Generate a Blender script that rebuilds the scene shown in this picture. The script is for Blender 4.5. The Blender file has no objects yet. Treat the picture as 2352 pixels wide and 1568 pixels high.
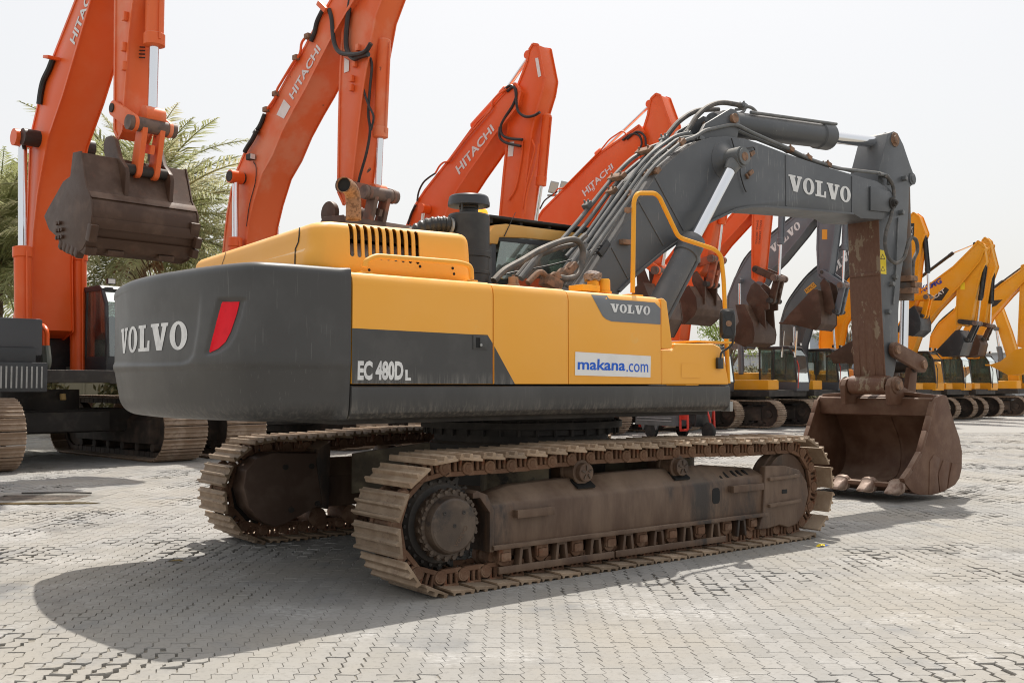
import bpy, bmesh, math, random
from mathutils import Vector, Matrix
R = math.radians
random.seed(7)
scene = bpy.context.scene
COL = scene.collection

# ------------------------------------------------------------------ camera
CAM_H = 1.58
FPX, PCX, PCY, HOR = 2352 * 35 / 36, 1176.0, 784.0, 883.0      # photo measured on a 2352 px wide copy
PITCH = math.atan((HOR - PCY) / FPX)
cd = bpy.data.cameras.new('camera'); cam = bpy.data.objects.new('camera', cd); COL.objects.link(cam)
cam.location = (0, 0, CAM_H); cam.rotation_euler = (math.pi / 2 + PITCH, 0, 0)
cd.lens = 35; cd.sensor_width = 36; cd.sensor_fit = 'HORIZONTAL'
cd.clip_start = 0.1; cd.clip_end = 6000
cd.dof.use_dof = True; cd.dof.focus_distance = 9.6; cd.dof.aperture_fstop = 6.3
scene.camera = cam

# ------------------------------------------------------------------ world, sun, exposure
SUN_EL, SUN_AZ = 64.0, 6.0          # azimuth measured from +Y towards +X
w = bpy.data.worlds.new('World'); scene.world = w; w.use_nodes = True
wn = w.node_tree; bgn = wn.nodes['Background']
sky = wn.nodes.new('ShaderNodeTexSky'); sky.sky_type = 'NISHITA'; sky.sun_disc = False
sky.sun_elevation = R(SUN_EL); sky.sun_rotation = R(SUN_AZ)
sky.air_density = 1.0; sky.dust_density = 6.0; sky.ozone_density = 1.0; sky.altitude = 0
hazec = wn.nodes.new('ShaderNodeMix'); hazec.data_type = 'RGBA'; hazec.inputs[0].default_value = 0.60
hazec.inputs[7].default_value = (9.75, 9.65, 9.35, 1)
wn.links.new(sky.outputs[0], hazec.inputs[6]); wn.links.new(hazec.outputs[2], bgn.inputs[0])
bgn.inputs[1].default_value = 0.088
sd = bpy.data.lights.new('sun', 'SUN'); sun = bpy.data.objects.new('sun', sd); COL.objects.link(sun)
sd.energy = 3.5; sd.angle = R(0.6); sd.color = (1.0, 0.955, 0.88)
sv = Vector((math.sin(R(SUN_AZ)) * math.cos(R(SUN_EL)), math.cos(R(SUN_AZ)) * math.cos(R(SUN_EL)), math.sin(R(SUN_EL))))
sun.rotation_euler = (-sv).to_track_quat('-Z', 'Y').to_euler(); sun.location = sv * 60
scene.view_settings.view_transform = 'Standard'; scene.view_settings.look = 'None'
scene.view_settings.gamma = 1; scene.view_settings.use_curve_mapping = False
scene.view_settings.exposure = 0.44
scene.render.engine = 'CYCLES'
scene.cycles.filter_width = 1.05

# ------------------------------------------------------------------ materials
MATS = {}
def mat(name, base, rough=0.5, metal=0.0, var=None, vs=3.0, lo=0.45, hi=0.65, stretch=(1, 1, 1), bump=0.0, bs=40.0,
        dust=None, dustamt=0.0, rust=None, rs=2.0, rlo=0.6, rhi=0.7, rnd=0.0, spec=0.5, emit=None, alpha=None, trans=0.0, coat=0.0, fine=None, scr=0.0, leaf=0.0, low=None):
    """noise-mottled principled surface: var = second colour, dust settles on upward faces, rust = patches, scr = light scratches"""
    if name in MATS: return MATS[name]
    m = bpy.data.materials.new(name); m.use_nodes = True; MATS[name] = m
    nt = m.node_tree; b = nt.nodes['Principled BSDF']; L = nt.links.new; N = nt.nodes.new
    b.inputs['Roughness'].default_value = rough; b.inputs['Metallic'].default_value = metal
    b.inputs['Specular IOR Level'].default_value = spec
    if trans: b.inputs['Transmission Weight'].default_value = trans
    if coat: b.inputs['Coat Weight'].default_value = coat; b.inputs['Coat Roughness'].default_value = 0.25
    if alpha is not None: b.inputs['Alpha'].default_value = alpha
    if emit: b.inputs['Emission Color'].default_value = (*emit[0], 1); b.inputs['Emission Strength'].default_value = emit[1]
    tc = N('ShaderNodeTexCoord'); mp = N('ShaderNodeMapping'); mp.inputs['Scale'].default_value = stretch
    L(tc.outputs['Object'], mp.inputs[0])
    def noise(scale, det=5, rgh=0.6, src=None):
        n = N('ShaderNodeTexNoise'); n.inputs['Scale'].default_value = scale; n.inputs['Detail'].default_value = det
        n.inputs['Roughness'].default_value = rgh; L(src or mp.outputs[0], n.inputs['Vector']); return n.outputs[0]
    def ramp(x, a, c):
        r = N('ShaderNodeMapRange'); r.inputs[1].default_value = a; r.inputs[2].default_value = c; r.interpolation_type = 'SMOOTHSTEP'
        L(x, r.inputs[0]); return r.outputs[0]
    def mix(f, a, c, mode='MIX'):
        x = N('ShaderNodeMix'); x.data_type = 'RGBA'; x.blend_type = mode
        if isinstance(f, float): x.inputs[0].default_value = f
        else: L(f, x.inputs[0])
        for k, v in ((6, a), (7, c)):
            if isinstance(v, tuple): x.inputs[k].default_value = (*v[:3], 1)
            else: L(v, x.inputs[k])
        return x.outputs[2]
    def math_(op, a, c):
        x = N('ShaderNodeMath'); x.operation = op
        for k, v in ((0, a), (1, c)):
            if isinstance(v, (int, float)): x.inputs[k].default_value = v
            else: L(v, x.inputs[k])
        return x.outputs[0]
    cur = tuple(base)
    if var: cur = mix(ramp(noise(vs), lo, hi), cur, tuple(var))
    if fine: cur = mix(ramp(noise(fine[1], 3), 0.4, 0.7), cur, tuple(fine[0]))
    if scr:
        m2 = N('ShaderNodeMapping'); m2.inputs['Scale'].default_value = (14, 14, 0.55); m2.inputs['Rotation'].default_value = (0.12, 0.08, 0); L(tc.outputs['Object'], m2.inputs[0])
        f = math_('MULTIPLY', math_('MULTIPLY', ramp(noise(6.0, 2, .5, m2.outputs[0]), 0.66, 0.70), ramp(noise(1.3), 0.45, 0.6)), scr)
        cur = mix(f, cur, (0.55, 0.53, 0.50))
    if rust: cur = mix(ramp(noise(rs, 8, 0.7), rlo, rhi), cur, tuple(rust))
    if dust:
        g = N('ShaderNodeNewGeometry'); s = N('ShaderNodeSeparateXYZ'); L(g.outputs['Normal'], s.inputs[0])
        f = math_('MULTIPLY', ramp(s.outputs[2], 0.25, 0.95), math_('MULTIPLY', ramp(noise(2.2), 0.25, 0.65), dustamt))
        cur = mix(f, cur, tuple(dust))
    if low:                               # splashed pale mud, streaky, near the bottom edge
        s2 = N('ShaderNodeSeparateXYZ'); L(tc.outputs['Object'], s2.inputs[0]); m3 = N('ShaderNodeMapping'); m3.inputs['Scale'].default_value = (9, 9, .8); L(tc.outputs['Object'], m3.inputs[0])
        f = math_('MULTIPLY', ramp(s2.outputs[2], low[1], low[0]), math_('MULTIPLY', ramp(noise(4.0, 6, .7, m3.outputs[0]), .42, .72), low[3])); cur = mix(f, cur, tuple(low[2]))
    if rnd:
        oi = N('ShaderNodeObjectInfo'); h = N('ShaderNodeHueSaturation')
        L(math_('ADD', math_('MULTIPLY', oi.outputs['Random'], rnd), 1 - rnd / 2), h.inputs['Value'])
        if isinstance(cur, tuple): h.inputs['Color'].default_value = (*cur, 1)
        else: L(cur, h.inputs['Color'])
        cur = h.outputs[0]
    if isinstance(cur, tuple): b.inputs['Base Color'].default_value = (*cur, 1)
    else: L(cur, b.inputs['Base Color'])
    if var or rust:
        L(math_('ADD', math_('MULTIPLY', noise(vs * 2.3), 0.22), rough - 0.11), b.inputs['Roughness'])
    if bump:
        bp = N('ShaderNodeBump'); bp.inputs['Strength'].default_value = min(1, bump); bp.inputs['Distance'].default_value = 0.01
        L(noise(bs, 6, 0.65), bp.inputs['Height']); L(bp.outputs[0], b.inputs['Normal'])
    if leaf:
        tl = N('ShaderNodeBsdfTranslucent'); mx = N('ShaderNodeMixShader'); mx.inputs[0].default_value = leaf
        if isinstance(cur, tuple): tl.inputs[0].default_value = (*cur, 1)
        else: L(cur, tl.inputs[0])
        L(b.outputs[0], mx.inputs[1]); L(tl.outputs[0], mx.inputs[2]); L(mx.outputs[0], nt.nodes['Material Output'].inputs[0])
    return m

DUST = (0.50, 0.43, 0.34)
YEL = mat('volvo yellow paint', (0.87, 0.40, 0.045), 0.42, var=(0.88, 0.43, 0.075), vs=.8, lo=.3, hi=.8, dust=(0.86, 0.62, 0.34), dustamt=0.9, spec=.42, bump=.05, bs=3.0, rust=(0.80, 0.50, 0.16), rs=2.6, rlo=.60, rhi=.80)  # upward tint: dust plus the pale sunlit look of the hood, put into the colour
YRAIL = mat('yellow rail paint', (0.84, 0.38, 0.025), 0.45, spec=.3, rust=(0.16, 0.08, 0.04), rs=11, rlo=.70, rhi=.74)
CWG = mat('counterweight dark grey', (0.050, 0.049, 0.048), 0.42, var=(0.068, 0.067, 0.066), vs=1.1, dust=(0.20, 0.19, 0.18), dustamt=0.3, scr=0.07, bump=0.08, bs=9, low=(1.30, 1.50, (.22, .20, .175), .5))
SKG = mat('skirt dark grey', (0.050, 0.049, 0.048), 0.48, var=(0.068, 0.066, 0.064), vs=2.2, scr=0.06, low=(1.31, 1.50, (.25, .225, .19), .7), stretch=(1, 1, .35))
BOOMG = mat('boom grey paint', (0.078, 0.083, 0.089), 0.42, var=(0.105, 0.11, 0.116), vs=1.3, lo=.4, hi=.75, dust=(0.34, 0.31, 0.28), dustamt=0.7, rust=(0.16, 0.09, 0.055), rs=5.5, rlo=.69, rhi=.73, scr=.3)
DECALG = mat('grey decal', (0.155, 0.165, 0.178), 0.4, var=(0.175, 0.182, 0.19), vs=3)
DECALD = mat('dark decal', (0.052, 0.051, 0.050), 0.42, low=(1.585, 1.70, (.30, .28, .25), .55), var=(0.066, 0.064, 0.062), vs=2.5, scr=.08)
WHITE = mat('white lettering', (0.74, 0.74, 0.73), 0.5, var=(0.62, 0.62, 0.62), vs=8)
BOARD = mat('white sticker', (0.78, 0.77, 0.75), 0.45, var=(0.73, 0.72, 0.70), vs=3)
BLUE = mat('blue print', (0.025, 0.13, 0.62), 0.5, spec=.2)
REDR = mat('red reflector', (0.78, 0.006, 0.020), 0.4, var=(0.70, 0.005, 0.018), vs=7, spec=.2)
BLK = mat('black plastic', (0.018, 0.018, 0.019), 0.42, var=(0.03, 0.03, 0.03), vs=5, dust=DUST, dustamt=.18)
DRK = mat('grimy dark steel', (0.026, 0.022, 0.019), 0.7, var=(0.05, 0.042, 0.035), vs=4, dust=(0.2, 0.17, 0.14), dustamt=.5)
BLACKIN = mat('black interior', (0.006, 0.006, 0.006), 0.8)
HOSE = mat('rubber hose', (0.075, 0.072, 0.068), 0.62, var=(0.14, 0.12, 0.105), vs=9, dust=DUST, dustamt=.4)
PIPE = mat('painted hydraulic pipe', (0.115, 0.122, 0.125), 0.42, var=(0.17, 0.17, 0.168), vs=6, dust=DUST, dustamt=.35, rust=(0.2, 0.115, 0.07), rs=9, rlo=.68, rhi=.73)
CLAMP = mat('rusty clamp', (0.27, 0.155, 0.095), 0.75, var=(0.14, 0.09, 0.06), vs=14, bump=.2)
CHROME = mat('chrome rod', (0.80, 0.81, 0.82), 0.13, metal=1.0, var=(0.68, 0.69, 0.70), vs=3, stretch=(1, 1, 6)) if False else mat('chrome rod', (0.78, 0.79, 0.81), 0.10, metal=1.0)
SHOE = mat('dusty track shoe', (0.228, 0.155, 0.098), 0.68, metal=0.0, var=(0.33, 0.245, 0.168), vs=7, lo=.35, hi=.7, rust=(0.115, 0.058, 0.034), rs=3.2, rlo=.56, rhi=.70, dust=(0.42, 0.335, 0.25), dustamt=.5, bump=.45, bs=45, rnd=.55)
LINK = mat('rusty track link', (0.145, 0.074, 0.041), 0.78, var=(0.22, 0.135, 0.085), vs=8, rust=(0.17, 0.058, 0.025), rs=5, rlo=.55, rhi=.68, bump=.3, bs=50, rnd=.3)
FRAME = mat('dusty track frame', (0.080, 0.043, 0.025), 0.58, var=(0.150, 0.096, 0.062), vs=3.6, lo=.36, hi=.72, stretch=(1, 1, .28), dust=(0.30, 0.22, 0.16), dustamt=.8, bump=.25, bs=40, rust=(0.030, 0.022, 0.018), rs=1.5, rlo=.53, rhi=.66)
HUB = mat('hub steel', (0.060, 0.040, 0.027), 0.55, var=(0.10, 0.070, 0.049), vs=4, bump=.12, rust=(.03, .022, .018), rs=3, rlo=.55, rhi=.66)
BUCK = mat('worn bucket steel', (0.110, 0.052, 0.030), 0.55, spec=.3, var=(0.165, 0.092, 0.058), vs=3.2, lo=.38, hi=.7, rust=(0.19, 0.10, 0.06), rs=6, rlo=.62, rhi=.72, dust=(0.34, 0.25, 0.19), dustamt=.6, bump=.25, bs=30)
TOOTH = mat('polished tooth', (0.30, 0.215, 0.165), 0.45, metal=.2, var=(0.17, 0.10, 0.07), vs=9, bump=.15)
ARMRUST = mat('worn arm back plate', (0.120, 0.050, 0.026), 0.5, var=(0.155, 0.076, 0.043), vs=9, stretch=(3, 3, 1.4), lo=.3, hi=.8, rust=(0.23, 0.165, 0.105), rs=1.7, rlo=.58, rhi=.60, bump=.35, bs=45)
def glass(name, tint, fac=.10):
    m = bpy.data.materials.new(name); m.use_nodes = True; nt = m.node_tree; nt.nodes.clear(); N = nt.nodes.new; L = nt.links.new
    o = N('ShaderNodeOutputMaterial'); t = N('ShaderNodeBsdfTransparent'); t.inputs[0].default_value = (*tint, 1)
    g = N('ShaderNodeBsdfGlossy'); g.inputs['Roughness'].default_value = .03; g.inputs[0].default_value = (.95, 1, .98, 1)
    d = N('ShaderNodeBsdfDiffuse'); d.inputs[0].default_value = (.42, .42, .38, 1)          # film of dust on the pane
    tc = N('ShaderNodeTexCoord'); n = N('ShaderNodeTexNoise'); n.inputs['Scale'].default_value = 1.6; n.inputs['Detail'].default_value = 6; L(tc.outputs['Object'], n.inputs[0])
    r = N('ShaderNodeMapRange'); r.inputs[1].default_value = .35; r.inputs[2].default_value = .75; r.inputs[3].default_value = .03; r.inputs[4].default_value = .22; L(n.outputs[0], r.inputs[0])
    lw = N('ShaderNodeFresnel'); lw.inputs[0].default_value = 1.5; a = N('ShaderNodeMath'); a.operation = 'ADD'; L(lw.outputs[0], a.inputs[0]); a.inputs[1].default_value = fac
    m1 = N('ShaderNodeMixShader'); L(a.outputs[0], m1.inputs[0]); L(t.outputs[0], m1.inputs[1]); L(g.outputs[0], m1.inputs[2])
    m2 = N('ShaderNodeMixShader'); L(r.outputs[0], m2.inputs[0]); L(m1.outputs[0], m2.inputs[1]); L(d.outputs[0], m2.inputs[2]); L(m2.outputs[0], o.inputs[0]); return m
GLASS = glass('tinted cab glass', (.42, .52, .47), .06); GLASSL = glass('pale cab glass', (.55, .64, .60), .14)
ORG = mat('hitachi orange paint', (0.78, 0.106, 0.013), 0.36, var=(0.78, 0.155, 0.05), vs=.6, lo=.35, hi=.75, dust=(0.78, 0.34, 0.2), dustamt=.5, spec=.36, rust=(0.07, 0.035, 0.02), rs=6, rlo=.74, rhi=.77)
ORGF = mat('faded orange paint', (0.77, 0.145, 0.038), 0.42, var=(0.76, 0.24, 0.12), vs=.8, dust=(0.76, 0.36, 0.24), dustamt=.6, spec=.38, rust=(0.09, 0.045, 0.028), rs=2.6, rlo=.66, rhi=.70)
CATY = mat('excavator yellow paint', (0.76, 0.33, 0.018), 0.45, spec=.25, var=(0.74, 0.35, 0.05), vs=.7, dust=(0.7, 0.5, 0.26), dustamt=.5)
JCBY = mat('amber yellow paint', (0.88, 0.30, 0.006), 0.42, spec=.25, var=(0.88, 0.35, 0.015), vs=.7, dust=(0.8, 0.5, 0.2), dustamt=.4)
BGGREY = mat('slate boom paint', (0.122, 0.134, 0.152), 0.5, var=(0.152, 0.163, 0.18), vs=.8, dust=(0.34, 0.33, 0.33), dustamt=.5)
BGBUCK = mat('brown bucket steel', (0.066, 0.035, 0.022), 0.5, spec=.32, var=(0.098, 0.056, 0.037), vs=2.2, dust=(0.26, 0.19, 0.15), dustamt=.6, rust=(0.095, 0.040, 0.022), rs=3, rlo=.6, rhi=.7, bump=.15)
BGBLK = mat('black bucket paint', (0.022, 0.022, 0.024), 0.4, var=(0.05, 0.05, 0.05), vs=2, dust=(0.3, 0.3, 0.3), dustamt=.35)
BGFR = mat('dark undercarriage', (0.040, 0.030, 0.024), 0.75, var=(0.09, 0.062, 0.046), vs=2)
BGSHOE = mat('row track shoe', (0.215, 0.145, 0.095), 0.7, var=(0.32, 0.24, 0.175), vs=3, dust=(0.42, 0.34, 0.27), dustamt=.5, rnd=.25, rust=(0.13, 0.075, 0.05), rs=2, rlo=.58, rhi=.7)
CABG = mat('cab charcoal', (0.033, 0.035, 0.038), 0.45, var=(0.05, 0.052, 0.055), vs=2)
RED = mat('red paint', (0.55, 0.035, 0.02), 0.4)
AMB = mat('amber beacon', (0.95, 0.30, 0.01), 0.25, emit=((1.0, 0.38, 0.01), 0.9), coat=.6)
LAMP = mat('lamp glass', (0.72, 0.72, 0.70), 0.2, coat=.5)
ALU = mat('grey metal', (0.35, 0.35, 0.34), 0.45, metal=.4, var=(0.28, 0.28, 0.27), vs=8)
EXH = mat('heat stained exhaust', (0.29, 0.165, 0.095), 0.65, spec=.25, var=(0.15, 0.080, 0.045), vs=38, lo=.45, hi=.62, bump=.2, bs=120)
LABY = mat('warning label yellow', (0.80, 0.60, 0.02), 0.5)
INK = mat('black print', (0.02, 0.02, 0.02), 0.5)
CLOTH = mat('rag', (0.30, 0.24, 0.21), 0.9, var=(0.10, 0.07, 0.065), vs=26, stretch=(1, 1, 4))

# ------------------------------------------------------------------ geometry helpers
class G:
    """a little mesh collector"""
    def __init__(s): s.v = []; s.f = []; s.sm = []
    def add(s, vs, fs, smooth=False):
        o = len(s.v); s.v += [tuple(p) for p in vs]; s.f += [tuple(i + o for i in f) for f in fs]; s.sm += [smooth] * len(fs); return s
    def box(s, c, d, M=None, taper=1.0):
        x, y, z = d[0] / 2, d[1] / 2, d[2] / 2
        ps = [Vector((sx * x * (taper if sz > 0 else 1), sy * y * (taper if sz > 0 else 1), sz * z)) for sz in (-1, 1) for sy in (-1, 1) for sx in (-1, 1)]
        if M is not None: ps = [M @ p for p in ps]
        c = Vector(c)
        return s.add([p + c for p in ps], [(0, 2, 3, 1), (4, 5, 7, 6), (0, 1, 5, 4), (2, 6, 7, 3), (0, 4, 6, 2), (1, 3, 7, 5)])
    def bar(s, a, b, wy, h, up=(0, 0, 1)):
        """box from a to b, wy wide and h high"""
        a = Vector(a); b = Vector(b); d = (b - a); l = d.length; d.normalize(); up = Vector(up)
        y = up.cross(d)
        if y.length < 1e-5: y = Vector((0, 1, 0)).cross(d)
        y.normalize(); z = d.cross(y)
        M = Matrix((d, y, z)).transposed()
        return s.box((a + b) / 2, (l, wy, h), M)
    def prism(s, pts, y0, y1):
        """outline of (x, z) points pushed from y0 to y1"""
        n = len(pts)
        ar = sum(pts[i][0] * pts[(i + 1) % n][1] - pts[(i + 1) % n][0] * pts[i][1] for i in range(n))
        if ar < 0: pts = pts[::-1]
        if y0 > y1: y0, y1 = y1, y0
        vs = [(p[0], y0, p[1]) for p in pts] + [(p[0], y1, p[1]) for p in pts]
        fs = [tuple(range(n)), tuple(range(2 * n - 1, n - 1, -1))] + [(i, i + n, (i + 1) % n + n, (i + 1) % n) for i in range(n)]
        return s.add(vs, fs)
    def tube(s, pts, r, n=10, cap=True, r2=None):
        pts = [Vector(p) for p in pts]; m = len(pts); rings = []; prev = None
        for i, p in enumerate(pts):
            t = (pts[min(i + 1, m - 1)] - pts[max(i - 1, 0)]).normalized()
            if prev is None:
                u = t.cross(Vector((0, 0, 1)));
                if u.length < 1e-3: u = t.cross(Vector((0, 1, 0)))
            else: u = prev - t * prev.dot(t)
            u.normalize(); prev = u; v = t.cross(u)
            rr = (r[i] if isinstance(r, (list, tuple)) else r if r2 is None else r + (r2 - r) * i / (m - 1))
            rings.append([p + (u * math.cos(2 * math.pi * k / n) + v * math.sin(2 * math.pi * k / n)) * rr for k in range(n)])
        vs = [q for ring in rings for q in ring]
        fs = [(i * n + k, i * n + (k + 1) % n, (i + 1) * n + (k + 1) % n, (i + 1) * n + k) for i in range(m - 1) for k in range(n)]
        s.add(vs, fs, True)
        if cap:
            o = len(vs); s.add(rings[0], [tuple(range(n - 1, -1, -1))]); s.add(rings[-1], [tuple(range(n))])
        return s
    def cyl(s, a, b, r, n=16, r2=None): return s.tube([a, b], r, n, True, r2)
    def lathe(s, o, axis, prof, n=24):
        """prof = [(t along axis, radius)...]"""
        o = Vector(o); ax = Vector(axis).normalized(); u = ax.cross(Vector((0, 0, 1)))
        if u.length < 1e-3: u = Vector((1, 0, 0))
        u.normalize(); v = ax.cross(u)
        vs = [o + ax * t + (u * math.cos(2 * math.pi * k / n) + v * math.sin(2 * math.pi * k / n)) * max(r, 1e-4) for t, r in prof for k in range(n)]
        fs = [(i * n + k, i * n + (k + 1) % n, (i + 1) * n + (k + 1) % n, (i + 1) * n + k) for i in range(len(prof) - 1) for k in range(n)]
        s.add(vs, fs, False)
        m = len(prof) - 1
        s.add([vs[k] for k in range(n)], [tuple(range(n - 1, -1, -1))]); s.add([vs[m * n + k] for k in range(n)], [tuple(range(n))])
        return s
    def loft(s, rings, cap=True, smooth=True):
        n = len(rings[0]); vs = [q for r_ in rings for q in r_]
        fs = [(i * n + k, i * n + (k + 1) % n, (i + 1) * n + (k + 1) % n, (i + 1) * n + k) for i in range(len(rings) - 1) for k in range(n)]
        s.add(vs, fs, smooth)
        if cap: s.add(rings[0], [tuple(range(n - 1, -1, -1))]); s.add(rings[-1], [tuple(range(n))])
        return s
    def mesh(s, name, bevel=0.0, seg=2, weld=True, ang=28, shade=35):
        me = bpy.data.meshes.new(name); me.from_pydata(s.v, [], s.f)
        me.polygons.foreach_set('use_smooth', s.sm)
        bm = bmesh.new(); bm.from_mesh(me)
        if weld: bmesh.ops.remove_doubles(bm, verts=bm.verts, dist=1e-5)
        bmesh.ops.recalc_face_normals(bm, faces=bm.faces)
        if bevel:
            es = [e for e in bm.edges if len(e.link_faces) == 2 and e.calc_face_angle(0) > R(ang)]
            bmesh.ops.bevel(bm, geom=es, offset=bevel, offset_type='OFFSET', segments=seg, profile=0.6, affect='EDGES', clamp_overlap=True)
        if shade:
            for f in bm.faces: f.smooth = True
            for e in bm.edges:
                if len(e.link_faces) == 2 and e.calc_face_angle(0) > R(shade): e.smooth = False
        bm.to_mesh(me); bm.free(); return me
    def build(s, name, m, parent=None, bevel=0.0, **kw):
        return obj(name, s.mesh(name, bevel, **kw), m, parent)

def obj(name, me, m, parent=None):
    o = bpy.data.objects.new(name, me); COL.objects.link(o)
    if m is not None and not me.materials: me.materials.append(m)
    if parent is not None: o.parent = parent
    return o
def empty(name, loc=(0, 0, 0), rz=0.0):
    o = bpy.data.objects.new(name, None); COL.objects.link(o); o.location = loc; o.rotation_euler = (0, 0, rz)
    o.empty_display_size = .3; return o
def tag(o, label=None, cat=None, group=None, kind=None):
    for k, v in (('label', label), ('category', cat), ('group', group), ('kind', kind)):
        if v: o[k] = v
    return o
def smoothpath(pts, n=6):
    """Catmull-Rom through the points"""
    P = [Vector(p) for p in pts]; P = [P[0] * 2 - P[1]] + P + [P[-1] * 2 - P[-2]]; out = []
    for i in range(1, len(P) - 2):
        for k in range(n):
            t = k / n; a, b, c, d = P[i - 1], P[i], P[i + 1], P[i + 2]
            out.append(0.5 * ((2 * b) + (c - a) * t + (2 * a - 5 * b + 4 * c - d) * t * t + (3 * b - a - 3 * c + d) * t ** 3))
    out.append(P[-2]); return out
def bendpath(pts, rad=0.08, n=4):
    """polyline with rounded corners, as a bent pipe"""
    P = [Vector(p) for p in pts]; out = [P[0]]
    for i in range(1, len(P) - 1):
        a = (P[i - 1] - P[i]); b = (P[i + 1] - P[i]); r = min(rad, a.length * .45, b.length * .45)
        a.normalize(); b.normalize(); s, e = P[i] + a * r, P[i] + b * r
        for k in range(n + 1):
            t = k / n; out.append(s * (1 - t) ** 2 + P[i] * 2 * t * (1 - t) + e * t * t)
    out.append(P[-1]); return out
def circle(cx, cz, r, n=20, a0=0, a1=360): return [(cx + r * math.cos(R(a0 + (a1 - a0) * k / n)), cz + r * math.sin(R(a0 + (a1 - a0) * k / n))) for k in range(n if a1 - a0 == 360 else n + 1)]

class Frame:
    """vertical machine frame: x forward, y left, z up; S/C measure photo points (2352 px copy) on planes of the machine"""
    def __init__(s, ox, oy, deg):
        s.o = Vector((ox, oy, 0)); a = R(deg); s.rz = a
        s.u = Vector((math.cos(a), math.sin(a), 0)); s.v = Vector((-math.sin(a), math.cos(a), 0))
    def ray(s, px, py):
        a = (px - PCX) / FPX; b = -(py - PCY) / FPX
        return Vector((a, math.cos(PITCH) - b * math.sin(PITCH), math.sin(PITCH) + b * math.cos(PITCH)))
    def _l(s, q): d = q - s.o; return d.dot(s.u), d.dot(s.v), q.z
    def S(s, px, py, y):
        r = s.ray(px, py); c = Vector((0, 0, CAM_H)); t = (s.o + s.v * y - c).dot(s.v) / r.dot(s.v)
        x, _, z = s._l(c + r * t); return (x, z)
    def P(s, px, py, y): x, z = s.S(px, py, y); return (x, y, z)
    def C(s, px, py, x):
        r = s.ray(px, py); c = Vector((0, 0, CAM_H)); t = (s.o + s.u * x - c).dot(s.u) / r.dot(s.u)
        _, y, z = s._l(c + r * t); return (x, y, z)
    def poly(s, pts, y): return [s.S(px, py, y) for px, py in pts]

# ------------------------------------------------------------------ lettering
def slab_word(word, h, gap=0.08):
    """bold slab-serif V, O, L as flat polygons: list of (verts, faces); unit height h"""
    out = []; x = 0.0
    for ch in word:
        if ch == 'V':
            wd = 1.12
            polys = [[(0, 1), (.58, 1), (.58, .88), (.50, .88), (.66, .36), (.79, .88), (.70, .88), (.70, 1), (1.14, 1), (1.14, .88), (1.04, .88), (.76, 0), (.42, 0), (.10, .88), (0, .88)]]
        elif ch == 'L':
            wd = .92
            polys = [[(0, 0), (.94, 0), (.94, .40), (.80, .40), (.73, .13), (.50, .13), (.50, .88), (.63, .88), (.63, 1), (0, 1), (0, .88), (.13, .88), (.13, .12), (0, .12)]]
        else:
            wd = .98; n = 28; polys = None
            oc = [(.49 + .49 * math.cos(2 * math.pi * k / n), .5 + .52 * math.sin(2 * math.pi * k / n)) for k in range(n)]
            ic = [(.49 + .185 * math.cos(2 * math.pi * k / n), .5 + .40 * math.sin(2 * math.pi * k / n)) for k in range(n)]
            out.append(([(x + a, b) for a, b in oc + ic], [(k, (k + 1) % n, (k + 1) % n + n, k + n) for k in range(n)]))
        if polys:
            for p in polys: out.append(([(x + a, b) for a, b in p], [tuple(range(len(p)))]))
        x += wd + gap
    x -= gap
    return [([(a * h, b * h) for a, b in vs], fs) for vs, fs in out], x * h
def font_mesh(txt, size=1.0, sx=1.0, bold=0.0, shear=0.0):
    cu = bpy.data.curves.new('lettering', 'FONT'); cu.body = txt; cu.size = size; cu.offset = bold; cu.shear = shear; cu.resolution_u = 3
    o = bpy.data.objects.new('tmp', cu); COL.objects.link(o); dg = bpy.context.evaluated_depsgraph_get()
    me = bpy.data.meshes.new_from_object(o.evaluated_get(dg)); bpy.data.objects.remove(o)
    vs = [(v.co.x * sx, v.co.y) for v in me.vertices]; fs = [tuple(p.vertices) for p in me.polygons]
    bpy.data.meshes.remove(me)
    x0 = min(v[0] for v in vs); y0 = min(v[1] for v in vs); x1 = max(v[0] for v in vs); y1 = max(v[1] for v in vs)
    return [([(a - x0, b - y0) for a, b in vs], fs)], (x1 - x0, y1 - y0)
def lay_quad(items, size, q):
    """map flat lettering of the given size to the bilinear quad q = [lower left, lower right, upper right, upper left] (3D)"""
    g = G(); q = [Vector(p) for p in q]
    for vs, fs in items:
        g.add([(q[0] * (1 - a / size[0]) + q[1] * (a / size[0])) * (1 - b / size[1]) + (q[3] * (1 - a / size[0]) + q[2] * (a / size[0])) * (b / size[1]) for a, b in vs], fs)
    return g
def letters(name, txt, q, m, parent, slab=False, sx=1.0, bold=0.0, shear=0.0):
    if slab: it, wd = slab_word(txt, 1.0); size = (wd, 1.0)
    else: it, size = font_mesh(txt, 1.0, sx, bold, shear)
    g = lay_quad(it, size, q); me = bpy.data.meshes.new(name); me.from_pydata(g.v, [], g.f); me.update()
    return obj(name, me, m, parent)
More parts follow.
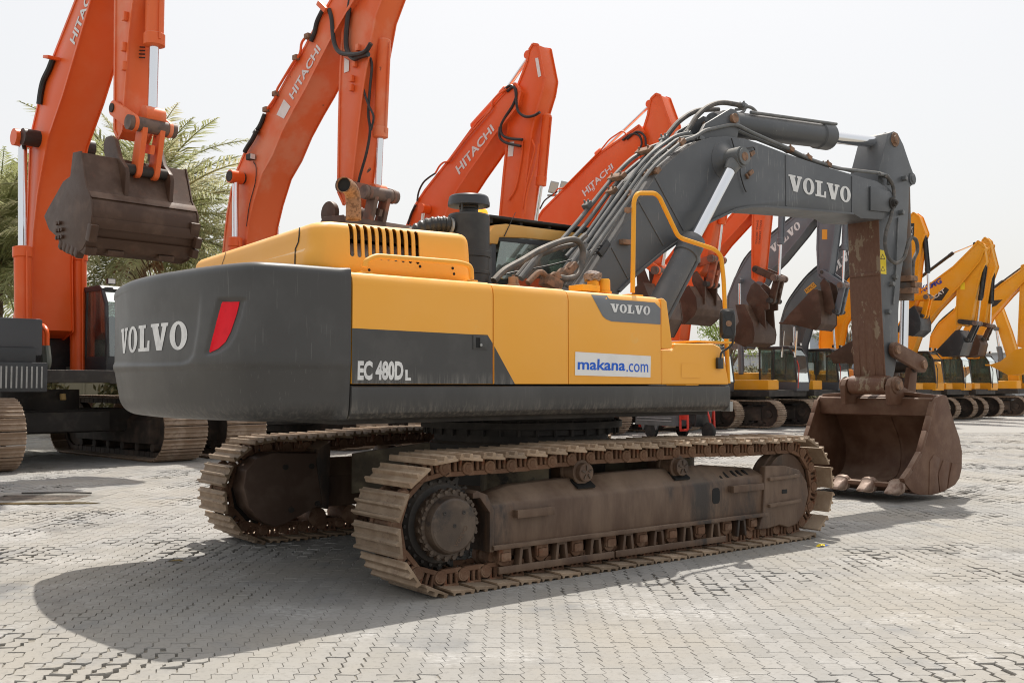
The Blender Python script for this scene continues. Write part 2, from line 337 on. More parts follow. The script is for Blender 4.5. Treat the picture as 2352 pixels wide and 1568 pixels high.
# ------------------------------------------------------------------ ground: base sheet, pavers, drain
def ground_material():
    m = bpy.data.materials.new('sand joints and far paving'); m.use_nodes = True; nt = m.node_tree; L = nt.links.new; N = nt.nodes.new
    b = nt.nodes['Principled BSDF']; b.inputs['Roughness'].default_value = .9
    tc = N('ShaderNodeTexCoord')
    n1 = N('ShaderNodeTexNoise'); n1.inputs['Scale'].default_value = 30; n1.inputs['Detail'].default_value = 6; L(tc.outputs['Object'], n1.inputs[0])
    c1 = N('ShaderNodeMix'); c1.data_type = 'RGBA'; L(n1.outputs[0], c1.inputs[0]); c1.inputs[6].default_value = (.16, .145, .12, 1); c1.inputs[7].default_value = (.29, .265, .225, 1)
    # beyond the laid pavers (y > 33 m) the same paving is too fine to tell apart
    n2 = N('ShaderNodeTexNoise'); n2.inputs['Scale'].default_value = .25; n2.inputs['Detail'].default_value = 8; L(tc.outputs['Object'], n2.inputs[0])
    c2 = N('ShaderNodeMix'); c2.data_type = 'RGBA'; L(n2.outputs[0], c2.inputs[0]); c2.inputs[6].default_value = (.27, .262, .245, 1); c2.inputs[7].default_value = (.35, .34, .32, 1)
    s = N('ShaderNodeSeparateXYZ'); L(tc.outputs['Object'], s.inputs[0])
    gt = N('ShaderNodeMath'); gt.operation = 'GREATER_THAN'; gt.inputs[1].default_value = 33.0; L(s.outputs[1], gt.inputs[0])
    c3 = N('ShaderNodeMix'); c3.data_type = 'RGBA'; L(gt.outputs[0], c3.inputs[0]); L(c1.outputs[2], c3.inputs[6]); L(c2.outputs[2], c3.inputs[7])
    L(c3.outputs[2], b.inputs['Base Color']); return m
def paver_material():
    m = bpy.data.materials.new('concrete paver'); m.use_nodes = True; nt = m.node_tree; L = nt.links.new; N = nt.nodes.new
    b = nt.nodes['Principled BSDF']; b.inputs['Roughness'].default_value = .82; b.inputs['Specular IOR Level'].default_value = .15
    g = N('ShaderNodeNewGeometry'); pos = g.outputs['Position']
    def noise(sc, det=6, r=.6, st=None):
        n = N('ShaderNodeTexNoise'); n.inputs['Scale'].default_value = sc; n.inputs['Detail'].default_value = det; n.inputs['Roughness'].default_value = r
        if st:
            mp = N('ShaderNodeMapping'); mp.inputs['Scale'].default_value = st; L(pos, mp.inputs[0]); L(mp.outputs[0], n.inputs[0])
        else: L(pos, n.inputs[0])
        return n.outputs[0]
    def ramp(x, a, c):
        r = N('ShaderNodeMapRange'); r.interpolation_type = 'SMOOTHSTEP'; r.inputs[1].default_value = a; r.inputs[2].default_value = c; L(x, r.inputs[0]); return r.outputs[0]
    def mix(f, a, c):
        x = N('ShaderNodeMix'); x.data_type = 'RGBA'; L(f, x.inputs[0]) if not isinstance(f, float) else setattr(x.inputs[0], 'default_value', f)
        for k, v in ((6, a), (7, c)):
            if isinstance(v, tuple): x.inputs[k].default_value = (*v, 1)
            else: L(v, x.inputs[k])
        return x.outputs[2]
    def mul(a, c):
        x = N('ShaderNodeMath'); x.operation = 'MULTIPLY'; L(a, x.inputs[0])
        if isinstance(c, float): x.inputs[1].default_value = c
        else: L(c, x.inputs[1])
        return x.outputs[0]
    at = N('ShaderNodeAttribute'); at.attribute_name = 'tone'; oi = N('ShaderNodeObjectInfo')
    add = N('ShaderNodeMath'); add.operation = 'ADD'; L(at.outputs['Fac'], add.inputs[0]); L(mul(oi.outputs['Random'], 1.0), add.inputs[1])
    fr = N('ShaderNodeMath'); fr.operation = 'FRACT'; L(add.outputs[0], fr.inputs[0])
    cur = mix(fr.outputs[0], (.262, .255, .242), (.318, .310, .296))
    cur = mix(ramp(noise(.45), .38, .66), cur, (.305, .285, .252))         # broad warm patches of sand
    cur = mix(ramp(noise(1.1), .55, .72), cur, (.222, .221, .218))
    cur = mix(mul(ramp(noise(26, 4), .5, .7), .5), cur, (.20, .19, .175))
    sc = mul(ramp(noise(1.0, 4, .6, (.8, .8, .8)), .52, .62), ramp(noise(5.0, 8, .75, (3.2, 9.0, 1)), .44, .62))   # pale scuffs from tracks
    cur = mix(mul(sc, .62), cur, (.50, .49, .475))
    cur = mix(mul(mul(ramp(noise(.33, 5), .56, .68), ramp(noise(2.6, 7), .42, .62)), .55), cur, (.115, .110, .105))      # old oil and soot
    L(cur, b.inputs['Base Color'])
    bp = N('ShaderNodeBump'); bp.inputs['Strength'].default_value = .25; bp.inputs['Distance'].default_value = .004; L(noise(90, 5), bp.inputs['Height']); L(bp.outputs[0], b.inputs['Normal'])
    return m
GM = ground_material(); PM = paver_material()
g = G(); g.add([(-1500, -60, -.034), (1500, -60, -.034), (1500, 3000, -.034), (-1500, 3000, -.034)], [(0, 1, 2, 3)])
ground = g.build('ground', GM, weld=False); tag(ground, kind='structure')
pavement = empty('pavement'); tag(pavement, kind='structure')

PW, PL = .1125, .225
def hsh(a, b, c=0):
    x = math.sin(a * 12.9898 + b * 78.233 + c * 37.719) * 43758.5453; return x - math.floor(x)
from mathutils import noise as mnoise
def damage(x, y):
    d = mnoise.noise(Vector((x * .55, y * .55, 3.1))) * .7 + mnoise.noise(Vector((x * 1.7, y * 1.7, 9.4))) * .5
    return max(0.0, min(1.0, (d - .02) * 2.6))
# sand that fills the joints, washed out where the paving has broken up
ys_ = []; yy = 3.6
while yy < 33.2: ys_.append(yy); yy += .13 if yy < 13 else .3
ys_.append(33.2); NX_ = 170; sv_ = []
for yy in ys_:
    for i in range(NX_ + 1): xx = (i / NX_ * 2 - 1) * (yy * .56 + 2.0); sv_.append((xx, yy, -.0055 - .022 * damage(xx, yy)))
me = bpy.data.meshes.new('joint_sand'); me.from_pydata(sv_, [], [(j * (NX_ + 1) + i, j * (NX_ + 1) + i + 1, (j + 1) * (NX_ + 1) + i + 1, (j + 1) * (NX_ + 1) + i) for j in range(len(ys_) - 1) for i in range(NX_)])
for p_ in me.polygons: p_.use_smooth = True
tag(obj('joint_sand', me, GM), kind='structure')
TRI = [(-.5, -1), (-.36, 1), (-.0, -1), (.14, 1), (.5, -1)]      # zigzag side: fraction of length, side shift
def paver_geo(shr, sh2, jig=()):
    """top outline with chamfer: returns verts, faces"""
    AMP = .013; L_ = PL / 2 - shr; W_ = PW / 2 - shr
    lo = []
    for k, (t, s) in enumerate(TRI): lo.append((-W_ + s * AMP, t * 2 * L_))
    ro = [(W_ + s * AMP, t * 2 * L_) for t, s in TRI]
    out = lo + ro[::-1]
    out = [(x + jig[k % len(jig)] if jig else x, y + (jig[(k * 3 + 1) % len(jig)] if jig else 0)) for k, (x, y) in enumerate(out)]
    n = len(out); c = .0022
    top = [(x - math.copysign(c, x), y - math.copysign(c, y) * (1 if abs(y) > L_ * .9 else 0), 0.0) for x, y in out]
    mid = [(x, y, -.006) for x, y in out]; bot = [(x, y, -.03) for x, y in out]
    vs = top + mid + bot
    fs = [tuple(range(n - 1, -1, -1))] + [(i + o, (i + 1) % n + o, (i + 1) % n + n + o, i + n + o) for o in (0, n) for i in range(n)]
    return vs, fs
def visible(x, y):
    if y < 4.3 or y > 33: return False
    return abs(x) < y * .56 + 1.6
cand = []
for ci in range(int(-20 / PW), int(21 / PW)):
    cx = ci * PW
    off = PL / 2 if ci % 2 else 0
    for rj in range(int(4 / PL), int(33.2 / PL)):
        cy = rj * PL + off
        if not visible(cx, cy): continue
        cand.append((cx, cy, ci, rj))
def in_drain(x, y): return -7.75 < x < -5.75 and 13.25 < y < 14.6
cand = [c for c in cand if not in_drain(c[0], c[1])]
# the 300 that show largest in the picture become single parts
def inpic(c): return abs(c[0]) < c[1] * .512 and c[1] > 5.62
near = sorted([c for c in cand if inpic(c)], key=lambda c: c[0] ** 2 + c[1] ** 2)[:300]
nearset = {(c[2], c[3]) for c in near}
variants = {}
def place(c):
    x, y, ci, rj = c
    d = damage(x, y); h = [hsh(ci, rj, k) for k in range(8)]
    shr = .0003 + .0007 * h[0] + (.020 * d * h[1] if d > .05 else 0)
    dx = (h[2] - .5) * (.002 + .012 * d); dy = (h[3] - .5) * (.002 + .020 * d)
    rz = (h[4] - .5) * (.012 + .16 * d); dz = (h[5] - .5) * .0025 - .010 * d * h[6]
    tx = (h[6] - .5) * (.008 + .16 * d); ty = (h[7] - .5) * (.008 + .16 * d)
    return shr, dx, dy, dz, rz, tx, ty, d
for c in near:
    shr, dx, dy, dz, rz, tx, ty, d = place(c); key = (round(shr / .002), int(hsh(c[2], c[3], 11) * 3) if d > .3 else 0)
    if key not in variants:
        jig = [(hsh(k, key[0], key[1]) - .5) * (.014 if key[1] or d > .3 else .002) for k in range(7)]
        vs, fs = paver_geo(key[0] * .002 + .0006, 0, jig); me = bpy.data.meshes.new('paver'); me.from_pydata(vs, [], fs); me.materials.append(PM); variants[key] = me
    o = obj('paver', variants[key], None, pavement); o.location = (c[0] + dx, c[1] + dy, dz); o.rotation_euler = (tx, ty, rz)
import numpy as np
V = []; F = []; T = []; nv = 0
for c in cand:
    if (c[2], c[3]) in nearset: continue
    shr, dx, dy, dz, rz, tx, ty, d = place(c)
    jig = [(hsh(k, c[2], c[3]) - .5) * .022 * d for k in range(7)] if d > .2 else ()
    vs, fs = paver_geo(shr, 0, jig)
    if c[1] > 14: vs = vs[:20]; fs = fs[:11]
    cz, sz = math.cos(rz), math.sin(rz)
    for (a, b_, z) in vs: V.append((a * cz - b_ * sz + c[0] + dx, a * sz + b_ * cz + c[1] + dy, z + dz + b_ * tx - a * ty))
    F += [tuple(i + nv for i in f) for f in fs]; nv += len(vs); T += [hsh(c[2], c[3], 21)] * len(vs)
me = bpy.data.meshes.new('paver_field'); me.from_pydata(V, [], F); me.materials.append(PM)
at = me.attributes.new('tone', 'FLOAT', 'POINT'); at.data.foreach_set('value', T)
pf = obj('paver_field', me, None, pavement); pf['kind'] = 'stuff'
# ------------------------------------------------------------------ the main excavator
MF = Frame(0.0963, 10.3699, 38.3)
EX = empty('crawler_excavator', MF.o, MF.rz)
tag(EX, 'yellow and dark grey crawler excavator standing alone ahead of the row, open bucket resting low', 'excavator')
S, P3, CX_ = MF.S, MF.P, MF.C

def track_path(xs, xi, zc, r, sag=0.0, pitch=.216, lift=0.0):
    """closed chain of (x, z, angle) along the pin line; xs rear centre, xi front centre"""
    L_ = xi - xs; per = 2 * L_ + 2 * math.pi * r; n = round(per / pitch); st = per / n; out = []
    for k in range(n):
        s = (k + .37) * st
        if s < L_:                       # bottom run, going forward
            out.append((xs + s, zc - r, math.pi))
        elif s < L_ + math.pi * r:
            a = (s - L_) / r; out.append((xi + r * math.sin(a), zc - r * math.cos(a), math.pi + a))
        elif s < 2 * L_ + math.pi * r:
            t = (s - L_ - math.pi * r) / L_
            out.append((xi - t * L_, zc + r + lift * math.sin(math.pi * t) - sag * (math.sin(3 * math.pi * t) ** 2), 0.0))
        else:
            a = (s - 2 * L_ - math.pi * r) / r; out.append((xs - r * math.sin(a), zc + r * math.cos(a), a))
    return out
def shoe_mesh(w, pitch=.216, gh=.034, name='shoe'):
    p = pitch / 2; t = .016
    prof = [(-p + .010, -t), (p + .012, -t * 1.6), (p + .014, -t * .6), (p - .006, 0), (p - .012, gh * .62), (p - .022, gh * .62), (p - .034, .002)]
    for c in (.012, ): prof += [(c + .018, .002), (c + .008, gh), (c - .010, gh), (c - .020, .002)]
    prof += [(-p + .048, .002), (-p + .038, gh * .9), (-p + .020, gh * .9), (-p + .014, .004), (-p + .010, 0)]
    g = G(); g.prism(prof, -w / 2, w / 2)
    me = g.mesh(name, .0025, seg=1)
    return me
def link_mesh(pitch=.216, y=.105, t=.038):
    g = G(); p = pitch / 2
    for s in (-1, 1):
        yo = s * y + (0.018 * s); a_, b_ = yo - t / 2, yo + t / 2
        g.prism([(-p * 1.0, -.058), (-p * .9, -.066), (p * .75, -.066), (p * .85, -.056), (p * .85, -.028), (-p * 1.0, -.028)], a_, b_)      # rail
        g.prism([(-p * .72, .052), (p * .62, .052), (p * .62, .078), (-p * .72, .078)], a_, b_)                                             # seat under the shoe
        for px_ in (-.062, -.008, .044): g.prism([(px_ - .015, -.03), (px_ + .015, -.03), (px_ + .013, .054), (px_ - .013, .054)], a_ + .004, b_ - .004)
        g.cyl((-p * .95, a_, -.008), (-p * .95, b_, -.008), .050, 14); g.cyl((p * .92, a_ + s * .012, -.008), (p * .92, b_ + s * .012, -.008), .052, 14)
        g.cyl((p * .98, yo + s * t * .4, -.006), (p * .98, yo + s * (t * .5 + .016), -.006), .034, 12)
    for bx in (-.045, .03): g.box((bx, 0, .06), (.03, .2, .02))
    g.cyl((p, -.13, -.006), (p, .13, -.006), .03, 10)
    return g.mesh('track_link', .004, seg=1)
SW = .65
SHM = shoe_mesh(SW); LKM = link_mesh()
SHM.materials.append(SHOE); LKM.materials.append(LINK)
XS, XI, ZC, RP = -2.17, 2.165, .52, .415
def chain(parent, yc, sag=.0, lift=.02):
    for x, z, a in track_path(XS, XI, ZC, RP, sag, lift=lift):
        M = Matrix.Translation((x, yc, z)) @ Matrix.Rotation(-a, 4, 'Y')
        o = obj('track_shoe', SHM, None, parent); o.matrix_local = M @ Matrix.Translation((0, 0, .086)) @ Matrix.Rotation(R(2.4), 4, 'Y')
        o = obj('track_link', LKM, None, parent); o.matrix_local = M
def bolts(g, c, rad, n, r, h, axis=(0, -1, 0), a0=0):
    c = Vector(c); ax = Vector(axis)
    for k in range(n):
        a = a0 + 2 * math.pi * k / n; q = c + Vector((math.cos(a) * rad, 0, math.sin(a) * rad)); g.cyl(q, q + ax * h, r, 6)
    return g

# near (right) track ---------------------------------------------------
YN = -1.59; YO = YN - SW / 2
TR = empty('track'); TR.parent = EX
chain(TR, YN, sag=.012, lift=.03)
# sprocket with teeth, final drive hub
g = G(); n = 21; pts = []
for k in range(n * 4):
    a = 2 * math.pi * (k + .5) / (n * 4); rr = (.40, .40, .33, .33)[k % 4]; pts.append((XS + rr * math.cos(a), ZC + rr * math.sin(a)))
g.prism(pts, YN - .03, YN + .03); g.build('sprocket', DRK, TR, .004, seg=1)
g = G(); g.lathe((XS, YN + .1, ZC), (0, -1, 0), [(0, .34), (.17, .34), (.19, .315), (.23, .30), (.235, .285)], 36); bolts(g, (XS, YN - .08, ZC), .315, 24, .016, .03)
g.build('final_drive_flange', DRK, TR)
g = G(); g.lathe((XS, YN - .12, ZC), (0, -1, 0), [(0, .25), (.075, .25), (.115, .252), (.115, .222), (.15, .214), (.175, .205), (.185, .19), (.187, .001)], 44)
g.prism([(XS + rr * math.cos(2 * math.pi * (k + .5) / 88), ZC + rr * math.sin(2 * math.pi * (k + .5) / 88)) for k in range(88) for rr in ((.276, .276, .258, .258)[k % 4],)], YN - .225, YN - .19)
hub = g.build('hub', HUB, TR, shade=25)
BOLTM = G().cyl((0, 0, 0), (0, -.024, 0), .017, 6).mesh('hub_bolt'); BOLTM.materials.append(HUB)
for k in range(22):
    a = 2 * math.pi * k / 22; obj('hub_bolt', BOLTM, None, hub).location = (XS + .25 * math.cos(a), YN - .225, ZC + .25 * math.sin(a))
for dx, dz in ((0, 0), (-.09, .10), (.085, .095)): g = G(); g.lathe((XS + dx, YN - .306, ZC + dz), (0, -1, 0), [(0, .016), (.004, .016), (.004, .008), (.001, .006)], 10); g.build('drain_plug', DRK, hub)
letters('lettering', 'VOLVO', [(XS + .02, YN - .309, ZC - .165), (XS + .125, YN - .309, ZC - .02), (XS + .098, YN - .309, ZC + .0), (XS - .005, YN - .309, ZC - .145)], FRAME, hub)
# idler
g = G(); g.lathe((XI, YN + .10, ZC), (0, -1, 0), [(0, .24), (.0, .345), (.05, .345), (.055, .375), (.145, .375), (.15, .345), (.2, .345), (.2, .1)], 40)
g.build('idler', FRAME, TR, shade=25)
# track frame: main beam, lofted section
x0, x1 = -1.74, 1.66
def sect(x, zt, zs): return [(x, YN - .21, .30), (x, YN - .212, zs), (x, YN - .195, zs + .035), (x, YN - .05, zt), (x, YN + .05, zt), (x, YN + .19, zs + .02), (x, YN + .20, zs - .02), (x, YN + .20, .30)]
g = G(); g.loft([sect(x0, .70, .60), sect(x0 + .3, .76, .61), sect(-.3, .80, .62), sect(1.0, .80, .635), sect(x1, .74, .65)], True, False)
fr = g.build('track_frame', FRAME, TR, .012, seg=2)
g = G(); g.bar((x0 - .012, YN - .225, .302), (x1 + .02, YN - .225, .292), .05, .035); g.build('frame_flange', FRAME, fr, .006)
g = G(); g.prism([(x0 - .035, .27), (x0 + .005, .27), (x0 + .005, .60), (x0 - .06, .72), (x0 - .16, .76), (x0 - .2, .74), (x0 - .2, .70), (x0 - .13, .70), (x0 - .035, .58)], YN - .222, YN + .2); g.build('frame_end_plate', FRAME, fr, .006)
for xa, xb, za, zb in ((S(1180, 1170, YO + .1)[0], S(1265, 1160, YO + .1)[0], .585, .52), (S(1675, 1118, YO + .1)[0], S(1745, 1110, YO + .1)[0], .61, .545)):
    g = G(); g.bar((xa, YN - .255, (za + zb) / 2), (xb, YN - .255, (za + zb) / 2), .05, za - zb); g.box((xa + .012, YN - .225, (za + zb) / 2), (.024, .05, za - zb - .004)); g.box((xb - .012, YN - .225, (za + zb) / 2), (.024, .05, za - zb - .004)); g.build('step', FRAME, fr, .006)
hx, hz = S(1645, 1138, YN - .215)
g = G(); g.prism([(hx + a * .055, hz + b * .075) for a, b in [(math.copysign(abs(math.cos(R(t))) ** .55, math.cos(R(t))), math.copysign(abs(math.sin(R(t))) ** .55, math.sin(R(t)))) for t in range(0, 360, 15)]], YN - .2145, YN - .2); g.build('grease_hole', BLACKIN, fr)
g = G()
for q in ((1650, 1087), (1665, 1084), (1685, 1082), (1698, 1080), (1712, 1079)):
    x, y, z = MF.P(q[0], q[1], YN - .14); g.box((x, y, .705), (.03, .10, .012), Matrix.Rotation(R(35), 3, 'X'))
g.build('roof_slot', BLACKIN, fr)
# front idler guard
pts = MF.poly([(1757, 1070), (1800, 1068), (1835, 1078), (1852, 1105), (1856, 1135), (1846, 1178), (1830, 1203), (1810, 1211), (1790, 1205), (1765, 1213), (1742, 1216), (1752, 1178)], YN - .23)
g = G(); g.prism(pts, YN - .24, YN - .16); gd = g.build('idler_guard', FRAME, TR, .02, seg=3)
for pa, pb in (((1764, 1100), (1833, 1091)), ((1764, 1161), (1835, 1148))):
    a = Vector(P3(*pa, YN - .245)); b = Vector(P3(*pb, YN - .245)); g = G(); g.bar(a, b, .06, .035); g.build('guard_rib', FRAME, gd, .01)
a = P3(1802, 1128, YN - .2415); g = G(); g.box(a, (.085, .006, .04)); g.build('guard_slot', BLACKIN, gd, .002)
# carrier rollers
for q in ((1347, 1082), (1568, 1070)):
    x, z = S(*q, YN - .2); g = G(); g.lathe((x, YN + .08, z - .01), (0, -1, 0), [(0, .075), (.05, .075), (.055, .105), (.075, .105), (.08, .085), (.20, .085), (.205, .105), (.225, .105), (.23, .08), (.28, .08), (.285, .072), (.288, .001)], 24)
    cr = g.build('carrier_roller', FRAME, TR, shade=25)
    g = G()
    for k in range(5): a = R(72 * k + 20); g.bar((x + .02 * math.cos(a), YN - .21, z - .01 + .02 * math.sin(a)), (x + .062 * math.cos(a), YN - .21, z - .01 + .062 * math.sin(a)), .012, .012, (0, 1, 0))
    g.build('roller_rib', HUB, cr)
    g = G(); g.box((x, YN + .14, z - .1), (.12, .12, .26)); g.build('roller_bracket', FRAME, cr, .01)
    g = G(); g.box((x + .02, YN - .13, .735), (.20, .12, .02), Matrix.Rotation(R(30), 3, 'X')); g.build('roller_recess', BLACKIN, cr)
# bottom rollers, their guards
for k in range(9):
    x = -1.60 + k * 3.10 / 8
    g = G(); g.lathe((x, YN + .16, .20), (0, -1, 0), [(0, .07), (.05, .07), (.05, .105), (.10, .105), (.10, .085), (.22, .085), (.22, .105), (.27, .105), (.27, .07), (.335, .062), (.34, .05), (.342, .001)], 20)
    rl = g.build('bottom_roller', LINK, TR, shade=25)
    g = G(); g.box((x, YN - .175, .235), (.13, .045, .11)); g.box((x, YN - .185, .215), (.105, .06, .075)); g.build('roller_collar', LINK, rl, .02)
    if k < 8:
        xx = x + .194
        g = G()
        for s in (-1, 1): g.prism([(xx + s * .022, .285), (xx + s * .055, .27), (xx + s * .075, .11), (xx + s * .045, .11)], YN - .215, YN - .14)
        g.bar((xx - .055, YN - .18, .272), (xx + .055, YN - .18, .272), .07, .03); g.build('roller_guard_bracket', FRAME, TR, .008)
g = G(); g.bar((-1.68, YN - .205, .115), (-.42, YN - .205, .112), .03, .055); g.build('roller_guard_rail', FRAME, TR, .006)
g = G(); g.bar((-.40, YN - .205, .112), (1.06, YN - .205, .108), .03, .055); g.build('roller_guard_rail', FRAME, TR, .006)

# far (left) track ------------------------------------------------------
YF = 1.59; TL = empty('track'); TL.parent = EX
chain(TL, YF, sag=.012, lift=.06)
g = G(); n = 21; pts = []
for k in range(n * 4):
    a = 2 * math.pi * (k + .5) / (n * 4); rr = (.40, .40, .33, .33)[k % 4]; pts.append((XS + rr * math.cos(a), ZC + rr * math.sin(a)))
g.prism(pts, YF - .03, YF + .03); g.build('sprocket', DRK, TL, .004, seg=1)
yi = YF - .40
cov = MF.poly([(747, 1040), (752, 1150), (660, 1200), (632, 1210), (600, 1196), (572, 1165), (560, 1120), (566, 1080), (590, 1052), (625, 1040)], yi)
g = G(); g.prism(cov, yi, yi + .30); cv = g.build('travel_motor_cover', FRAME, TL, .012)
cv.data.materials[0] = mat('brown motor cover', (0.085, 0.050, 0.034), .6, var=(.12, .078, .056), vs=3, bump=.1)
g = G()
for q in ((655, 1072), (715, 1070), (668, 1170), (728, 1155)):
    x, z = S(*q, yi); g.cyl((x, yi + .01, z), (x, yi - .02, z), .028, 10)
g.build('cover_bolt', DRK, cv)
g = G(); g.loft([[(x, YF - .20, .30), (x, YF - .21, .62), (x, YF - .05, .80), (x, YF + .05, .80), (x, YF + .20, .62), (x, YF + .20, .30)] for x in (-1.72, 1.66)], True, False); g.build('track_frame', FRAME, TL, .01)
g = G(); g.prism([(-1.66, .32), (-1.60, .30), (-1.58, 1.0), (-1.72, .92), (-1.74, .80)], yi - .02, YF + .2); g.build('frame_end_plate', FRAME, TL, .008)
g = G(); g.lathe((XI, YF + .10, ZC), (0, -1, 0), [(0, .24), (.0, .345), (.05, .345), (.055, .375), (.145, .375), (.15, .345), (.2, .345), (.2, .1)], 32); g.build('idler', FRAME, TL, shade=25)
for x in (-.69, .52):
    g = G(); g.lathe((x, YF + .12, .83), (0, -1, 0), [(0, .08), (.30, .08), (.30, .001)], 16); g.build('carrier_roller', FRAME, TL, shade=25)
for k in range(9):
    x = -1.60 + k * 3.10 / 8; g = G(); g.lathe((x, YF + .16, .20), (0, -1, 0), [(0, .1), (.34, .1), (.342, .001)], 16); g.build('bottom_roller', LINK, TL, shade=25)

# car body (X frame) and slewing ring
CB = empty('car_body'); CB.parent = EX
CBM = mat('muddy car body', (0.075, 0.058, 0.038), .65, var=(0.20, 0.165, 0.105), vs=2.4, lo=.42, hi=.68, dust=(.05, .045, .04), dustamt=.6, rust=(.02, .018, .016), rs=1.7, rlo=.55, rhi=.66)
for sx in (-1, 1):
    for sy in (-1, 1):
        g = G()
        a = Vector((sx * .45, sy * .45, .86)); b = Vector((sx * 1.12, sy * 1.34, .70))
        d = (b - a); nrm = Vector((-d.y, d.x, 0)).normalized()
        ra = [a + nrm * .34 + Vector((0, 0, .17)), a - nrm * .34 + Vector((0, 0, .17)), a - nrm * .34 - Vector((0, 0, .24)), a + nrm * .34 - Vector((0, 0, .24))]
        rb = [b + nrm * .27 + Vector((0, 0, .16)), b - nrm * .27 + Vector((0, 0, .16)), b - nrm * .27 - Vector((0, 0, .26)), b + nrm * .27 - Vector((0, 0, .26))]
        g.loft([ra, rb], True, False); g.build('leg_beam', CBM, CB, .012)
g = G(); g.lathe((0, 0, .62), (0, 0, 1), [(0, .95), (.38, .95), (.41, .90), (.48, .90)], 40); g.build('centre_drum', DRK, CB)
g = G(); g.lathe((0, 0, 1.10), (0, 0, 1), [(0, .98), (.05, .98), (.055, 1.04), (.12, 1.04), (.125, .96), (.20, .96)], 48)
for k in range(36):
    a = 2 * math.pi * k / 36; g.cyl((1.0 * math.cos(a), 1.0 * math.sin(a), 1.09), (1.0 * math.cos(a), 1.0 * math.sin(a), 1.235), .017, 6)
g.build('slewing_ring', DRK, EX)
# ------------------------------------------------------------------ upper structure
from mathutils.bvhtree import BVHTree
def to_px(fr, p):
    q = fr.o + fr.u * p[0] + fr.v * p[1] + Vector((0, 0, p[2])) - Vector((0, 0, CAM_H))
    d = q.y * math.cos(PITCH) + q.z * math.sin(PITCH); uu = -q.y * math.sin(PITCH) + q.z * math.cos(PITCH)
    return PCX + FPX * q.x / d, PCY - FPX * uu / d
def cam_local(fr): d = -fr.o; return Vector((d.dot(fr.u), d.dot(fr.v), CAM_H))
def bvh_of(o):
    bm = bmesh.new(); bm.from_mesh(o.data); t = BVHTree.FromBMesh(bm); bm.free(); return t
def decal(name, items, fr, bvh, m, parent, off=.004, cuts=0, thick=0):
    """items = [(pixel verts, faces)]: a thin sticker wrapped on a surface of the machine"""
    bm = bmesh.new()
    for vs, fs in items:
        bv = [bm.verts.new((a, b, 0)) for a, b in vs]
        for f in fs:
            try: bm.faces.new([bv[i] for i in f])
            except ValueError: pass
    if cuts:
        bmesh.ops.triangulate(bm, faces=bm.faces[:]); bmesh.ops.subdivide_edges(bm, edges=bm.edges[:], cuts=cuts, use_grid_fill=True)
    c = cam_local(fr)
    for v in bm.verts:
        r = fr.ray(v.co.x, v.co.y); r = Vector((r.dot(fr.u), r.dot(fr.v), r.z)).normalized()
        hit, nor, _, dist = bvh.ray_cast(c, r)
        if hit is not None: v.co = hit + (nor if nor.dot(r) < 0 else -nor) * off
        else: v.tag = True
    bmesh.ops.delete(bm, geom=[v for v in bm.verts if v.tag], context='VERTS')
    me = bpy.data.meshes.new(name); bm.to_mesh(me); bm.free()
    for p in me.polygons: p.use_smooth = True
    return obj(name, me, m, parent)
def sstep(x, a, b): t = max(0., min(1., (x - a) / (b - a))); return t * t * (3 - 2 * t)
def pdist(px, py, poly):
    """signed distance to a pixel polygon, positive inside"""
    ins = False; dm = 1e9; n = len(poly)
    for i in range(n):
        (x1, y1), (x2, y2) = poly[i], poly[(i + 1) % n]
        if (y1 > py) != (y2 > py) and px < (x2 - x1) * (py - y1) / (y2 - y1) + x1: ins = not ins
        dx, dy = x2 - x1, y2 - y1; t = max(0, min(1, ((px - x1) * dx + (py - y1) * dy) / (dx * dx + dy * dy + 1e-9)))
        dm = min(dm, math.hypot(px - x1 - t * dx, py - y1 - t * dy))
    return dm if ins else -dm

# counterweight --------------------------------------------------------
HW = 1.565; XSEAM = -2.88
half = [(XSEAM, HW), (-3.15, HW), (-3.38, HW - .002), (-3.53, HW - .022), (-3.62, HW - .07), (-3.68, HW - .16), (-3.735, 1.25), (-3.81, .95), (-3.87, .6), (-3.905, .3), (-3.915, 0)]
plan = [(x, -y) for x, y in half] + [(x, y) for x, y in half[-2::-1]]
dense = [(p.x, p.y) for p in smoothpath([(x, y, 0) for x, y in plan], 10)]
# arc length resample
cum = [0.0]
for a, b in zip(dense, dense[1:]): cum.append(cum[-1] + math.dist(a, b))
def outline(s):
    i = 0
    import bisect
    i = min(max(bisect.bisect_right(cum, s) - 1, 0), len(dense) - 2); t = (s - cum[i]) / (cum[i + 1] - cum[i] + 1e-9)
    return (dense[i][0] * (1 - t) + dense[i + 1][0] * t, dense[i][1] * (1 - t) + dense[i + 1][1] * t)
SLEN = cum[-1]
Z0, Z1 = 1.315, 2.445
def inset(z):
    v = 0.0
    if z > Z1 - .065: t = (z - (Z1 - .065)) / .065; v += .065 * (1 - math.sqrt(max(0, 1 - t * t)))
    if z < Z0 + .16: t = ((Z0 + .16) - z) / .16; v += .16 * (1 - math.sqrt(max(0, 1 - t * t)))
    v += .05 * sstep(1.78 - z, 0, .4) - .012 * sstep(z - 1.68, 0, .05)
    return v
PANEL = [(250, 640), (463, 655), (452, 760), (442, 815), (432, 829), (414, 836), (340, 838), (255, 836)]
REFL = [(504, 687), (561, 687), (552, 725), (536, 770), (520, 795), (498, 808), (474, 813), (479, 790), (492, 735)]
REFI = [(512, 693), (551, 693), (550, 699), (545, 720), (531, 762), (519, 785), (503, 800), (483, 810), (481, 806), (486, 785), (498, 738), (509, 697)]
NS, NZ = 220, 110
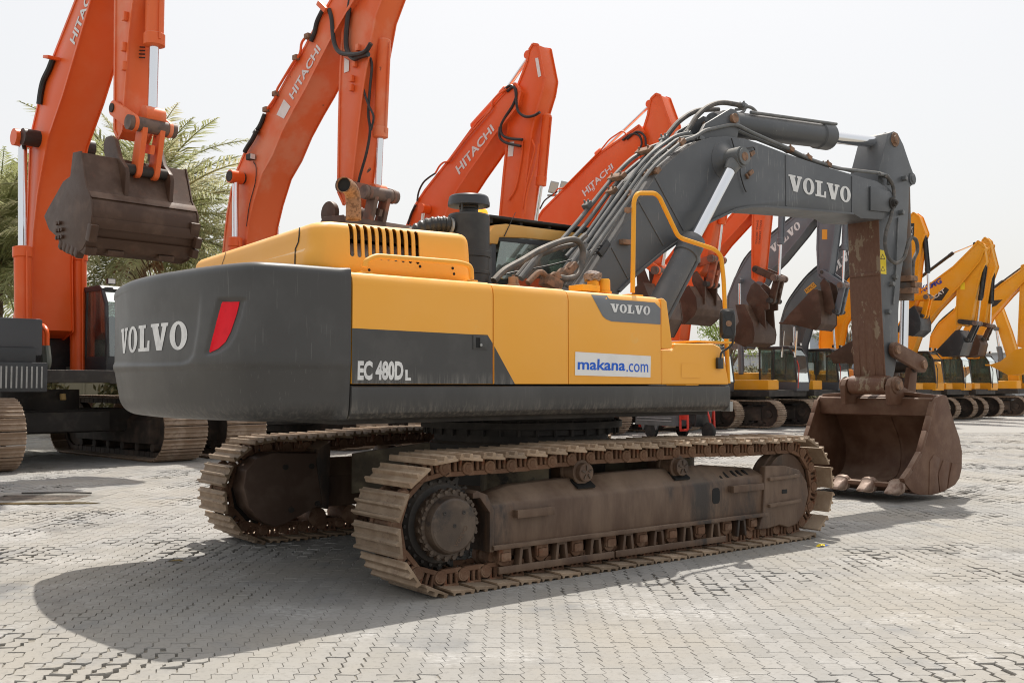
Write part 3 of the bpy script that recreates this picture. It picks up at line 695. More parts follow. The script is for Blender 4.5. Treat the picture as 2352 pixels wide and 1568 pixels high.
def cw_point(s, z, extra=0.0, disp=True):
    x, y = outline(s); x2, y2 = outline(min(SLEN, s + .01)); x1, y1 = outline(max(0, s - .01))
    tx, ty = x2 - x1, y2 - y1; l = math.hypot(tx, ty); nx, ny = ty / l, -tx / l       # outward
    if nx * (x + 3.0) + ny * y < 0: nx, ny = -nx, -ny
    fade = sstep(s, 0, .10) * sstep(SLEN - s, 0, .10)
    d = -inset(z) * (0.35 + .65 * fade) + extra
    p = Vector((x + nx * d, y + ny * d, z))
    if disp and 1.5 < z < 2.35 and fade > .99:
        a, b = to_px(MF, p)
        k = .014 * sstep(pdist(a, b, PANEL), -5, 5) * sstep(b, 650, 740) + .024 * sstep(pdist(a, b, REFL), -4, 4)
        p -= Vector((nx, ny, 0)) * k
    return p
zs = [Z0 + (Z1 - Z0) * (0.5 - 0.5 * math.cos(math.pi * (k / NZ) ** 1.0)) * .35 + (Z1 - Z0) * (k / NZ) * .65 for k in range(NZ + 1)]
ss = [SLEN * k / NS for k in range(NS + 1)]
g = G(); W_ = NS + 1
vs = [cw_point(s, z) for z in zs for s in ss]
g.add(vs, [(j * W_ + i, j * W_ + i + 1, (j + 1) * W_ + i + 1, (j + 1) * W_ + i) for j in range(NZ) for i in range(NS)], True)
g.add([vs[i] for i in range(W_)], [tuple(range(W_))]); g.add([vs[NZ * W_ + i] for i in range(W_)], [tuple(range(W_))])
rim = [j * W_ for j in range(NZ + 1)] + [j * W_ + NS for j in range(NZ, -1, -1)]
g.add([vs[i] for i in rim], [tuple(range(len(rim)))])
cw = g.build('counterweight', CWG, EX, shade=50)
cwb = bvh_of(cw)
def s_at_px(px, z, lo, hi):
    for _ in range(40):
        m = (lo + hi) / 2
        if to_px(MF, cw_point(m, z, 0, False))[0] > px: lo = m
        else: hi = m
    return (lo + hi) / 2
sa = s_at_px(427, 1.95, SLEN * .30, SLEN * .80); sb = s_at_px(275, 1.95, SLEN * .30, SLEN * .86)
it, wd = slab_word('VOLVO', 1.0, .11)
g = G()
for vs_, fs_ in it:
    base = [(sb + (sa - sb) * a / wd, 1.842 + .208 * b) for a, b in vs_]
    g.add([cw_point(s, z, .0035) for s, z in base], fs_)
lo_ = g.build('lettering', WHITE, cw, weld=False, shade=0)
decal('reflector', [(REFI, [tuple(range(len(REFI)))])], MF, cwb, REDR, cw, .004, cuts=3)
g = G(); g.cyl(P3(578, 613, -.9)[:2] + (2.44,), P3(578, 613, -.9)[:2] + (2.47,), .02, 8); g.build('lifting_bolt', DRK, cw)
g = G(); x, y, z = P3(790, 612, -1.35); g.box((x - .35, -1.2, 2.455), (.05, .05, .04)); g.build('lifting_eye', DRK, cw, .008)

# deck frame and skirt -------------------------------------------------
UP = empty('superstructure'); UP.parent = EX
XF = S(1677, 900, -HW)[0]
g = G(); g.box(((-2.9 + XF - .15) / 2, .05, 1.36), (XF - .15 + 2.9, 2.9, .16)); g.build('main_deck', DRK, UP)
g = G(); g.box((-.95, .1, 1.85), (3.6, 2.2, .86)); g.build('engine_bay', DRK, UP)
for sy in (-1, 1):
    g = G(); rings = []
    for x in (XSEAM + .012, XF):
        rings.append([(x, sy * (HW - .12), 1.57), (x, sy * (HW - .02), 1.572), (x, sy * (HW + .003), 1.56), (x, sy * (HW + .003), 1.42), (x, sy * (HW - .015), 1.365), (x, sy * (HW - .06), 1.325), (x, sy * (HW - .12), 1.315), (x, sy * (HW - .3), 1.32)])
    g.loft(rings, True, False); g.build('skirt', SKG, UP, .006, shade=50)
a = P3(1681, 940, -HW + .03); g = G(); g.box((XF + .02, -HW + .06, 1.36), (.05, .12, .10)); g.build('skirt_end_bracket', ALU, UP, .008)

# side doors -----------------------------------------------------------
def door(name, xa, xb, zt, m=YEL, sy=-1, parent=None, yin=1.02, zb=1.585):
    rings = []
    for x in (xa + .005, xb - .005):
        rings.append([(x, sy * (HW - .05), zb), (x, sy * HW, zb), (x, sy * HW, zt - .10), (x, sy * (HW - .010), zt - .055), (x, sy * (HW - .035), zt - .018), (x, sy * (HW - .075), zt - .002), (x, sy * (HW - .13), zt), (x, sy * yin, zt + .012), (x, sy * yin, zt - .05)])
    g = G(); g.loft(rings, True, False); return g.build(name, m, parent or UP, .004, shade=55, seg=2)
seam = [S(q, 760, -HW)[0] for q in (806.5, 1133, 1305.5, 1518.5)]
ZT = 2.425
d1 = door('side_door', seam[0] + .006, seam[1], ZT); d2 = door('side_door', seam[1], seam[2], ZT - .005); d3 = door('side_door', seam[2], seam[3], ZT - .012)
for k in range(3): door('side_door', (-2.87, -1.5, -.1)[k], (-1.5, -.1, .5)[k], ZT - .01, sy=1)
g = G()
g.box(((seam[0] + seam[3]) / 2, -HW + .055, 1.98), (seam[3] - seam[0] - .02, .05, .78)); g.build('door_frame', BLACKIN, UP)
db = [bvh_of(d) for d in (d1, d2, d3)]
pl = lambda pts, y=-HW - .0025: G().add([P3(a, b, y) for a, b in pts], [tuple(range(len(pts)))])
pl([(808.5, 753.5), (1088, 768), (1120, 769), (1131.5, 788), (1131.5, 881), (808.5, 881)]).build('dark_decal', DECALD, d1, weld=False, shade=0)
pl([(1135.5, 795), (1183, 882), (1135.5, 882)]).build('dark_decal', DECALD, d2, weld=False, shade=0)
decal('grey_decal', [([(1354.5, 671), (1400, 674), (1450, 678), (1516.5, 684), (1516.8, 745), (1404, 738), (1392, 733), (1384, 726), (1370, 700)], [tuple(range(9))])], MF, db[2], DECALG, d3, .0025, cuts=4)
# door latch
x, z = S(1102, 786, -HW)
g = G(); g.box((x, -HW - .004, z), (.145, .012, .115)); lt = g.build('door_latch', DECALD, d1, .004)
g = G(); g.box((x - .028, -HW - .0105, z - .004), (.035, .003, .082)); g.build('latch_recess', BLACKIN, lt)
g = G(); g.box((x + .02, -HW - .013, z - .004), (.055, .008, .082)); g.build('latch_handle', DECALD, lt, .003)
g = G(); g.lathe((x + .0, -HW - .016, z - .022), (0, -1, 0), [(0, .012), (.006, .012), (.007, .004)], 12); g.build('lock_cylinder', ALU, lt)
def quad(a, b, c, d, y): return [P3(*q, y) for q in (a, b, c, d)]
YD = -HW - .005
letters('lettering', 'EC 480D', quad((821, 873), (926, 873), (927, 829), (822, 828), YD), WHITE, d1, bold=.045)
letters('lettering', 'L', quad((931, 873.5), (944, 873.5), (944, 849), (931, 849), YD), WHITE, d1, bold=.06)
letters('lettering', 'VOLVO', quad((1403, 716), (1493, 723.5), (1494, 703.5), (1402, 697), -HW - .006), WHITE, d3, slab=True)
st = pl([(1321.5, 807.5), (1495, 817.5), (1494, 866.5), (1320.5, 861.5)], -HW - .004).build('sticker', BOARD, d3, weld=False, shade=0)
letters('lettering', 'makana', quad((1327, 848.5), (1436, 851.5), (1437.5, 826), (1327.5, 823), -HW - .0065), BLUE, st, bold=.02)
letters('lettering', '.com', quad((1439, 853.5), (1489, 855), (1489, 836), (1439, 834), -HW - .0065), BLUE, st)

# front fairing and tool box --------------------------------------------
fz = MF.poly([(1520, 684), (1526, 685), (1533, 692), (1545, 785), (1545.5, 797), (1541, 801.5), (1520, 800.5)], -HW)
g = G(); g.prism(fz, -HW + .004, -1.0); g.build('front_fairing', YEL, UP, .02, seg=3)
bx = MF.poly([(1520, 803), (1541, 805), (1549, 800), (1550, 788), (1640, 789), (1655, 796), (1663, 812), (1676, 883), (1520, 883)], -HW)
g = G(); g.prism(bx, -HW, -.72); tb = g.build('tool_box', YEL, UP, .03, seg=3)
g = G(); g.bar(P3(1552, 786, -1.2), P3(1640, 789, -1.2), .55, .02); g.build('lid', YRAIL, tb, .006)
pl([(1565, 834.5), (1608, 835), (1608, 868), (1565, 867)], -HW - .004).build('access_panel', YEL, tb, weld=False, shade=0)
# mirror
x, y, z = P3(1651, 834, -HW - .01); g = G(); g.box((x, y - .012, z), (.085, .03, .11)); mb = g.build('mirror_bracket', BLK, tb, .006)
g = G(); g.tube(bendpath([(x, y - .02, z + .04), (x, y - .03, z + .11), (x + .06, y - .07, z + .15), P3(1683, 790, y - .10), P3(1685, 765, y - .12)], .05), .011, 8); g.build('mirror_arm', BLK, mb)
mx, my, mz = P3(1671, 743.5, y - .12); mh = S(1671, 709, y - .12)[1] - mz
g = G(); ring = []
for sc, yy in ((.80, -.045), (1.0, -.02), (1.0, .02), (.94, .035)):
    r_ = []
    for k in range(24):
        a = 2 * math.pi * k / 24; cx_ = math.copysign(abs(math.cos(a)) ** .4, math.cos(a)) * .078 * sc; cz_ = math.copysign(abs(math.sin(a)) ** .4, math.sin(a)) * mh * sc
        r_.append(Vector((cx_, yy, cz_)))
    ring.append([Matrix.Rotation(R(-35), 3, 'Z') @ p + Vector((mx, my, mz)) for p in r_])
g.loft(ring); mi = g.build('mirror', BLK, tb, shade=40)
MZ = Matrix.Rotation(R(-35), 3, 'Z')
g = G(); c0 = Vector((mx, my, mz)); g.lathe(c0 + MZ @ Vector((0, -.044, 0)), MZ @ Vector((0, -1, 0)), [(0, .030), (.006, .030), (.007, .012), (.014, .012), (.015, .001)], 14); g.build('mirror_boss', CLAMP, mi)
g = G()
for sx_, sz_ in ((1, 1), (-1, 1), (1, -1), (-1, -1)): g.bar(c0 + MZ @ Vector((sx_ * .02, -.046, sz_ * .03)), c0 + MZ @ Vector((sx_ * .05, -.043, sz_ * mh * .72)), .005, .008, MZ @ Vector((0, 1, 0)))
g.build('mirror_rib', BLK, mi)

# rails -------------------------------------------------------------------
YR = -1.42
g = G(); g.tube(bendpath([P3(838, 613, YR), P3(840, 600, YR), P3(862, 588, YR), P3(1055, 603, YR), P3(1082, 611, YR), P3(1083, 641, YR)], .07, 5), .022, 12); rl = g.build('hood_handrail', YEL, UP)
for q in ((838, 614), (1081, 640)):
    x, y, z = P3(*q, YR); g = G(); g.box((x + .0, y, 2.437), (.10, .07, .012)); g.build('rail_foot', YEL, rl, .003)
YR = -1.33
rp = [P3(1453, 672, YR), P3(1456, 460, YR), P3(1464, 444, YR), P3(1503, 444, YR), P3(1514, 452, YR), P3(1556, 540, YR), P3(1566, 548, YR), P3(1640, 572, YR), P3(1656, 586, YR), P3(1662, 640, YR), P3(1673, 880, YR), ]
g = G(); g.tube(bendpath(rp, .06, 4), .023, 10); fr_ = g.build('front_handrail', YRAIL, UP)
x, y, z = rp[0]; g = G(); g.box((x, y, 2.432), (.20, .09, .016)); g.build('rail_foot', YRAIL, fr_, .003)
x, y, z = P3(1438, 482, YR + .03); g = G(); g.box((x + .02, y, z), (.05, .04, .05)); g.build('rail_clip', CLAMP, fr_, .005)

# hood --------------------------------------------------------------------
HR, HL = -1.25, 1.32
def rrect(xa, xb, ya, yb, r, n=6):
    out = []
    for cx_, cy_, a0 in ((xb - r, yb - r, 0), (xa + r, yb - r, 90), (xa + r, ya + r, 180), (xb - r, ya + r, 270)):
        for k in range(n + 1): a = R(a0 + 90 * k / n); out.append((cx_ + r * math.cos(a), cy_ + r * math.sin(a)))
    return out
hx0, hx1 = -3.06, -1.50
rings = []
for z, ins, ins_r in ((2.44, 0, 0), (2.52, .002, .0), (2.60, .006, .012), (2.66, .010, .035), (2.76, .016, .042), (2.81, .024, .05), (2.838, .038, .066), (2.856, .058, .09), (2.866, .085, .13), (2.876, .30, .42)):
    r_ = rrect(hx0 + ins_r, hx1 - ins * .8, HR + ins, HL - ins, .13 - min(.06, ins * .4), 8)
    rings.append([Vector((x, y + 0, z - .06 * sstep(y, .2, 1.3) * (1 if z > 2.6 else 0) - .035 * sstep(-x, 2.5, 3.1) * (1 if z > 2.6 else 0))) for x, y in r_])
g = G(); g.loft(rings, False); g.add(rings[-1], [tuple(range(len(rings[-1])))], True)
hood = g.build('engine_hood', YEL, UP, shade=40)
slotx = [810.7 + (960.8 - 810.7) * k / 9 for k in range(10)]
cut = G()
for k, sx_ in enumerate(slotx):
    t = k / 9; xa, za = S(sx_, 511 + 19 * t, HR); xb, zb = S(sx_, 589 + 18 * t, HR); wv = .019
    pts = [(xa + wv * math.cos(R(a)), za - wv + wv * math.sin(R(a))) for a in range(0, 181, 30)] + [(xa + wv * math.cos(R(a)), zb + wv + wv * math.sin(R(a))) for a in range(180, 361, 30)]
    cut.prism(pts, HR - .1, HR + .14)
co = cut.build('cutter', BLK, UP, weld=False, shade=0)
sm = hood.modifiers.new('s', 'SOLIDIFY'); sm.thickness = .012; sm.offset = -1
bo = hood.modifiers.new('b', 'BOOLEAN'); bo.object = co; bo.operation = 'DIFFERENCE'; bo.solver = 'EXACT'
dg = bpy.context.evaluated_depsgraph_get(); nm = bpy.data.meshes.new_from_object(hood.evaluated_get(dg)); hood.modifiers.clear(); hood.data = nm
bpy.data.objects.remove(co)
g = G(); g.cyl((-2.6, HR + .32, 2.60), (-1.75, HR + .32, 2.62), .13, 20); mf = g.build('muffler', ALU, UP)
g = G(); g.box((-2.25, HR + .62, 2.6), (1.3, .05, .42)); g.build('muffler_shield', BLACKIN, UP)
hb = bvh_of(hood)
def seamline(pxs, w_=1.0): return [([(a - w_, b) for a, b in pxs] + [(a + w_, b) for a, b in pxs[::-1]], [tuple(range(2 * len(pxs)))])]
decal('panel_gap', seamline([(689, 507), (688, 540), (686, 556), (679, 572), (678, 608)], 1.3), MF, hb, BLACKIN, hood, .004, cuts=5)
decal('panel_gap', seamline([(523, 545), (522, 570), (515, 595), (509, 612)], .5), MF, hb, BLACKIN, hood, .004, cuts=5)
for q in ((848, 620), (1040, 616), (965, 612), (1043, 629)):
    x, z = S(*q, HR); g = G(); g.cyl((x, HR - .002, z), (x, HR + .01, z), .012, 8); g.build('hood_hole', BLACKIN, hood)
g = G(); g.lathe((-2.05, -.35, 2.865), (0, 0, 1), [(0, .25), (.02, .24), (.03, .20)], 24); g.build('exhaust_collar', YEL, hood)
# exhaust stack
YE = -.35; g = G()
path = smoothpath([P3(812, 505, YE), P3(812, 470, YE), P3(811, 455, YE), P3(808, 441, YE - .02), P3(800, 430, YE - .06), P3(789, 424, YE - .12)], 5)
g.tube(path, .068, 20, cap=False)
# end of the pipe is cut on the slant
ee = path[-1]; dv = (path[-1] - path[-2]).normalized()
ex = g.build('exhaust_pipe', EXH, UP); sol = ex.modifiers.new('s', 'SOLIDIFY'); sol.thickness = .006; sol.offset = -1
nr = len(path) - 1; ends = []
for v in ex.data.vertices[nr * 20:(nr + 1) * 20]: ends.append(v.co.copy())
g = G(); g.add([q - dv * .02 for q in ends], [tuple(range(20))]); g.build('exhaust_bore', BLACKIN, ex, weld=False, shade=0)

# air intake ---------------------------------------------------------------
YA = -.55; ax, az0 = S(1076.5, 640, YA); az1 = S(1076.5, 493, YA)[1]; zt_ = S(1076.5, 449, YA)[1]
g = G(); g.lathe((ax, YA, 2.40), (0, 0, 1), [(0, .195), (.20, .195), (.205, .203), (.23, .203), (.235, .193), (.36, .192), (.365, .205), (.415, .205), (.42, .196), (az1 - 2.42, .196), (az1 - 2.405, .188), (az1 - 2.40, .17), (az1 - 2.395, .09)], 40); ai = g.build('air_cleaner', BLK, UP, shade=25)
g = G(); g.lathe((ax, YA, az1 - .005), (0, 0, 1), [(0, .088), (.05, .088), (.055, .094), (.06, .086), (zt_ - az1 - .06, .086)], 28); nk = g.build('intake_neck', BLK, ai, shade=25)
g = G(); g.lathe((ax, YA, zt_ - .105), (0, 0, 1), [(0, .185), (.002, .197), (.03, .198), (.085, .185), (.098, .172), (.10, .1), (.102, .001)], 40); g.build('rain_cap', mat('slate plastic', (.03, .034, .042), .38), ai, shade=30)
msh = mat('intake mesh', (.10, .065, .04), .8)
g = G()
for k in range(28): a = 2 * math.pi * k / 28; g.bar((ax + .089 * math.cos(a), YA + .089 * math.sin(a), az1 + .065), (ax + .089 * math.cos(a), YA + .089 * math.sin(a), az1 + .11), .004, .004)
for zz in (.07, .08, .09, .10): g.lathe((ax, YA, az1 + zz), (0, 0, 1), [(0, .087), (0, .091), (.003, .091), (.003, .087)], 28)
g.build('intake_grille', msh, ai)
g = G(); g.bar((ax - .15, YA - .1, az1), (ax - .15, YA - .1, az1 + .09), .012, .012); g.bar((ax - .15, YA - .1, az1 + .09), (ax - .05, YA - .05, az1 + .09), .012, .012); g.build('cap_bracket', BLK, ai)
hp = smoothpath([(ax - .14, YA, az1 - .13), (ax - .28, YA + .04, az1 - .115), (ax - .42, YA + .12, az1 - .15), (ax - .52, YA + .22, az1 - .26), (ax - .56, YA + .3, az1 - .45)], 14)
g = G(); g.tube(hp, [(.078 if k % 4 < 2 else .070) for k in range(len(hp))], 16); g.build('air_hose', BLK, ai, shade=20)
g = G(); g.lathe((ax - .205, YA + .01, az1 - .13), (-1, .05, .05), [(0, .083), (.02, .083)], 20); g.build('hose_clip', ALU, ai)

# beacon
bxp, bz = S(1108, 489, .55); g = G(); g.lathe((bxp, .55, bz - .055), (0, 0, 1), [(0, .062), (.06, .060), (.085, .05), (.10, .03), (.105, .001)], 20); bc = g.build('beacon', AMB, UP, shade=40)
# cab -----------------------------------------------------------------------
CY = .47
cb = empty('cab'); cb.parent = EX
CYL = mat('cab roof yellow', (0.70, 0.37, 0.085), .45, var=(.72, .42, .13), vs=1.5, dust=(.75, .58, .36), dustamt=.5)
pts = MF.poly([(1126, 640), (1128, 560), (1131, 518), (1300, 533), (1355, 545), (1360, 700), (1130, 700)], CY)
X0c = pts[0][0]; X1c = X0c + 1.95
y0c, y1c = CY + .02, CY + 1.03
g = G(); g.prism([(X0c, 1.5), (X0c, 2.28), (X1c - .02, 2.05), (X1c, 1.5)], y0c, y1c); cab = g.build('cab_base', CABG, cb, .02)
for yy in (y0c + .03, y1c - .03):
    g = G(); g.bar((X0c + .05, yy, 2.2), (X0c + .05, yy, 3.16), .06, .10, (0, 1, 0)); g.build('rear_pillar', CABG, cb, .01)
    g = G(); g.bar((X1c - .05, yy, 2.0), (X1c - .34, yy, 3.16), .06, .09, (0, 1, 0)); g.build('front_pillar', CABG, cb, .01)
    g = G(); g.bar((X0c + .04, yy, 3.17), (X1c - .3, yy, 3.17), .06, .08, (0, 1, 0)); g.build('roof_rail', CABG, cb, .01)
g = G(); g.box(((X0c + X1c) / 2 - .15, (y0c + y1c) / 2, 3.16), (1.6, 1.0, .05)); g.build('head_lining', CABG, cb)
g = G(); g.box((X0c + .55, (y0c + y1c) / 2, 2.62), (.13, .46, .70), Matrix.Rotation(R(-8), 3, 'Y')); g.box((X0c + .50, (y0c + y1c) / 2, 3.02), (.09, .26, .18)); g.build('seat', BLK, cb, .05)
for nm, q in (('door_window', [(X0c + .1, y1c - .01, 2.26), (X1c - .1, y1c - .01, 2.06), (X1c - .36, y1c - .01, 3.14), (X0c + .1, y1c - .01, 3.14)]), ('windscreen', [(X1c - .03, y0c + .06, 2.06), (X1c - .03, y1c - .06, 2.06), (X1c - .34, y1c - .06, 3.14), (X1c - .34, y0c + .06, 3.14)]), ('rear_window', [(X0c + .02, y0c + .06, 2.3), (X0c + .02, y1c - .06, 2.3), (X0c + .02, y1c - .06, 3.12), (X0c + .02, y0c + .06, 3.12)])):
    g = G(); g.add(q, [(0, 1, 2, 3)]); g.build(nm, GLASSL, cb)
rp_ = [(X0c - .02, 3.10), (X0c - .02, 3.22), (X0c + .05, 3.31), (X0c + .22, 3.34), (X1c - .45, 3.34), (X1c - .25, 3.27), (X1c - .2, 3.22), (X0c + .5, 3.205), (X0c + .12, 3.18), (X0c + .10, 3.10)]
g = G(); g.prism(rp_, CY - .01, CY + 1.06); g.build('cab_roof', CYL, cb, .02)
g = G(); g.box(((X0c + X1c) / 2 - .1, CY + .5, 3.405), (1.75, .98, .03))
gr_ = g.build('roof_guard', DRK, cb, .006)
g = G()
for k in range(4): g.bar((X0c + .05 + k * .42, CY + .05, 3.365), (X0c + .05 + k * .42, CY + .95, 3.365), .04, .05)
g.build('guard_mount', DRK, cb)
gl = MF.poly([(1142, 640), (1138, 615), (1150, 552), (1162, 538), (1200, 535), (1280, 546), (1330, 556), (1345, 640)], CY + .015)
g = G(); g.prism(gl, CY + .012, CY + .022); g.build('side_window', GLASSL, cb)
g = G(); g.tube([P3(1158, 543, CY - .02), P3(1184, 488, CY - .02)], .006, 6, r2=.003); g.build('aerial', BLK, cb)
# ------------------------------------------------------------------ boom
BY = .31
BM = empty('boom_assembly'); BM.parent = EX
bpts = [(1310, 748), (1296, 728), (1304, 712), (1354, 639), (1449, 494), (1515, 392), (1540, 369), (1565, 349), (1607, 323), (1637, 315), (1670, 313), (1710, 318), (1749, 331), (1805, 352.5), (1900, 384), (1974, 405), (1986, 409), (2014, 416), (2043, 434), (2058, 450), (2062, 467), (2053, 487), (2029, 504), (1978, 502), (1959, 490), (1880, 483), (1806, 477), (1762, 474), (1718, 474.5), (1690, 480), (1664, 492), (1634, 506), (1594, 527), (1518, 580), (1459, 629.5), (1416, 672), (1340, 745)]
bl = MF.poly(bpts, -BY)
g = G(); g.prism(bl, -BY, BY); boom = g.build('boom', BOOMG, BM, .012, seg=2)
def strip(pa, pb, w_, y=-BY, m=BOOMG, par=boom, h=.012, name='stiffener'):
    a = Vector(P3(*pa, y - h * .3)); b = Vector(P3(*pb, y - h * .3)); g = G(); g.bar(a, b, h, w_, (0, 1, 0)) if False else g.bar(a, b, w_, h, (0, 1, 0)); return g.build(name, m, par, .003, seg=1)
for pa, pb, w_ in (((1506, 405), (1572, 528), .05), ((1468, 462), (1525, 564), .03), ((1405, 568), (1443, 640), .022), ((1805, 356), (1806, 473), .022), ((1957, 405), (1957, 488), .022)): strip(pa, pb, w_)
# flange along lower edge
low = [(1420, 668), (1459, 629.5), (1518, 580), (1594, 527), (1634, 506), (1664, 492), (1690, 480), (1718, 474.5), (1762, 474), (1806, 477), (1880, 483), (1957, 490)]
for sy in (-1,):
    for a, b in zip(low, low[1:]):
        A_ = Vector(P3(*a, -BY)); B_ = Vector(P3(*b, -BY)); g = G(); g.bar(A_ + Vector((0, -.006, -.006)), B_ + Vector((0, -.006, -.006)), .05, .025); g.build('lower_flange', BOOMG, boom)
letters('lettering', 'VOLVO', [P3(*q, -BY - .006) for q in ((1811, 437), (1954, 466.5), (1954, 431), (1811, 400))], WHITE, boom, slab=True)
g = G(); g.prism(MF.poly([(1996, 428), (2040, 440), (2052, 458), (2050, 476), (2038, 488), (1996, 484)], -BY), -BY - .03, -BY); g.build('nose_plate', BOOMG, boom, .012)
c = Vector(P3(2049, 467, -BY - .03)); g = G(); g.lathe(c, (0, -1, 0), [(0, .085), (.02, .085), (.022, .05), (.06, .048), (.062, .025), (.085, .025)], 20); g.build('nose_pin', DRK, boom)
# cylinder boss
c = Vector(P3(1663, 370, -BY)); g = G(); g.lathe(c, (0, -1, 0), [(-.01, .235), (.006, .23), (.012, .205), (.05, .15), (.10, .115)], 36); g.build('pin_boss', BOOMG, boom, shade=30)
c = Vector((c.x, c.y, c.z))
pinL, pinR = Vector((c.x, BY + .22, c.z)), Vector((c.x, -BY - .30, c.z))
g = G(); g.cyl(pinR, pinL, .055, 16); g.build('boom_cylinder_pin', CLAMP, BM)
# boom cylinders
lowp = S(1484, 760, -BY - .2)
for sy in (-1, 1):
    cyl = empty('boom_cylinder'); cyl.parent = EX
    y = sy * (BY + .19); a = Vector((c.x, y, c.z)); b = Vector((lowp[0], y, lowp[1])); d = (b - a); L_ = d.length; d.normalize()
    g = G(); g.cyl((a.x, y - .10, a.z), (a.x, y + .10, a.z), .125, 28); g.cyl((a.x, y - .125, a.z), (a.x, y + .125, a.z), .10, 24); ey = g.build('rod_eye', PIPE, cyl)
    g = G(); g.lathe((a.x, y + sy * .126, a.z), (0, sy, 0), [(0, .055), (.01, .05), (.011, .001)], 16); g.build('pin_head', CLAMP, ey)
    g = G(); g.cyl(a + d * .09, a + d * .22, .10, 20, r2=.075); g.build('rod_neck', PIPE, cyl)
    t1 = (Vector(P3(1590, 545, y)) - a).length if sy < 0 else t1
    g = G(); g.cyl(a + d * .2, a + d * (t1 + .1), .068, 24); g.build('rod', CHROME, cyl)
    g = G(); g.lathe(a + d * t1, d, [(0, .08), (.0, .135), (.05, .145), (.07, .150), (.17, .150), (.18, .146), (.24, .146), (.25, .132), (L_ - t1 - .05, .132), (L_ - t1, .10)], 28); br = g.build('barrel', BOOMG, cyl, shade=30)
    sdv = d.cross(Vector((0, 1, 0))).normalized()
    if sdv.x < 0: sdv = -sdv
    g = G(); o_ = sdv * .155 + Vector((0, sy * .04, 0)); g.tube([a + d * (t1 + .22) + o_, a + d * (L_ - .1) + o_], .028, 10); g.build('oil_pipe', BOOMG, cyl)
    g = G(); g.box(a + d * (t1 + .16) + sdv * .15, (.09, .08, .10)); g.build('port_block', PIPE, cyl, .012)
# small brackets with lost sensors near the boss
for q in ((1727, 353), (1724, 397)):
    x, y, z = P3(*q, -BY - .02); g = G(); g.box((x, y, z), (.09, .04, .05), Matrix.Rotation(R(-35), 3, 'Y')); g.box((x - .06, y + .005, z - .05), (.07, .03, .025), Matrix.Rotation(R(50), 3, 'Y')); g.build('sensor_bracket', CLAMP, boom, .006)
for pp in ([(1680, 318), (1685, 335), (1688, 347)], [(1700, 385), (1701, 402), (1709, 430), (1714, 441)], [(1704, 340), (1718, 340), (1730, 338), (1734, 345)]):
    g = G(); g.tube(smoothpath([P3(*q, -BY - .025) for q in pp], 5), .008, 6); g.build('sensor_cable', BLK, boom)
x, y, z = P3(1437, 556, -BY - .03); g = G(); g.box((x, y, z), (.14, .07, .055)); g.build('rail_lug', CLAMP, boom, .006)
# arm-cylinder bracket on the boom top
lug = MF.poly([(1597, 322), (1617, 285), (1663, 257), (1675, 250), (1686, 253), (1696, 266), (1697, 284), (1690, 318), (1640, 322)], -.22)
for sy in (-1, 1):
    g = G(); g.prism(lug, sy * .22 - .025, sy * .22 + .025); g.build('bracket_plate', BOOMG, BM, .012)
ca = Vector(P3(1683, 274, 0)); ca.y = 0
x_, z_ = S(1683, 273, -.245); ca = Vector((x_, 0, z_))
x_, z_ = S(2055, 321, -.25); cb_ = Vector((x_, 0, z_))
ac = empty('arm_cylinder'); ac.parent = EX
d = (cb_ - ca).normalized(); L_ = (cb_ - ca).length; t1 = L_ * .655
g = G(); g.lathe(ca, d, [(-.12, .06), (-.10, .12), (.06, .15), (.10, .165), (t1 - .30, .165), (t1 - .28, .185), (t1 - .05, .19), (t1 - .03, .175), (t1, .16), (t1 + .03, .10)], 32); g.build('barrel', BOOMG, ac, shade=30)
g = G(); g.cyl(ca + d * t1, cb_ - d * .1, .082, 24); g.build('rod', CHROME, ac)
g = G(); g.cyl(cb_ - Vector((0, .12, 0)), cb_ + Vector((0, .12, 0)), .13, 20); g.build('rod_eye', PIPE, ac)
for e_ in (ca, cb_):
    g = G(); g.cyl(e_ - Vector((0, .29, 0)), e_ + Vector((0, .29, 0)), .06, 14); g.build('pin', CLAMP, ac)
for yy in (-.13, .13):
    g = G(); g.tube([ca + d * .5 + Vector((0, yy, .15)), ca + d * (t1 - .02) + Vector((0, yy, .15))], .022, 10); g.build('oil_pipe', PIPE, ac)

# ------------------------------------------------------------------ arm
AY = .235
AR = empty('arm_assembly'); AR.parent = EX
apts = [(2040, 306), (2053, 301.6), (2062, 306), (2075, 332), (2091, 379), (2101, 406), (2100.5, 421), (2089, 431), (2087, 485), (2083, 551), (2069, 636), (2064, 712), (2063, 771), (2061, 812), (2056, 850), (2046, 886), (2037, 897), (2033, 860), (2031, 822), (2025, 716), (2021.5, 625), (2018, 507), (2014, 440), (2020, 385), (2034, 330)]
apl = MF.poly(apts, -AY)
g = G(); g.prism(apl, -AY, AY); arm = g.build('arm', BOOMG, AR, .012)
g = G()
rear = [(2014, 480), (2018, 507), (2021.5, 625), (2025, 716), (2031, 822), (2035, 885)]
rr_ = MF.poly(rear, -AY)
g.prism([(x - .003, z) for x, z in rr_] + [(x - .022, z) for x, z in rr_[::-1]], -AY - .012, AY + .012); bp_ = g.build('worn_back_plate', ARMRUST, arm, .004)
bp_['label'] = 'rusty brown worn back plate'
for k, (yy, za, zb) in enumerate(((-.19, .02, .60), (-.06, .0, .55), (.07, .1, .62), (.18, .0, .58))):
    a = Vector((rr_[-1][0] * (1 - za) + rr_[2][0] * za - .026, yy, rr_[-1][1] * (1 - za) + rr_[2][1] * za)); b = Vector((rr_[-1][0] * (1 - zb) + rr_[2][0] * zb - .030, yy, rr_[-1][1] * (1 - zb) + rr_[2][1] * zb))
    g = G(); g.bar(a, b, .07, .014, (0, 1, 0)) if False else g.bar(a, b, .075, .014, (1, 0, 0)); g.build('wear_strip', ARMRUST, bp_, .004)
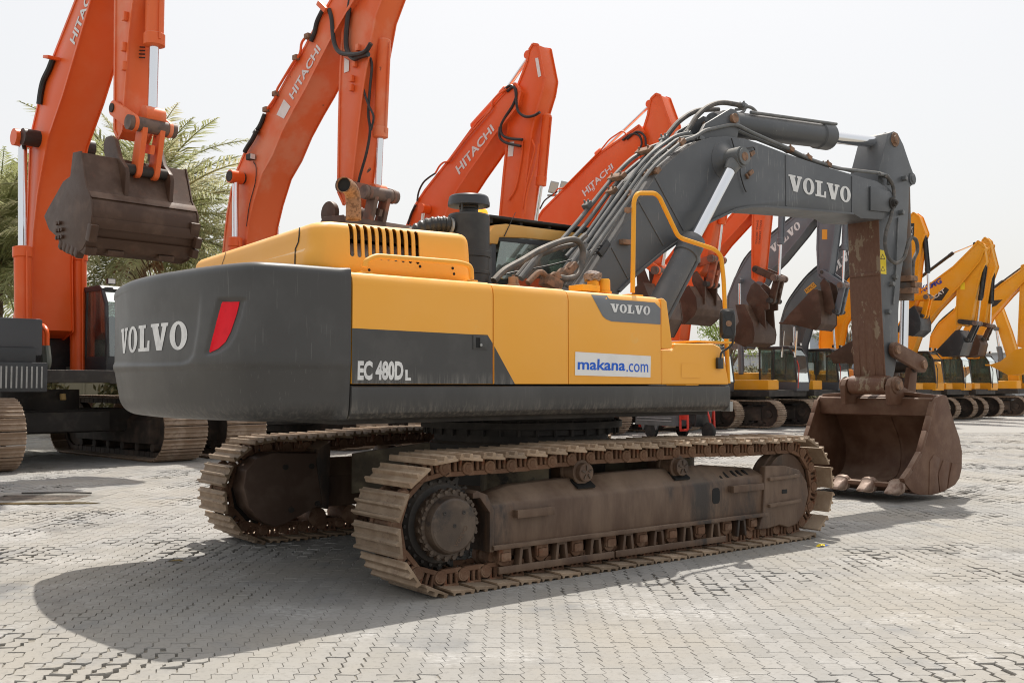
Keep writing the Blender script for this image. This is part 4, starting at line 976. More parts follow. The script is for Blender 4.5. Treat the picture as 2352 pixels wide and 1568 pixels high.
a = P3(2022, 628, -AY); g = G(); g.box((a[0] - .03, 0, a[2]), (.02, .48, .05)); g.build('wear_bar', ARMRUST, bp_, .004)
# side flange line and small lugs on the arm
for q in ((2078, 410), (2071, 488), (2056, 636), (2049, 652), (2040, 716)):
    x, y, z = P3(*q, -AY - .03); g = G(); g.box((x, y, z), (.06, .07, .06), Matrix.Rotation(R(25), 3, 'Y')); g.build('lug', PIPE, arm, .008)
q = [P3(*q, -AY - .004) for q in ((2020, 628), (2036, 630), (2035, 576), (2019.5, 573))]
ws = G().add(q, [(0, 1, 2, 3)]).build('warning_label', LABY, arm, weld=False, shade=0)
for cxp, cyp, s_ in ((2027.5, 590, 5.5), (2028, 617, 5.0)):
    pts = [(cxp, cyp - s_ * 1.3), (cxp + s_, cyp + s_), (cxp - s_, cyp + s_)]; G().add([P3(a, b, -AY - .006) for a, b in pts], [(0, 1, 2)]).build('pictogram', INK, ws, weld=False, shade=0)
    G().add([P3(a + (cxp - a) * .32, b + (cyp + s_ * .2 - b) * .32, -AY - .0075) for a, b in pts], [(0, 1, 2)]).build('pictogram', LABY, ws, weld=False, shade=0)
for cc, r_ in (((2055, 321), .075), ((2095, 411), .06)):
    x, y, z = P3(*cc, -AY); g = G(); g.lathe((x, y, z), (0, -1, 0), [(-.01, r_ + .03), (.012, r_ + .03), (.014, r_), (.03, r_ - .01), (.031, .001)], 20); g.build('pin_boss', CLAMP if r_ > .07 else BOOMG, arm)
# bucket cylinder along the arm front
x0_, z0_ = S(2095, 415, -AY); x1_, z1_ = S(2078, 815, -.06)
bc_ = empty('bucket_cylinder'); bc_.parent = EX
a = Vector((x0_ + .12, 0, z0_)); b = Vector(P3(2078, 690, -.0)); b2 = Vector(P3(2075, 830, 0))
g = G(); g.lathe(a, (b - a), [(0, .06), (.05, .115), ((b - a).length - .28, .115), ((b - a).length - .26, .135), ((b - a).length - .02, .135), ((b - a).length, .09)], 24); g.build('barrel', mat('rusty cylinder barrel', (.12, .075, .05), .6, var=(.09, .09, .09), vs=5), bc_, shade=30)
g = G(); g.cyl(b - (b2 - b).normalized() * .05, b2, .062, 20); g.build('rod', CHROME, bc_)
# linkage: two side links, one bucket link
lk = empty('bucket_linkage'); lk.parent = EX
pa = Vector(P3(2055, 803, -AY - .06)); pb = Vector(P3(2116, 837, -AY - .06)); pc = Vector(P3(2092, 903, -AY + .06))
def capsule(a, b, ra, rb, y0, y1, n=10):
    dx, dz = b.x - a.x, b.z - a.z; th = math.degrees(math.atan2(dz, dx))
    pts = circle(b.x, b.z, rb, n, th - 90, th + 90) + circle(a.x, a.z, ra, n, th + 90, th + 270)
    g = G(); g.prism(pts, y0, y1); return g
for sy in (-1, 1): capsule(pa, pb, .11, .12, sy * (AY + .06) - .035, sy * (AY + .06) + .035).build('side_link', BUCK, lk, .012)
for e_ in (pa, pb):
    g = G(); g.cyl((e_.x, -AY - .13, e_.z), (e_.x, AY + .13, e_.z), .062, 16); g.build('link_pin', CLAMP, lk)
g = G(); g.cyl((pb.x, -.19, pb.z), (pb.x, .19, pb.z), .12, 20); g.build('rod_end_tube', DRK, lk)
for sy in (-1, 1): capsule(pb, pc, .10, .11, sy * .15 - .04, sy * .15 + .04).build('bucket_link', BUCK, lk, .015)
g = G(); g.bar(pb * .55 + pc * .45 - Vector((0, (pb * .55 + pc * .45).y, 0)), pb * .2 + pc * .8 - Vector((0, (pb * .2 + pc * .8).y, 0)), .26, .10, (0, 1, 0)); g.build('link_web', BUCK, lk, .012)

# ------------------------------------------------------------------ bucket
BU = empty('bucket'); BU.parent = EX
BC, BH = .055, .945
yb0, yb1 = BC - BH, BC + BH
outer = MF.poly([(2144, 924), (2151, 912), (2166, 906), (2174, 908), (2179, 920), (2180, 933), (2192, 970), (2204, 1005), (2210, 1036), (2209.5, 1075), (2204, 1098), (2194, 1113), (2166, 1129), (2142, 1135), (2114, 1135), (2092, 1128), (2078, 1120)], yb0)
cxm = sum(p[0] for p in outer) / len(outer); czm = sum(p[1] for p in outer) / len(outer)
def inner_off(pts, t):
    out = []
    for i, p in enumerate(pts):
        a = pts[max(0, i - 1)]; b = pts[min(len(pts) - 1, i + 1)]; dx, dz = b[0] - a[0], b[1] - a[1]; l = math.hypot(dx, dz) + 1e-9
        nx, nz = -dz / l, dx / l
        if (cxm - p[0]) * nx + (czm - p[1]) * nz < 0: nx, nz = -nx, -nz
        out.append((p[0] + nx * t, p[1] + nz * t))
    return out
sh = [(p.x, p.y) for p in smoothpath([(x, z, 0) for x, z in outer[1:]], 3)]
ins = inner_off(sh, .035)
g = G(); g.prism(sh + ins[::-1], yb0 + .03, yb1 - .03) if False else None
n = len(sh)
vs = [(x, y, z) for y in (yb0 + .035, yb1 - .035) for x, z in sh + ins]
fs = []
for i in range(n - 1):
    fs += [(i, i + 1, i + 1 + 2 * n, i + 2 * n), (n + i, n + i + 2 * n, n + i + 1 + 2 * n, n + i + 1)]
fs += [(0, 2 * n, 3 * n, n), (n - 1, 2 * n - 1, 4 * n - 1, 3 * n - 1)]
g = G(); g.add(vs, fs, True); g.build('shell', BUCK, BU, shade=45)
side = MF.poly([(2144, 924), (2151, 912), (2166, 906), (2174, 908), (2179, 920), (2180, 933), (2192, 970), (2204, 1005), (2210, 1036), (2209.5, 1075), (2204, 1098), (2194, 1113), (2166, 1129), (2142, 1136), (2114, 1136), (2096, 1130), (2074, 1103), (2092, 1078), (2113, 1040), (2127, 990), (2136, 956)], yb0)
for y0_, y1_ in ((yb0, yb0 + .035), (yb1 - .035, yb1)):
    g = G(); g.prism(side, y0_, y1_); g.build('side_plate', BUCK, BU, .008)
# thick front edge of the side plates
edge = MF.poly([(2074, 1103), (2092, 1078), (2113, 1040), (2127, 990), (2136, 956), (2144, 924)], yb0)
for s_, yy in ((-1, yb0 + .02), (1, yb1 - .02)):
    g = G()
    for a, b in zip(edge, edge[1:]): g.bar((a[0], yy, a[1]), (b[0], yy, b[1]), .075, .05, (0, 1, 0)) if False else g.bar((a[0] + .01, yy, a[1]), (b[0] + .01, yy, b[1]), .075, .06)
    g.build('side_cutter', BUCK, BU, .01)
# wear patches on the right side
for pp in ([(2133, 1135), (2134, 1060), (2144, 1044), (2158, 1052), (2152, 1090), (2156, 1130)], [(2158, 1130), (2154, 1090), (2166, 1056), (2180, 1060), (2176, 1100), (2172, 1124)], [(2176, 1122), (2180, 1090), (2186, 1062), (2207, 1067), (2203, 1094), (2192, 1112)]):
    g = G(); g.prism(MF.poly(pp, yb0), yb0 - .010, yb0); g.build('wear_patch', BUCK, BU, .004)
# top beam
tb0 = outer[1]; g = G(); g.prism([(tb0[0] - .05, tb0[1] - .02), (tb0[0] + .10, tb0[1] + .012), (tb0[0] + .13, tb0[1] - .06), (tb0[0] + .04, tb0[1] - .28), (tb0[0] - .03, tb0[1] - .26)], yb0 + .036, yb1 - .036); g.build('top_beam', BUCK, BU, .015)
# ears
ear = MF.poly([(2040, 930), (2038, 886), (2043, 870), (2054, 864.5), (2066, 870), (2071, 889), (2086, 897), (2130, 906), (2158, 912), (2158, 922), (2100, 926)], -.36)
for sy in (-1, 1):
    g = G(); g.prism(ear, sy * .36 - .04 + .0, sy * .36 + .04); g.build('hinge_ear', BUCK, BU, .014)
ep = S(2058, 884, -.40)
g = G(); g.cyl((ep[0], -.47, ep[1]), (ep[0], .47, ep[1]), .072, 18); g.build('hinge_pin', CLAMP, BU)
g = G(); g.cyl((ep[0], -.29, ep[1]), (ep[0], .29, ep[1]), .135, 24); g.build('arm_end_boss', ARMRUST, AR)
for sy in (-1, 1):
    g = G(); g.lathe((ep[0], sy * .40, ep[1]), (0, sy, 0), [(0, .125), (.02, .12), (.025, .08), (.05, .075), (.051, .001)], 20); g.build('hinge_boss', BUCK, BU)
    g = G(); q0 = Vector((tb0[0] + .08, sy * .36, tb0[1] + .02)); q1 = Vector((tb0[0] + .08, BC + sy * (BH - .05), tb0[1] + .008)); g.bar(q0 + Vector((0, 0, .03)), q1, .14, .05); g.build('top_gusset', BUCK, BU, .012)
# cutting edge and teeth
lip = sh[-1]; lx, lz = lip
g = G(); g.prism([(lx + .45, lz - .06), (lx + .45, lz - .005), (lx + .05, lz + .055), (lx - .03, lz + .045), (lx - .03, lz - .005), (lx + .05, lz - .03)], yb0 + .02, yb1 - .02); g.build('cutting_edge', BUCK, BU, .008)
tipx, tipz = S(2040, 1121, yb0 + .12)
TL_ = lx - tipx + .1
def tooth():
    rings = []
    for t, hw, hh, zc in ((0.0, .060, .010, -.060), (.04, .066, .022, -.055), (.35, .085, .060, -.018), (.55, .098, .085, .008), (.56, .112, .10, .010), (.74, .116, .105, .025), (.78, .085, .07, .03), (1.15, .075, .06, .03), (1.35, .07, .03, .035)):
        rings.append([Vector((t * TL_, hw * math.copysign(abs(math.cos(a)) ** .65, math.cos(a)), zc + hh * math.copysign(abs(math.sin(a)) ** .65, math.sin(a)))) for a in [2 * math.pi * k / 16 for k in range(16)]])
    g = G(); g.loft(rings); return g.mesh('tooth', shade=40)
TM = tooth(); TM.materials.append(TOOTH)
for k in range(5):
    o = obj('tooth', TM, None, BU); o.location = (tipx, yb0 + .12 + k * (2 * BH - .24) / 4, tipz); o.rotation_euler = (0, R(4), 0)
# inside wear ribs
for yy in (yb0 + .62, yb1 - .62):
    g = G(); q = inner_off(sh, .045)[8:44]; g.prism([(x, z) for x, z in q] + [(x, z) for x, z in inner_off(sh, .036)[8:44][::-1]], yy - .35, yy + .25); g.build('inner_liner', BUCK, BU)

# ------------------------------------------------------------------ hydraulic lines
LN = empty('hydraulic_lines'); LN.parent = EX
def pipe(pp, y, r, m=PIPE, name='pipe', rad=.10, smooth=False):
    pts = [P3(a[0], a[1], a[2] if len(a) > 2 else y) for a in pp]
    g = G(); g.tube(smoothpath(pts, 5) if smooth else bendpath(pts, rad, 4), r, 10); return g.build(name, m, LN)
pA = [(1340, 606), (1492, 392), (1518, 365), (1568, 324), (1597, 315), (1617, 300), (1677, 287), (1693, 287), (1729, 306), (1815, 343), (1857, 365), (1923, 387), (2022, 398), (2040, 405)]
pipe(pA, -.26, .024)
pipe([(1325, 606), (1481, 386), (1508, 357), (1558, 318), (1600, 313), (1640, 297), (1672, 292), (1690, 298), (1729, 316), (1815, 350), (1857, 370), (1960, 394)], -.20, .022)
pipe([(1312, 603), (1470, 380), (1497, 351), (1549, 313), (1580, 305)], -.13, .024)
pipe([(1296, 632), (1345, 560), (1440, 425), (1477, 385), (1497, 350), (1520, 330), (1560, 320)], -.05, .022)
pipe([(1290, 575), (1340, 522), (1396, 446), (1429, 405), (1462, 376), (1500, 348), (1526, 320)], .16, .026)
pipe([(1280, 563), (1325, 512), (1382, 440), (1414, 400), (1448, 366), (1490, 340), (1518, 330)], .24, .026)
pipe([(1300, 590), (1350, 535), (1408, 452), (1441, 412), (1474, 383), (1515, 352), (1530, 347)], .08, .024)
pipe([(1518, 330), (1526, 320), (1558, 281), (1594, 257), (1625, 252), (1650, 252)], .18, .032, HOSE, 'hose', smooth=True)
pipe([(1575, 305), (1585, 292), (1601, 267), (1627, 245), (1657, 236), (1690, 240), (1708, 244)], -.02, .032, HOSE, 'hose', smooth=True)
pipe([(1708, 244), (1729, 247), (1748, 274), (1762, 284), (1830, 293), (1915, 300)], -.06, .022)
pipe([(1690, 252), (1706, 250), (1712, 246), (1706, 258), (1680, 266)], .1, .02, smooth=True)
# clamps across the pipe bundles
for q, y, wy in (((1496, 393), -.19, .24), ((1553, 327), -.18, .24), ((1417, 404), .16, .24), ((1480, 344), .16, .24), ((1440, 428), -.05, .10), ((1405, 436), .12, .12), ((1445, 446), -.2, .12), ((1349, 468), .24, .10), ((1812, 341), -.23, .12), ((1853, 360), -.23, .12), ((1898, 376), -.23, .12), ((1525, 316), .17, .1), ((1578, 308), -.05, .1), ((1706, 241), -.02, .1), ((1606, 316), -.22, .10)):
    x, yy, z = P3(q[0], q[1] + 3, y); g = G(); g.box((x, yy, z), (.09, wy, .06), Matrix.Rotation(R(-42 if q[0] < 1600 else 15), 3, 'Y'))
    for s_ in (-1, 1): g.cyl((x, yy + s_ * wy * .3, z), (x - .02, yy + s_ * wy * .3, z + .06), .014, 6)
    g.build('pipe_clamp', CLAMP if wy > .11 else PIPE, LN, .008)
for k, dy in enumerate((-.02, .02, .05)):
    pipe([(1290 + 8 * k, 650), (1330 + 5 * k, 588), (1390, 500 - 5 * k), (1436, 440), (1490 - 6 * k, 372), (1540, 330)], dy, .007, BLK, 'cable', smooth=True)
# connector block on the boom side with small leads
x, y, z = P3(1388, 568, -.24); g = G(); g.bar(P3(1376, 584, -.27), P3(1396, 556, -.27), .05, .07); g.build('lead_connector', CABG, LN, .006)
for k in range(4): pipe([(1377 + 4.5 * k, 582 - 7 * k), (1365 + 3 * k, 584 - 6 * k), (1350, 592 - 4 * k), (1338 - 4 * k, 605)], -.26, .007, BLK, 'cable', smooth=True)
# thick hoses at the boom foot
pipe([(1134, 645, -.75), (1159, 621, -.72), (1200, 598, -.66), (1239, 575, -.6), (1282, 557, -.52), (1312, 550, -.48), (1329, 555, -.46), (1338, 571, -.46), (1338, 594, -.46), (1333, 618, -.48), (1322, 634, -.5), (1304, 640, -.52), (1284, 637, -.54)], 0, .033, HOSE, 'hose', smooth=True)
pipe([(1188, 636), (1224, 594), (1247, 582), (1286, 568), (1320, 560), (1345, 540)], -.35, .03, HOSE, 'hose', smooth=True)
pipe([(1196, 640), (1226, 602), (1240, 584)], -.45, .035, PIPE, 'pipe')
pipe([(1212, 650), (1228, 634), (1238, 626), (1248, 628), (1258, 640)], -.6, .03, CLAMP, 'hose', smooth=True)
pipe([(1290, 655), (1312, 612), (1335, 578), (1345, 560)], -.34, .033, PIPE, 'pipe')
pipe([(1302, 658), (1326, 614), (1350, 580)], -.28, .03, PIPE, 'pipe')
pipe([(1128, 640), (1180, 625), (1250, 612), (1300, 600), (1340, 590)], -.3, .008, BLK, 'cable', smooth=True)
x, y, z = P3(1266, 650, -.6); g = G(); g.box((x, y, z), (.20, .14, .11), Matrix.Rotation(R(20), 3, 'Y')); g.box((x + .05, y, z + .07), (.08, .10, .08), Matrix.Rotation(R(-30), 3, 'Y')); g.build('valve_block', CLAMP, LN, .012)
for q in ((1311, 614), (1300, 630), (1290, 628)):
    x, y, z = P3(*q, -.42); g = G(); g.box((x, y, z), (.12, .12, .07), Matrix.Rotation(R(-40), 3, 'Y')); g.build('pipe_clamp', CLAMP, LN, .012)
x, y, z = P3(1179, 648, -1.05); g = G(); g.lathe((x, y, z - .04), (0, 0, 1), [(0, .06), (.02, .06), (.025, .048), (.085, .046), (.09, .015), (.105, .015)], 18); g.build('filler_cap', CLAMP, UP)
g = G(); x, y, z = P3(1342, 663, -1.2); g.box((x, y, z), (.22, .2, .06)); g.build('pump_cover', YRAIL, UP, .008)
x, y, z = P3(1362, 660, -1.2); g = G(); g.cyl((x, y, z - .06), (x, y, z + .11), .055, 20); g.build('fuel_filler', YRAIL, UP, .006)
q = [P3(a, b, -1.262) for a, b in ((1360.5, 666), (1370, 666), (1370, 652), (1360.5, 652))]
x2, y2, z2 = P3(1387, 666, -1.2); g = G(); g.lathe((x2, y2, z2 - .03), (0, 0, 1), [(0, .075), (.015, .075), (.018, .062), (.12, .060), (.135, .05), (.14, .001)], 22); g.build('breather_cap', YRAIL, UP)
g = G(); random.seed(3); rings = []
for j, (zz, rr) in enumerate(((.08, .075), (.10, .085), (.125, .085), (.145, .06), (.155, .02))):
    rings.append([Vector((x + (rr + random.uniform(-.012, .012)) * math.cos(2 * math.pi * k / 20), y + (rr + random.uniform(-.012, .012)) * math.sin(2 * math.pi * k / 20), z + zz + random.uniform(-.008, .008) - (.03 * random.random() if j == 0 else 0))) for k in range(20)])
g.loft(rings); g.build('tied_rag', CLOTH, UP)
# hoses round the arm head
pipe([(2036, 404), (2048, 420), (2053, 440), (2051, 470), (2046, 500), (2036, 530), (2033, 560), (2040, 590), (2058, 604), (2076, 592), (2086, 560), (2094, 545)], -.34, .026, HOSE, 'hose', smooth=True)
pipe([(2020, 400), (2034, 402), (2042, 412), (2040, 424)], -.30, .024, PIPE, 'pipe')
pipe([(2094, 545), (2104, 552), (2107, 575), (2098, 600), (2096, 640), (2095, 690)], -.05, .028, HOSE, 'hose', smooth=True)
pipe([(2063, 500), (2058, 620), (2052, 700)], -.25, .012, PIPE, 'pipe')
for q in ((2086, 640), (2088, 668), (2096, 655)):
    x, y, z = P3(*q, -.1); g = G(); g.box((x, y, z), (.2, .2, .08)); g.build('pipe_clamp', CLAMP, LN, .012)
# ------------------------------------------------------------------ the row of parked excavators behind
ROWDEG = -43.0
_a = R(ROWDEG); DX, DY = math.cos(_a), math.sin(_a)
_shoes = {}
def row_shoe(w, p):
    k = (w, p)
    if k not in _shoes: _shoes[k] = shoe_mesh(w, p, .032); _shoes[k].materials.append(BGSHOE)
    return _shoes[k]
def row_machine(name, label, mid, gauge, tl, th, sw, single_shoes, group='excavators parked in a row', deg=None):
    """frame whose origin is the slewing centre; mid = ground point between the fronts of the two tracks"""
    fr = Frame(mid[0] - DX * tl / 2, mid[1] - DY * tl / 2, ROWDEG if deg is None else deg)
    root = empty(name, fr.o, fr.rz); tag(root, label, 'excavator', group)
    r = th / 2; pitch = .19 if th < 1.15 else .23
    for sy in (-1, 1):
        yc = sy * gauge / 2; tr = empty('track'); tr.parent = root
        path = track_path(-tl / 2 + r, tl / 2 - r, r, r - .09, .01, pitch)
        me = row_shoe(sw, pitch)
        if single_shoes:
            for x, z, a in path:
                o = obj('track_shoe', me, None, tr); o.matrix_local = Matrix.Translation((x, yc, z)) @ Matrix.Rotation(-a, 4, 'Y') @ Matrix.Translation((0, 0, .058))
        else:
            g = G()
            for x, z, a in path:
                M = Matrix.Translation((x, yc, z)) @ Matrix.Rotation(-a, 4, 'Y') @ Matrix.Translation((0, 0, .058))
                g.add([M @ v.co for v in me.vertices], [tuple(p.vertices) for p in me.polygons])
            o = g.build('track_shoes', BGSHOE, tr, weld=False, shade=0); o['kind'] = 'stuff'
        g = G()
        for x, z, a in path:
            M = Matrix.Translation((x, yc, z)) @ Matrix.Rotation(-a, 4, 'Y')
            for s in (-1, 1): g.box(M @ Vector((0, s * .12, -.02)), (pitch * .9, .05, .12), M.to_3x3())
        o = g.build('track_chain', BGFR, tr, weld=False, shade=0); o['kind'] = 'stuff'
        g = G(); g.loft([[(x, yc - sw * .30, .26 * th), (x, yc - sw * .30, .62 * th), (x, yc - .08, .76 * th), (x, yc + .08, .76 * th), (x, yc + sw * .30, .62 * th), (x, yc + sw * .30, .26 * th)] for x in (-tl / 2 + r * 1.6, tl / 2 - r * 1.55)], True, False); g.build('track_frame', BGFR, tr, .02)
        for xx in (-tl / 2 + r, tl / 2 - r):
            g = G(); g.lathe((xx, yc + .09, r), (0, -1, 0), [(0, .3 * r), (0, r - .17), (.18, r - .17), (.18, .3 * r), (.24, .28 * r), (.25, .001)], 24); g.build('idler', BGFR, tr, shade=30)
        n = 6
        for k in range(n):
            xx = -tl / 2 + r * 1.7 + k * (tl - 3.3 * r) / (n - 1); g = G(); g.lathe((xx, yc + .2, .20 * th), (0, -1, 0), [(0, .09), (.40, .09), (.41, .001)], 12); g.build('bottom_roller', BGFR, tr)
    g = G(); g.box((0, 0, .62 * th), (1.5, gauge - .2, .36 * th)); g.box((0, 0, .62 * th), (2.2, gauge * .55, .3 * th)); g.build('car_body', DRK, root, .03)
    g = G(); g.cyl((0, 0, .75 * th), (0, 0, th + .14), .75, 28); g.build('slewing_ring', DRK, root)
    return fr, root
def row_body(fr, root, th, hw, rear, front, paint, cabpaint, zdeck=None, htop=2.2, cabz=3.05, pale=False, cabx=(.35, 1.95), haspaint=True, redrail=False):
    z0 = zdeck or th + .12
    bd = empty('superstructure'); bd.parent = root
    g = G(); g.box(((front - rear) / 2, 0, z0 + .12), (front + rear, 2 * hw, .24)); g.build('deck', DRK, bd, .02)
    # counterweight: rounded rear
    pts = [(-rear + .55, -hw), (-rear + .25, -hw + .05), (-rear + .08, -hw * .7), (-rear, 0), (-rear + .08, hw * .7), (-rear + .25, hw - .05), (-rear + .55, hw)]
    g = G(); g.loft([[Vector((x, y, z)) for x, y in pts] for z in (z0 + .05, z0 + .2, htop - .15, htop)], True, False); g.build('counterweight', DRK, bd, .06)
    g = G(); g.box(((-rear + .5 - .1) / 2, .0, (z0 + .24 + htop) / 2), (rear - .6, 2 * hw - .04, htop - z0 - .24)); g.build('engine_cover', paint, bd, .06)
    g = G(); zt_b = min(htop - .3, z0 + .66); g.box((front * .35, -hw + .42, (z0 + .24 + zt_b) / 2), (front * 1.25, .80, zt_b - z0 - .24)); tb_ = g.build('tool_box', paint, bd, .06)
    # cab
    x0_, x1_ = cabx; y0_, y1_ = hw - 1.06, hw - .04; zb = z0 + .20
    cb = empty('cab'); cb.parent = root
    sh_ = [(x0_, zb), (x1_ - .02, zb), (x1_, zb + .55), (x1_ - .10, cabz - .35), (x1_ - .32, cabz - .02), (x0_ + .05, cabz), (x0_, cabz - .08)]
    gp = GLASSL if pale else GLASS
    # frame: sill, pillars, roof as real pieces round the panes
    g = G(); g.prism([(x0_, zb), (x1_ - .02, zb), (x1_, zb + .34), (x0_, zb + .34)], y0_, y1_); g.build('cab_base', cabpaint if haspaint else CABG, cb, .02)
    g = G(); g.prism([(x0_ - .03, cabz - .1), (x0_, cabz + .02), (x1_ - .36, cabz + .02), (x1_ - .24, cabz - .06), (x1_ - .3, cabz - .1)], y0_ - .01, y1_ + .01); g.build('cab_roof', CABG, cb, .03)
    for yy in (y0_ + .03, y1_ - .03):
        g = G(); g.bar((x1_ - .01, yy, zb + .32), (x1_ - .11, yy, cabz - .36), .06, .07, (0, 1, 0)); g.bar((x1_ - .11, yy, cabz - .38), (x1_ - .31, yy, cabz - .06), .06, .07, (0, 1, 0)); g.build('front_pillar', CABG, cb, .01)
        g = G(); g.bar((x0_ + .04, yy, zb + .32), (x0_ + .04, yy, cabz - .08), .06, .08, (0, 1, 0)); g.build('rear_pillar', CABG, cb, .01)
        g = G(); g.bar((x0_ + .62, yy, zb + .32), (x0_ + .66, yy, cabz - .08), .05, .07, (0, 1, 0)); g.build('middle_pillar', CABG, cb, .01)
        g = G(); s_ = -1 if yy < (y0_ + y1_) / 2 else 1
        g.prism([(x0_ + .07, zb + .34), (x1_ - .02, zb + .34), (x1_ - .13, cabz - .36), (x1_ - .33, cabz - .1), (x0_ + .07, cabz - .1)], yy + s_ * .008, yy + s_ * .016); g.build('side_window', gp, cb)
    g = G(); g.add([(x1_ + .005, y0_ + .06, zb + .34), (x1_ + .005, y1_ - .06, zb + .34), (x1_ - .105, y1_ - .06, cabz - .36), (x1_ - .105, y0_ + .06, cabz - .36)], [(0, 1, 2, 3)]); g.build('windscreen', gp, cb)
    g = G(); g.add([(x1_ - .105, y0_ + .06, cabz - .34), (x1_ - .105, y1_ - .06, cabz - .34), (x1_ - .31, y1_ - .06, cabz - .07), (x1_ - .31, y0_ + .06, cabz - .07)], [(0, 1, 2, 3)]); g.build('windscreen', gp, cb)
    g = G(); g.add([(x0_, y0_ + .06, zb + .5), (x0_, y1_ - .06, zb + .5), (x0_, y1_ - .06, cabz - .1), (x0_, y0_ + .06, cabz - .1)], [(0, 1, 2, 3)]); g.build('rear_window', GLASS, cb)
    g = G(); g.box((x0_ + .5, (y0_ + y1_) / 2, zb + .85), (.14, .46, .75)); g.box((x0_ + .75, (y0_ + y1_) / 2, zb + .55), (.5, .48, .16)); g.build('seat', BLK, cb, .05)
    for yy in (y0_ + .2, y1_ - .2):
        g = G(); g.box((x1_ - .28, yy, cabz + .10), (.08, .17, .12)); lp = g.build('work_lamp', BLK, cb, .012)
        g = G(); g.box((x1_ - .238, yy, cabz + .10), (.006, .145, .095)); g.build('lens', LAMP, lp)
    g = G(); g.tube(bendpath([(x1_ + .05, y0_ - .02, zb + .1), (x1_ + .10, y0_ - .02, zb + .9), (x1_ + .02, y0_ - .02, zb + 1.15)], .1), .018, 8); g.build('grab_rail', RED if redrail else BLK, cb)
    return bd
def row_boom(fr, root, pts, w, m, name='boom'):
    pl_ = fr.poly(pts, -w / 2); g = G(); g.prism(pl_, -w / 2, w / 2); o = g.build(name, m, root, .02)
    g = G(); n = len(pl_); cx_ = sum(p[0] for p in pl_) / n; cz_ = sum(p[1] for p in pl_) / n
    for sy in (-1, 1):
        for a, b in zip(pl_, pl_[1:] + pl_[:1]):
            if math.dist(a, b) > .05: g.bar((a[0], sy * (w / 2 + .006), a[1]), (b[0], sy * (w / 2 + .006), b[1]), .022, .06)
    e = g.build('plate_edge', m, o, weld=False, shade=0); e['kind'] = 'stuff'
    return o
def row_cyl(fr, root, a, b, c, y, rb, rr, m, name):
    """barrel a-b, rod b-c (photo points on plane y)"""
    e = empty(name); e.parent = root
    a, b, c = (Vector(fr.P(*q, y)) for q in (a, b, c)); d = (b - a).normalized(); L_ = (b - a).length
    g = G(); g.lathe(a, d, [(0, rb * .7), (.04, rb), (L_ - .24, rb), (L_ - .22, rb * 1.15), (L_ - .02, rb * 1.15), (L_, rb * .8)], 20); g.build('barrel', m, e, shade=30)
    g = G(); g.cyl(b - d * .03, c, rr, 16); g.build('rod', CHROME, e)
    g = G(); g.cyl(c - Vector((0, rb * 1.1, 0)), c + Vector((0, rb * 1.1, 0)), rb * 1.05, 16); g.build('rod_eye', m if m is not BLK else DRK, e)
    g = G(); o_ = Vector((rb * 1.25, 0, 0)); g.tube([a + d * .1 + o_, a + d * (L_ - .1) + o_], .02, 8); g.build('oil_pipe', m, e)
    return e
def row_bucket(fr, root, side, y0, y1, m, teeth=None, nt=5, ears=None, eary=.35, back=None):
    b = empty('bucket'); b.parent = root
    pl_ = fr.poly(side, y0); n = len(pl_)
    g = G(); g.prism(pl_, y0, y1); g.build('shell', m, b, .02)
    for yy in (y0, y1):
        g = G(); s_ = -1 if yy == y0 else 1; cx_ = sum(p[0] for p in pl_) / n; cz_ = sum(p[1] for p in pl_) / n
        g.prism([(cx_ + (x - cx_) * 1.02, cz_ + (z - cz_) * 1.02) for x, z in pl_], yy, yy + s_ * .03); g.build('side_plate', m, b, .01)
    if teeth:
        tx, tz = fr.S(*teeth, y0)
        bx_, bz_ = min(pl_, key=lambda p: math.dist(p, (tx, tz)))
        for k in range(nt):
            yy = y0 + .08 + k * (y1 - y0 - .16) / (nt - 1); g = G(); g.bar((bx_ + (bx_ - tx) * .3, yy, bz_ + (bz_ - tz) * .3), (tx, yy, tz), .10, .07); g.build('tooth', m, b, .02)
    if ears:
        for s_ in (-1, 1):
            g = G(); g.prism(fr.poly(ears, -eary), s_ * eary - .04, s_ * eary + .04); g.build('hinge_ear', m, b, .02)
    if back:
        for (p, q) in back:
            a_ = fr.S(*p, y0); b_ = fr.S(*q, y0); g = G(); g.prism([a_, b_, (b_[0] + .03, b_[1] - .01), (a_[0] + .03, a_[1] + .01)], y0 - .02, y1 + .02); g.build('wear_bar', m, b, .01)
    return b
def row_link(fr, root, p0, p1, p2, aw, m, rt=.11):
    """side links p0-p1 outside the arm, tube at p1, bucket link p1-p2"""
    e = empty('bucket_linkage'); e.parent = root; y = aw / 2 + .05
    a, b, c = (Vector(fr.P(*q, -y)) for q in (p0, p1, p2))
    for s_ in (-1, 1): capsule(a, b, rt, rt * 1.05, s_ * y - .035, s_ * y + .035).build('side_link', m, e, .012)
    for s_ in (-1, 1): capsule(b, c, rt * .9, rt, s_ * aw * .30 - .05, s_ * aw * .30 + .05).build('bucket_link', m, e, .012)
    g = G(); mid_ = b * .6 + c * .4; g.bar((mid_.x, 0, mid_.z), (b.x * .4 + c.x * .6, 0, b.z * .4 + c.z * .6), aw * .6, .08, (0, 1, 0)); g.build('link_web', m, e)
    g = G(); g.cyl((b.x, -y - .12, b.z), (b.x, y + .12, b.z), rt * .95, 18); g.build('link_tube', mat('worn link pin', (.16, .10, .075), .6, var=(.09, .06, .05), vs=5), e)
    g = G(); g.cyl((a.x, -y - .06, a.z), (a.x, y + .06, a.z), rt * .6, 14); g.build('link_pin', DRK, e)
    g = G(); g.cyl((c.x, -y - .1, c.z), (c.x, y + .1, c.z), rt * .7, 14); g.build('link_pin', DRK, e)
    return e
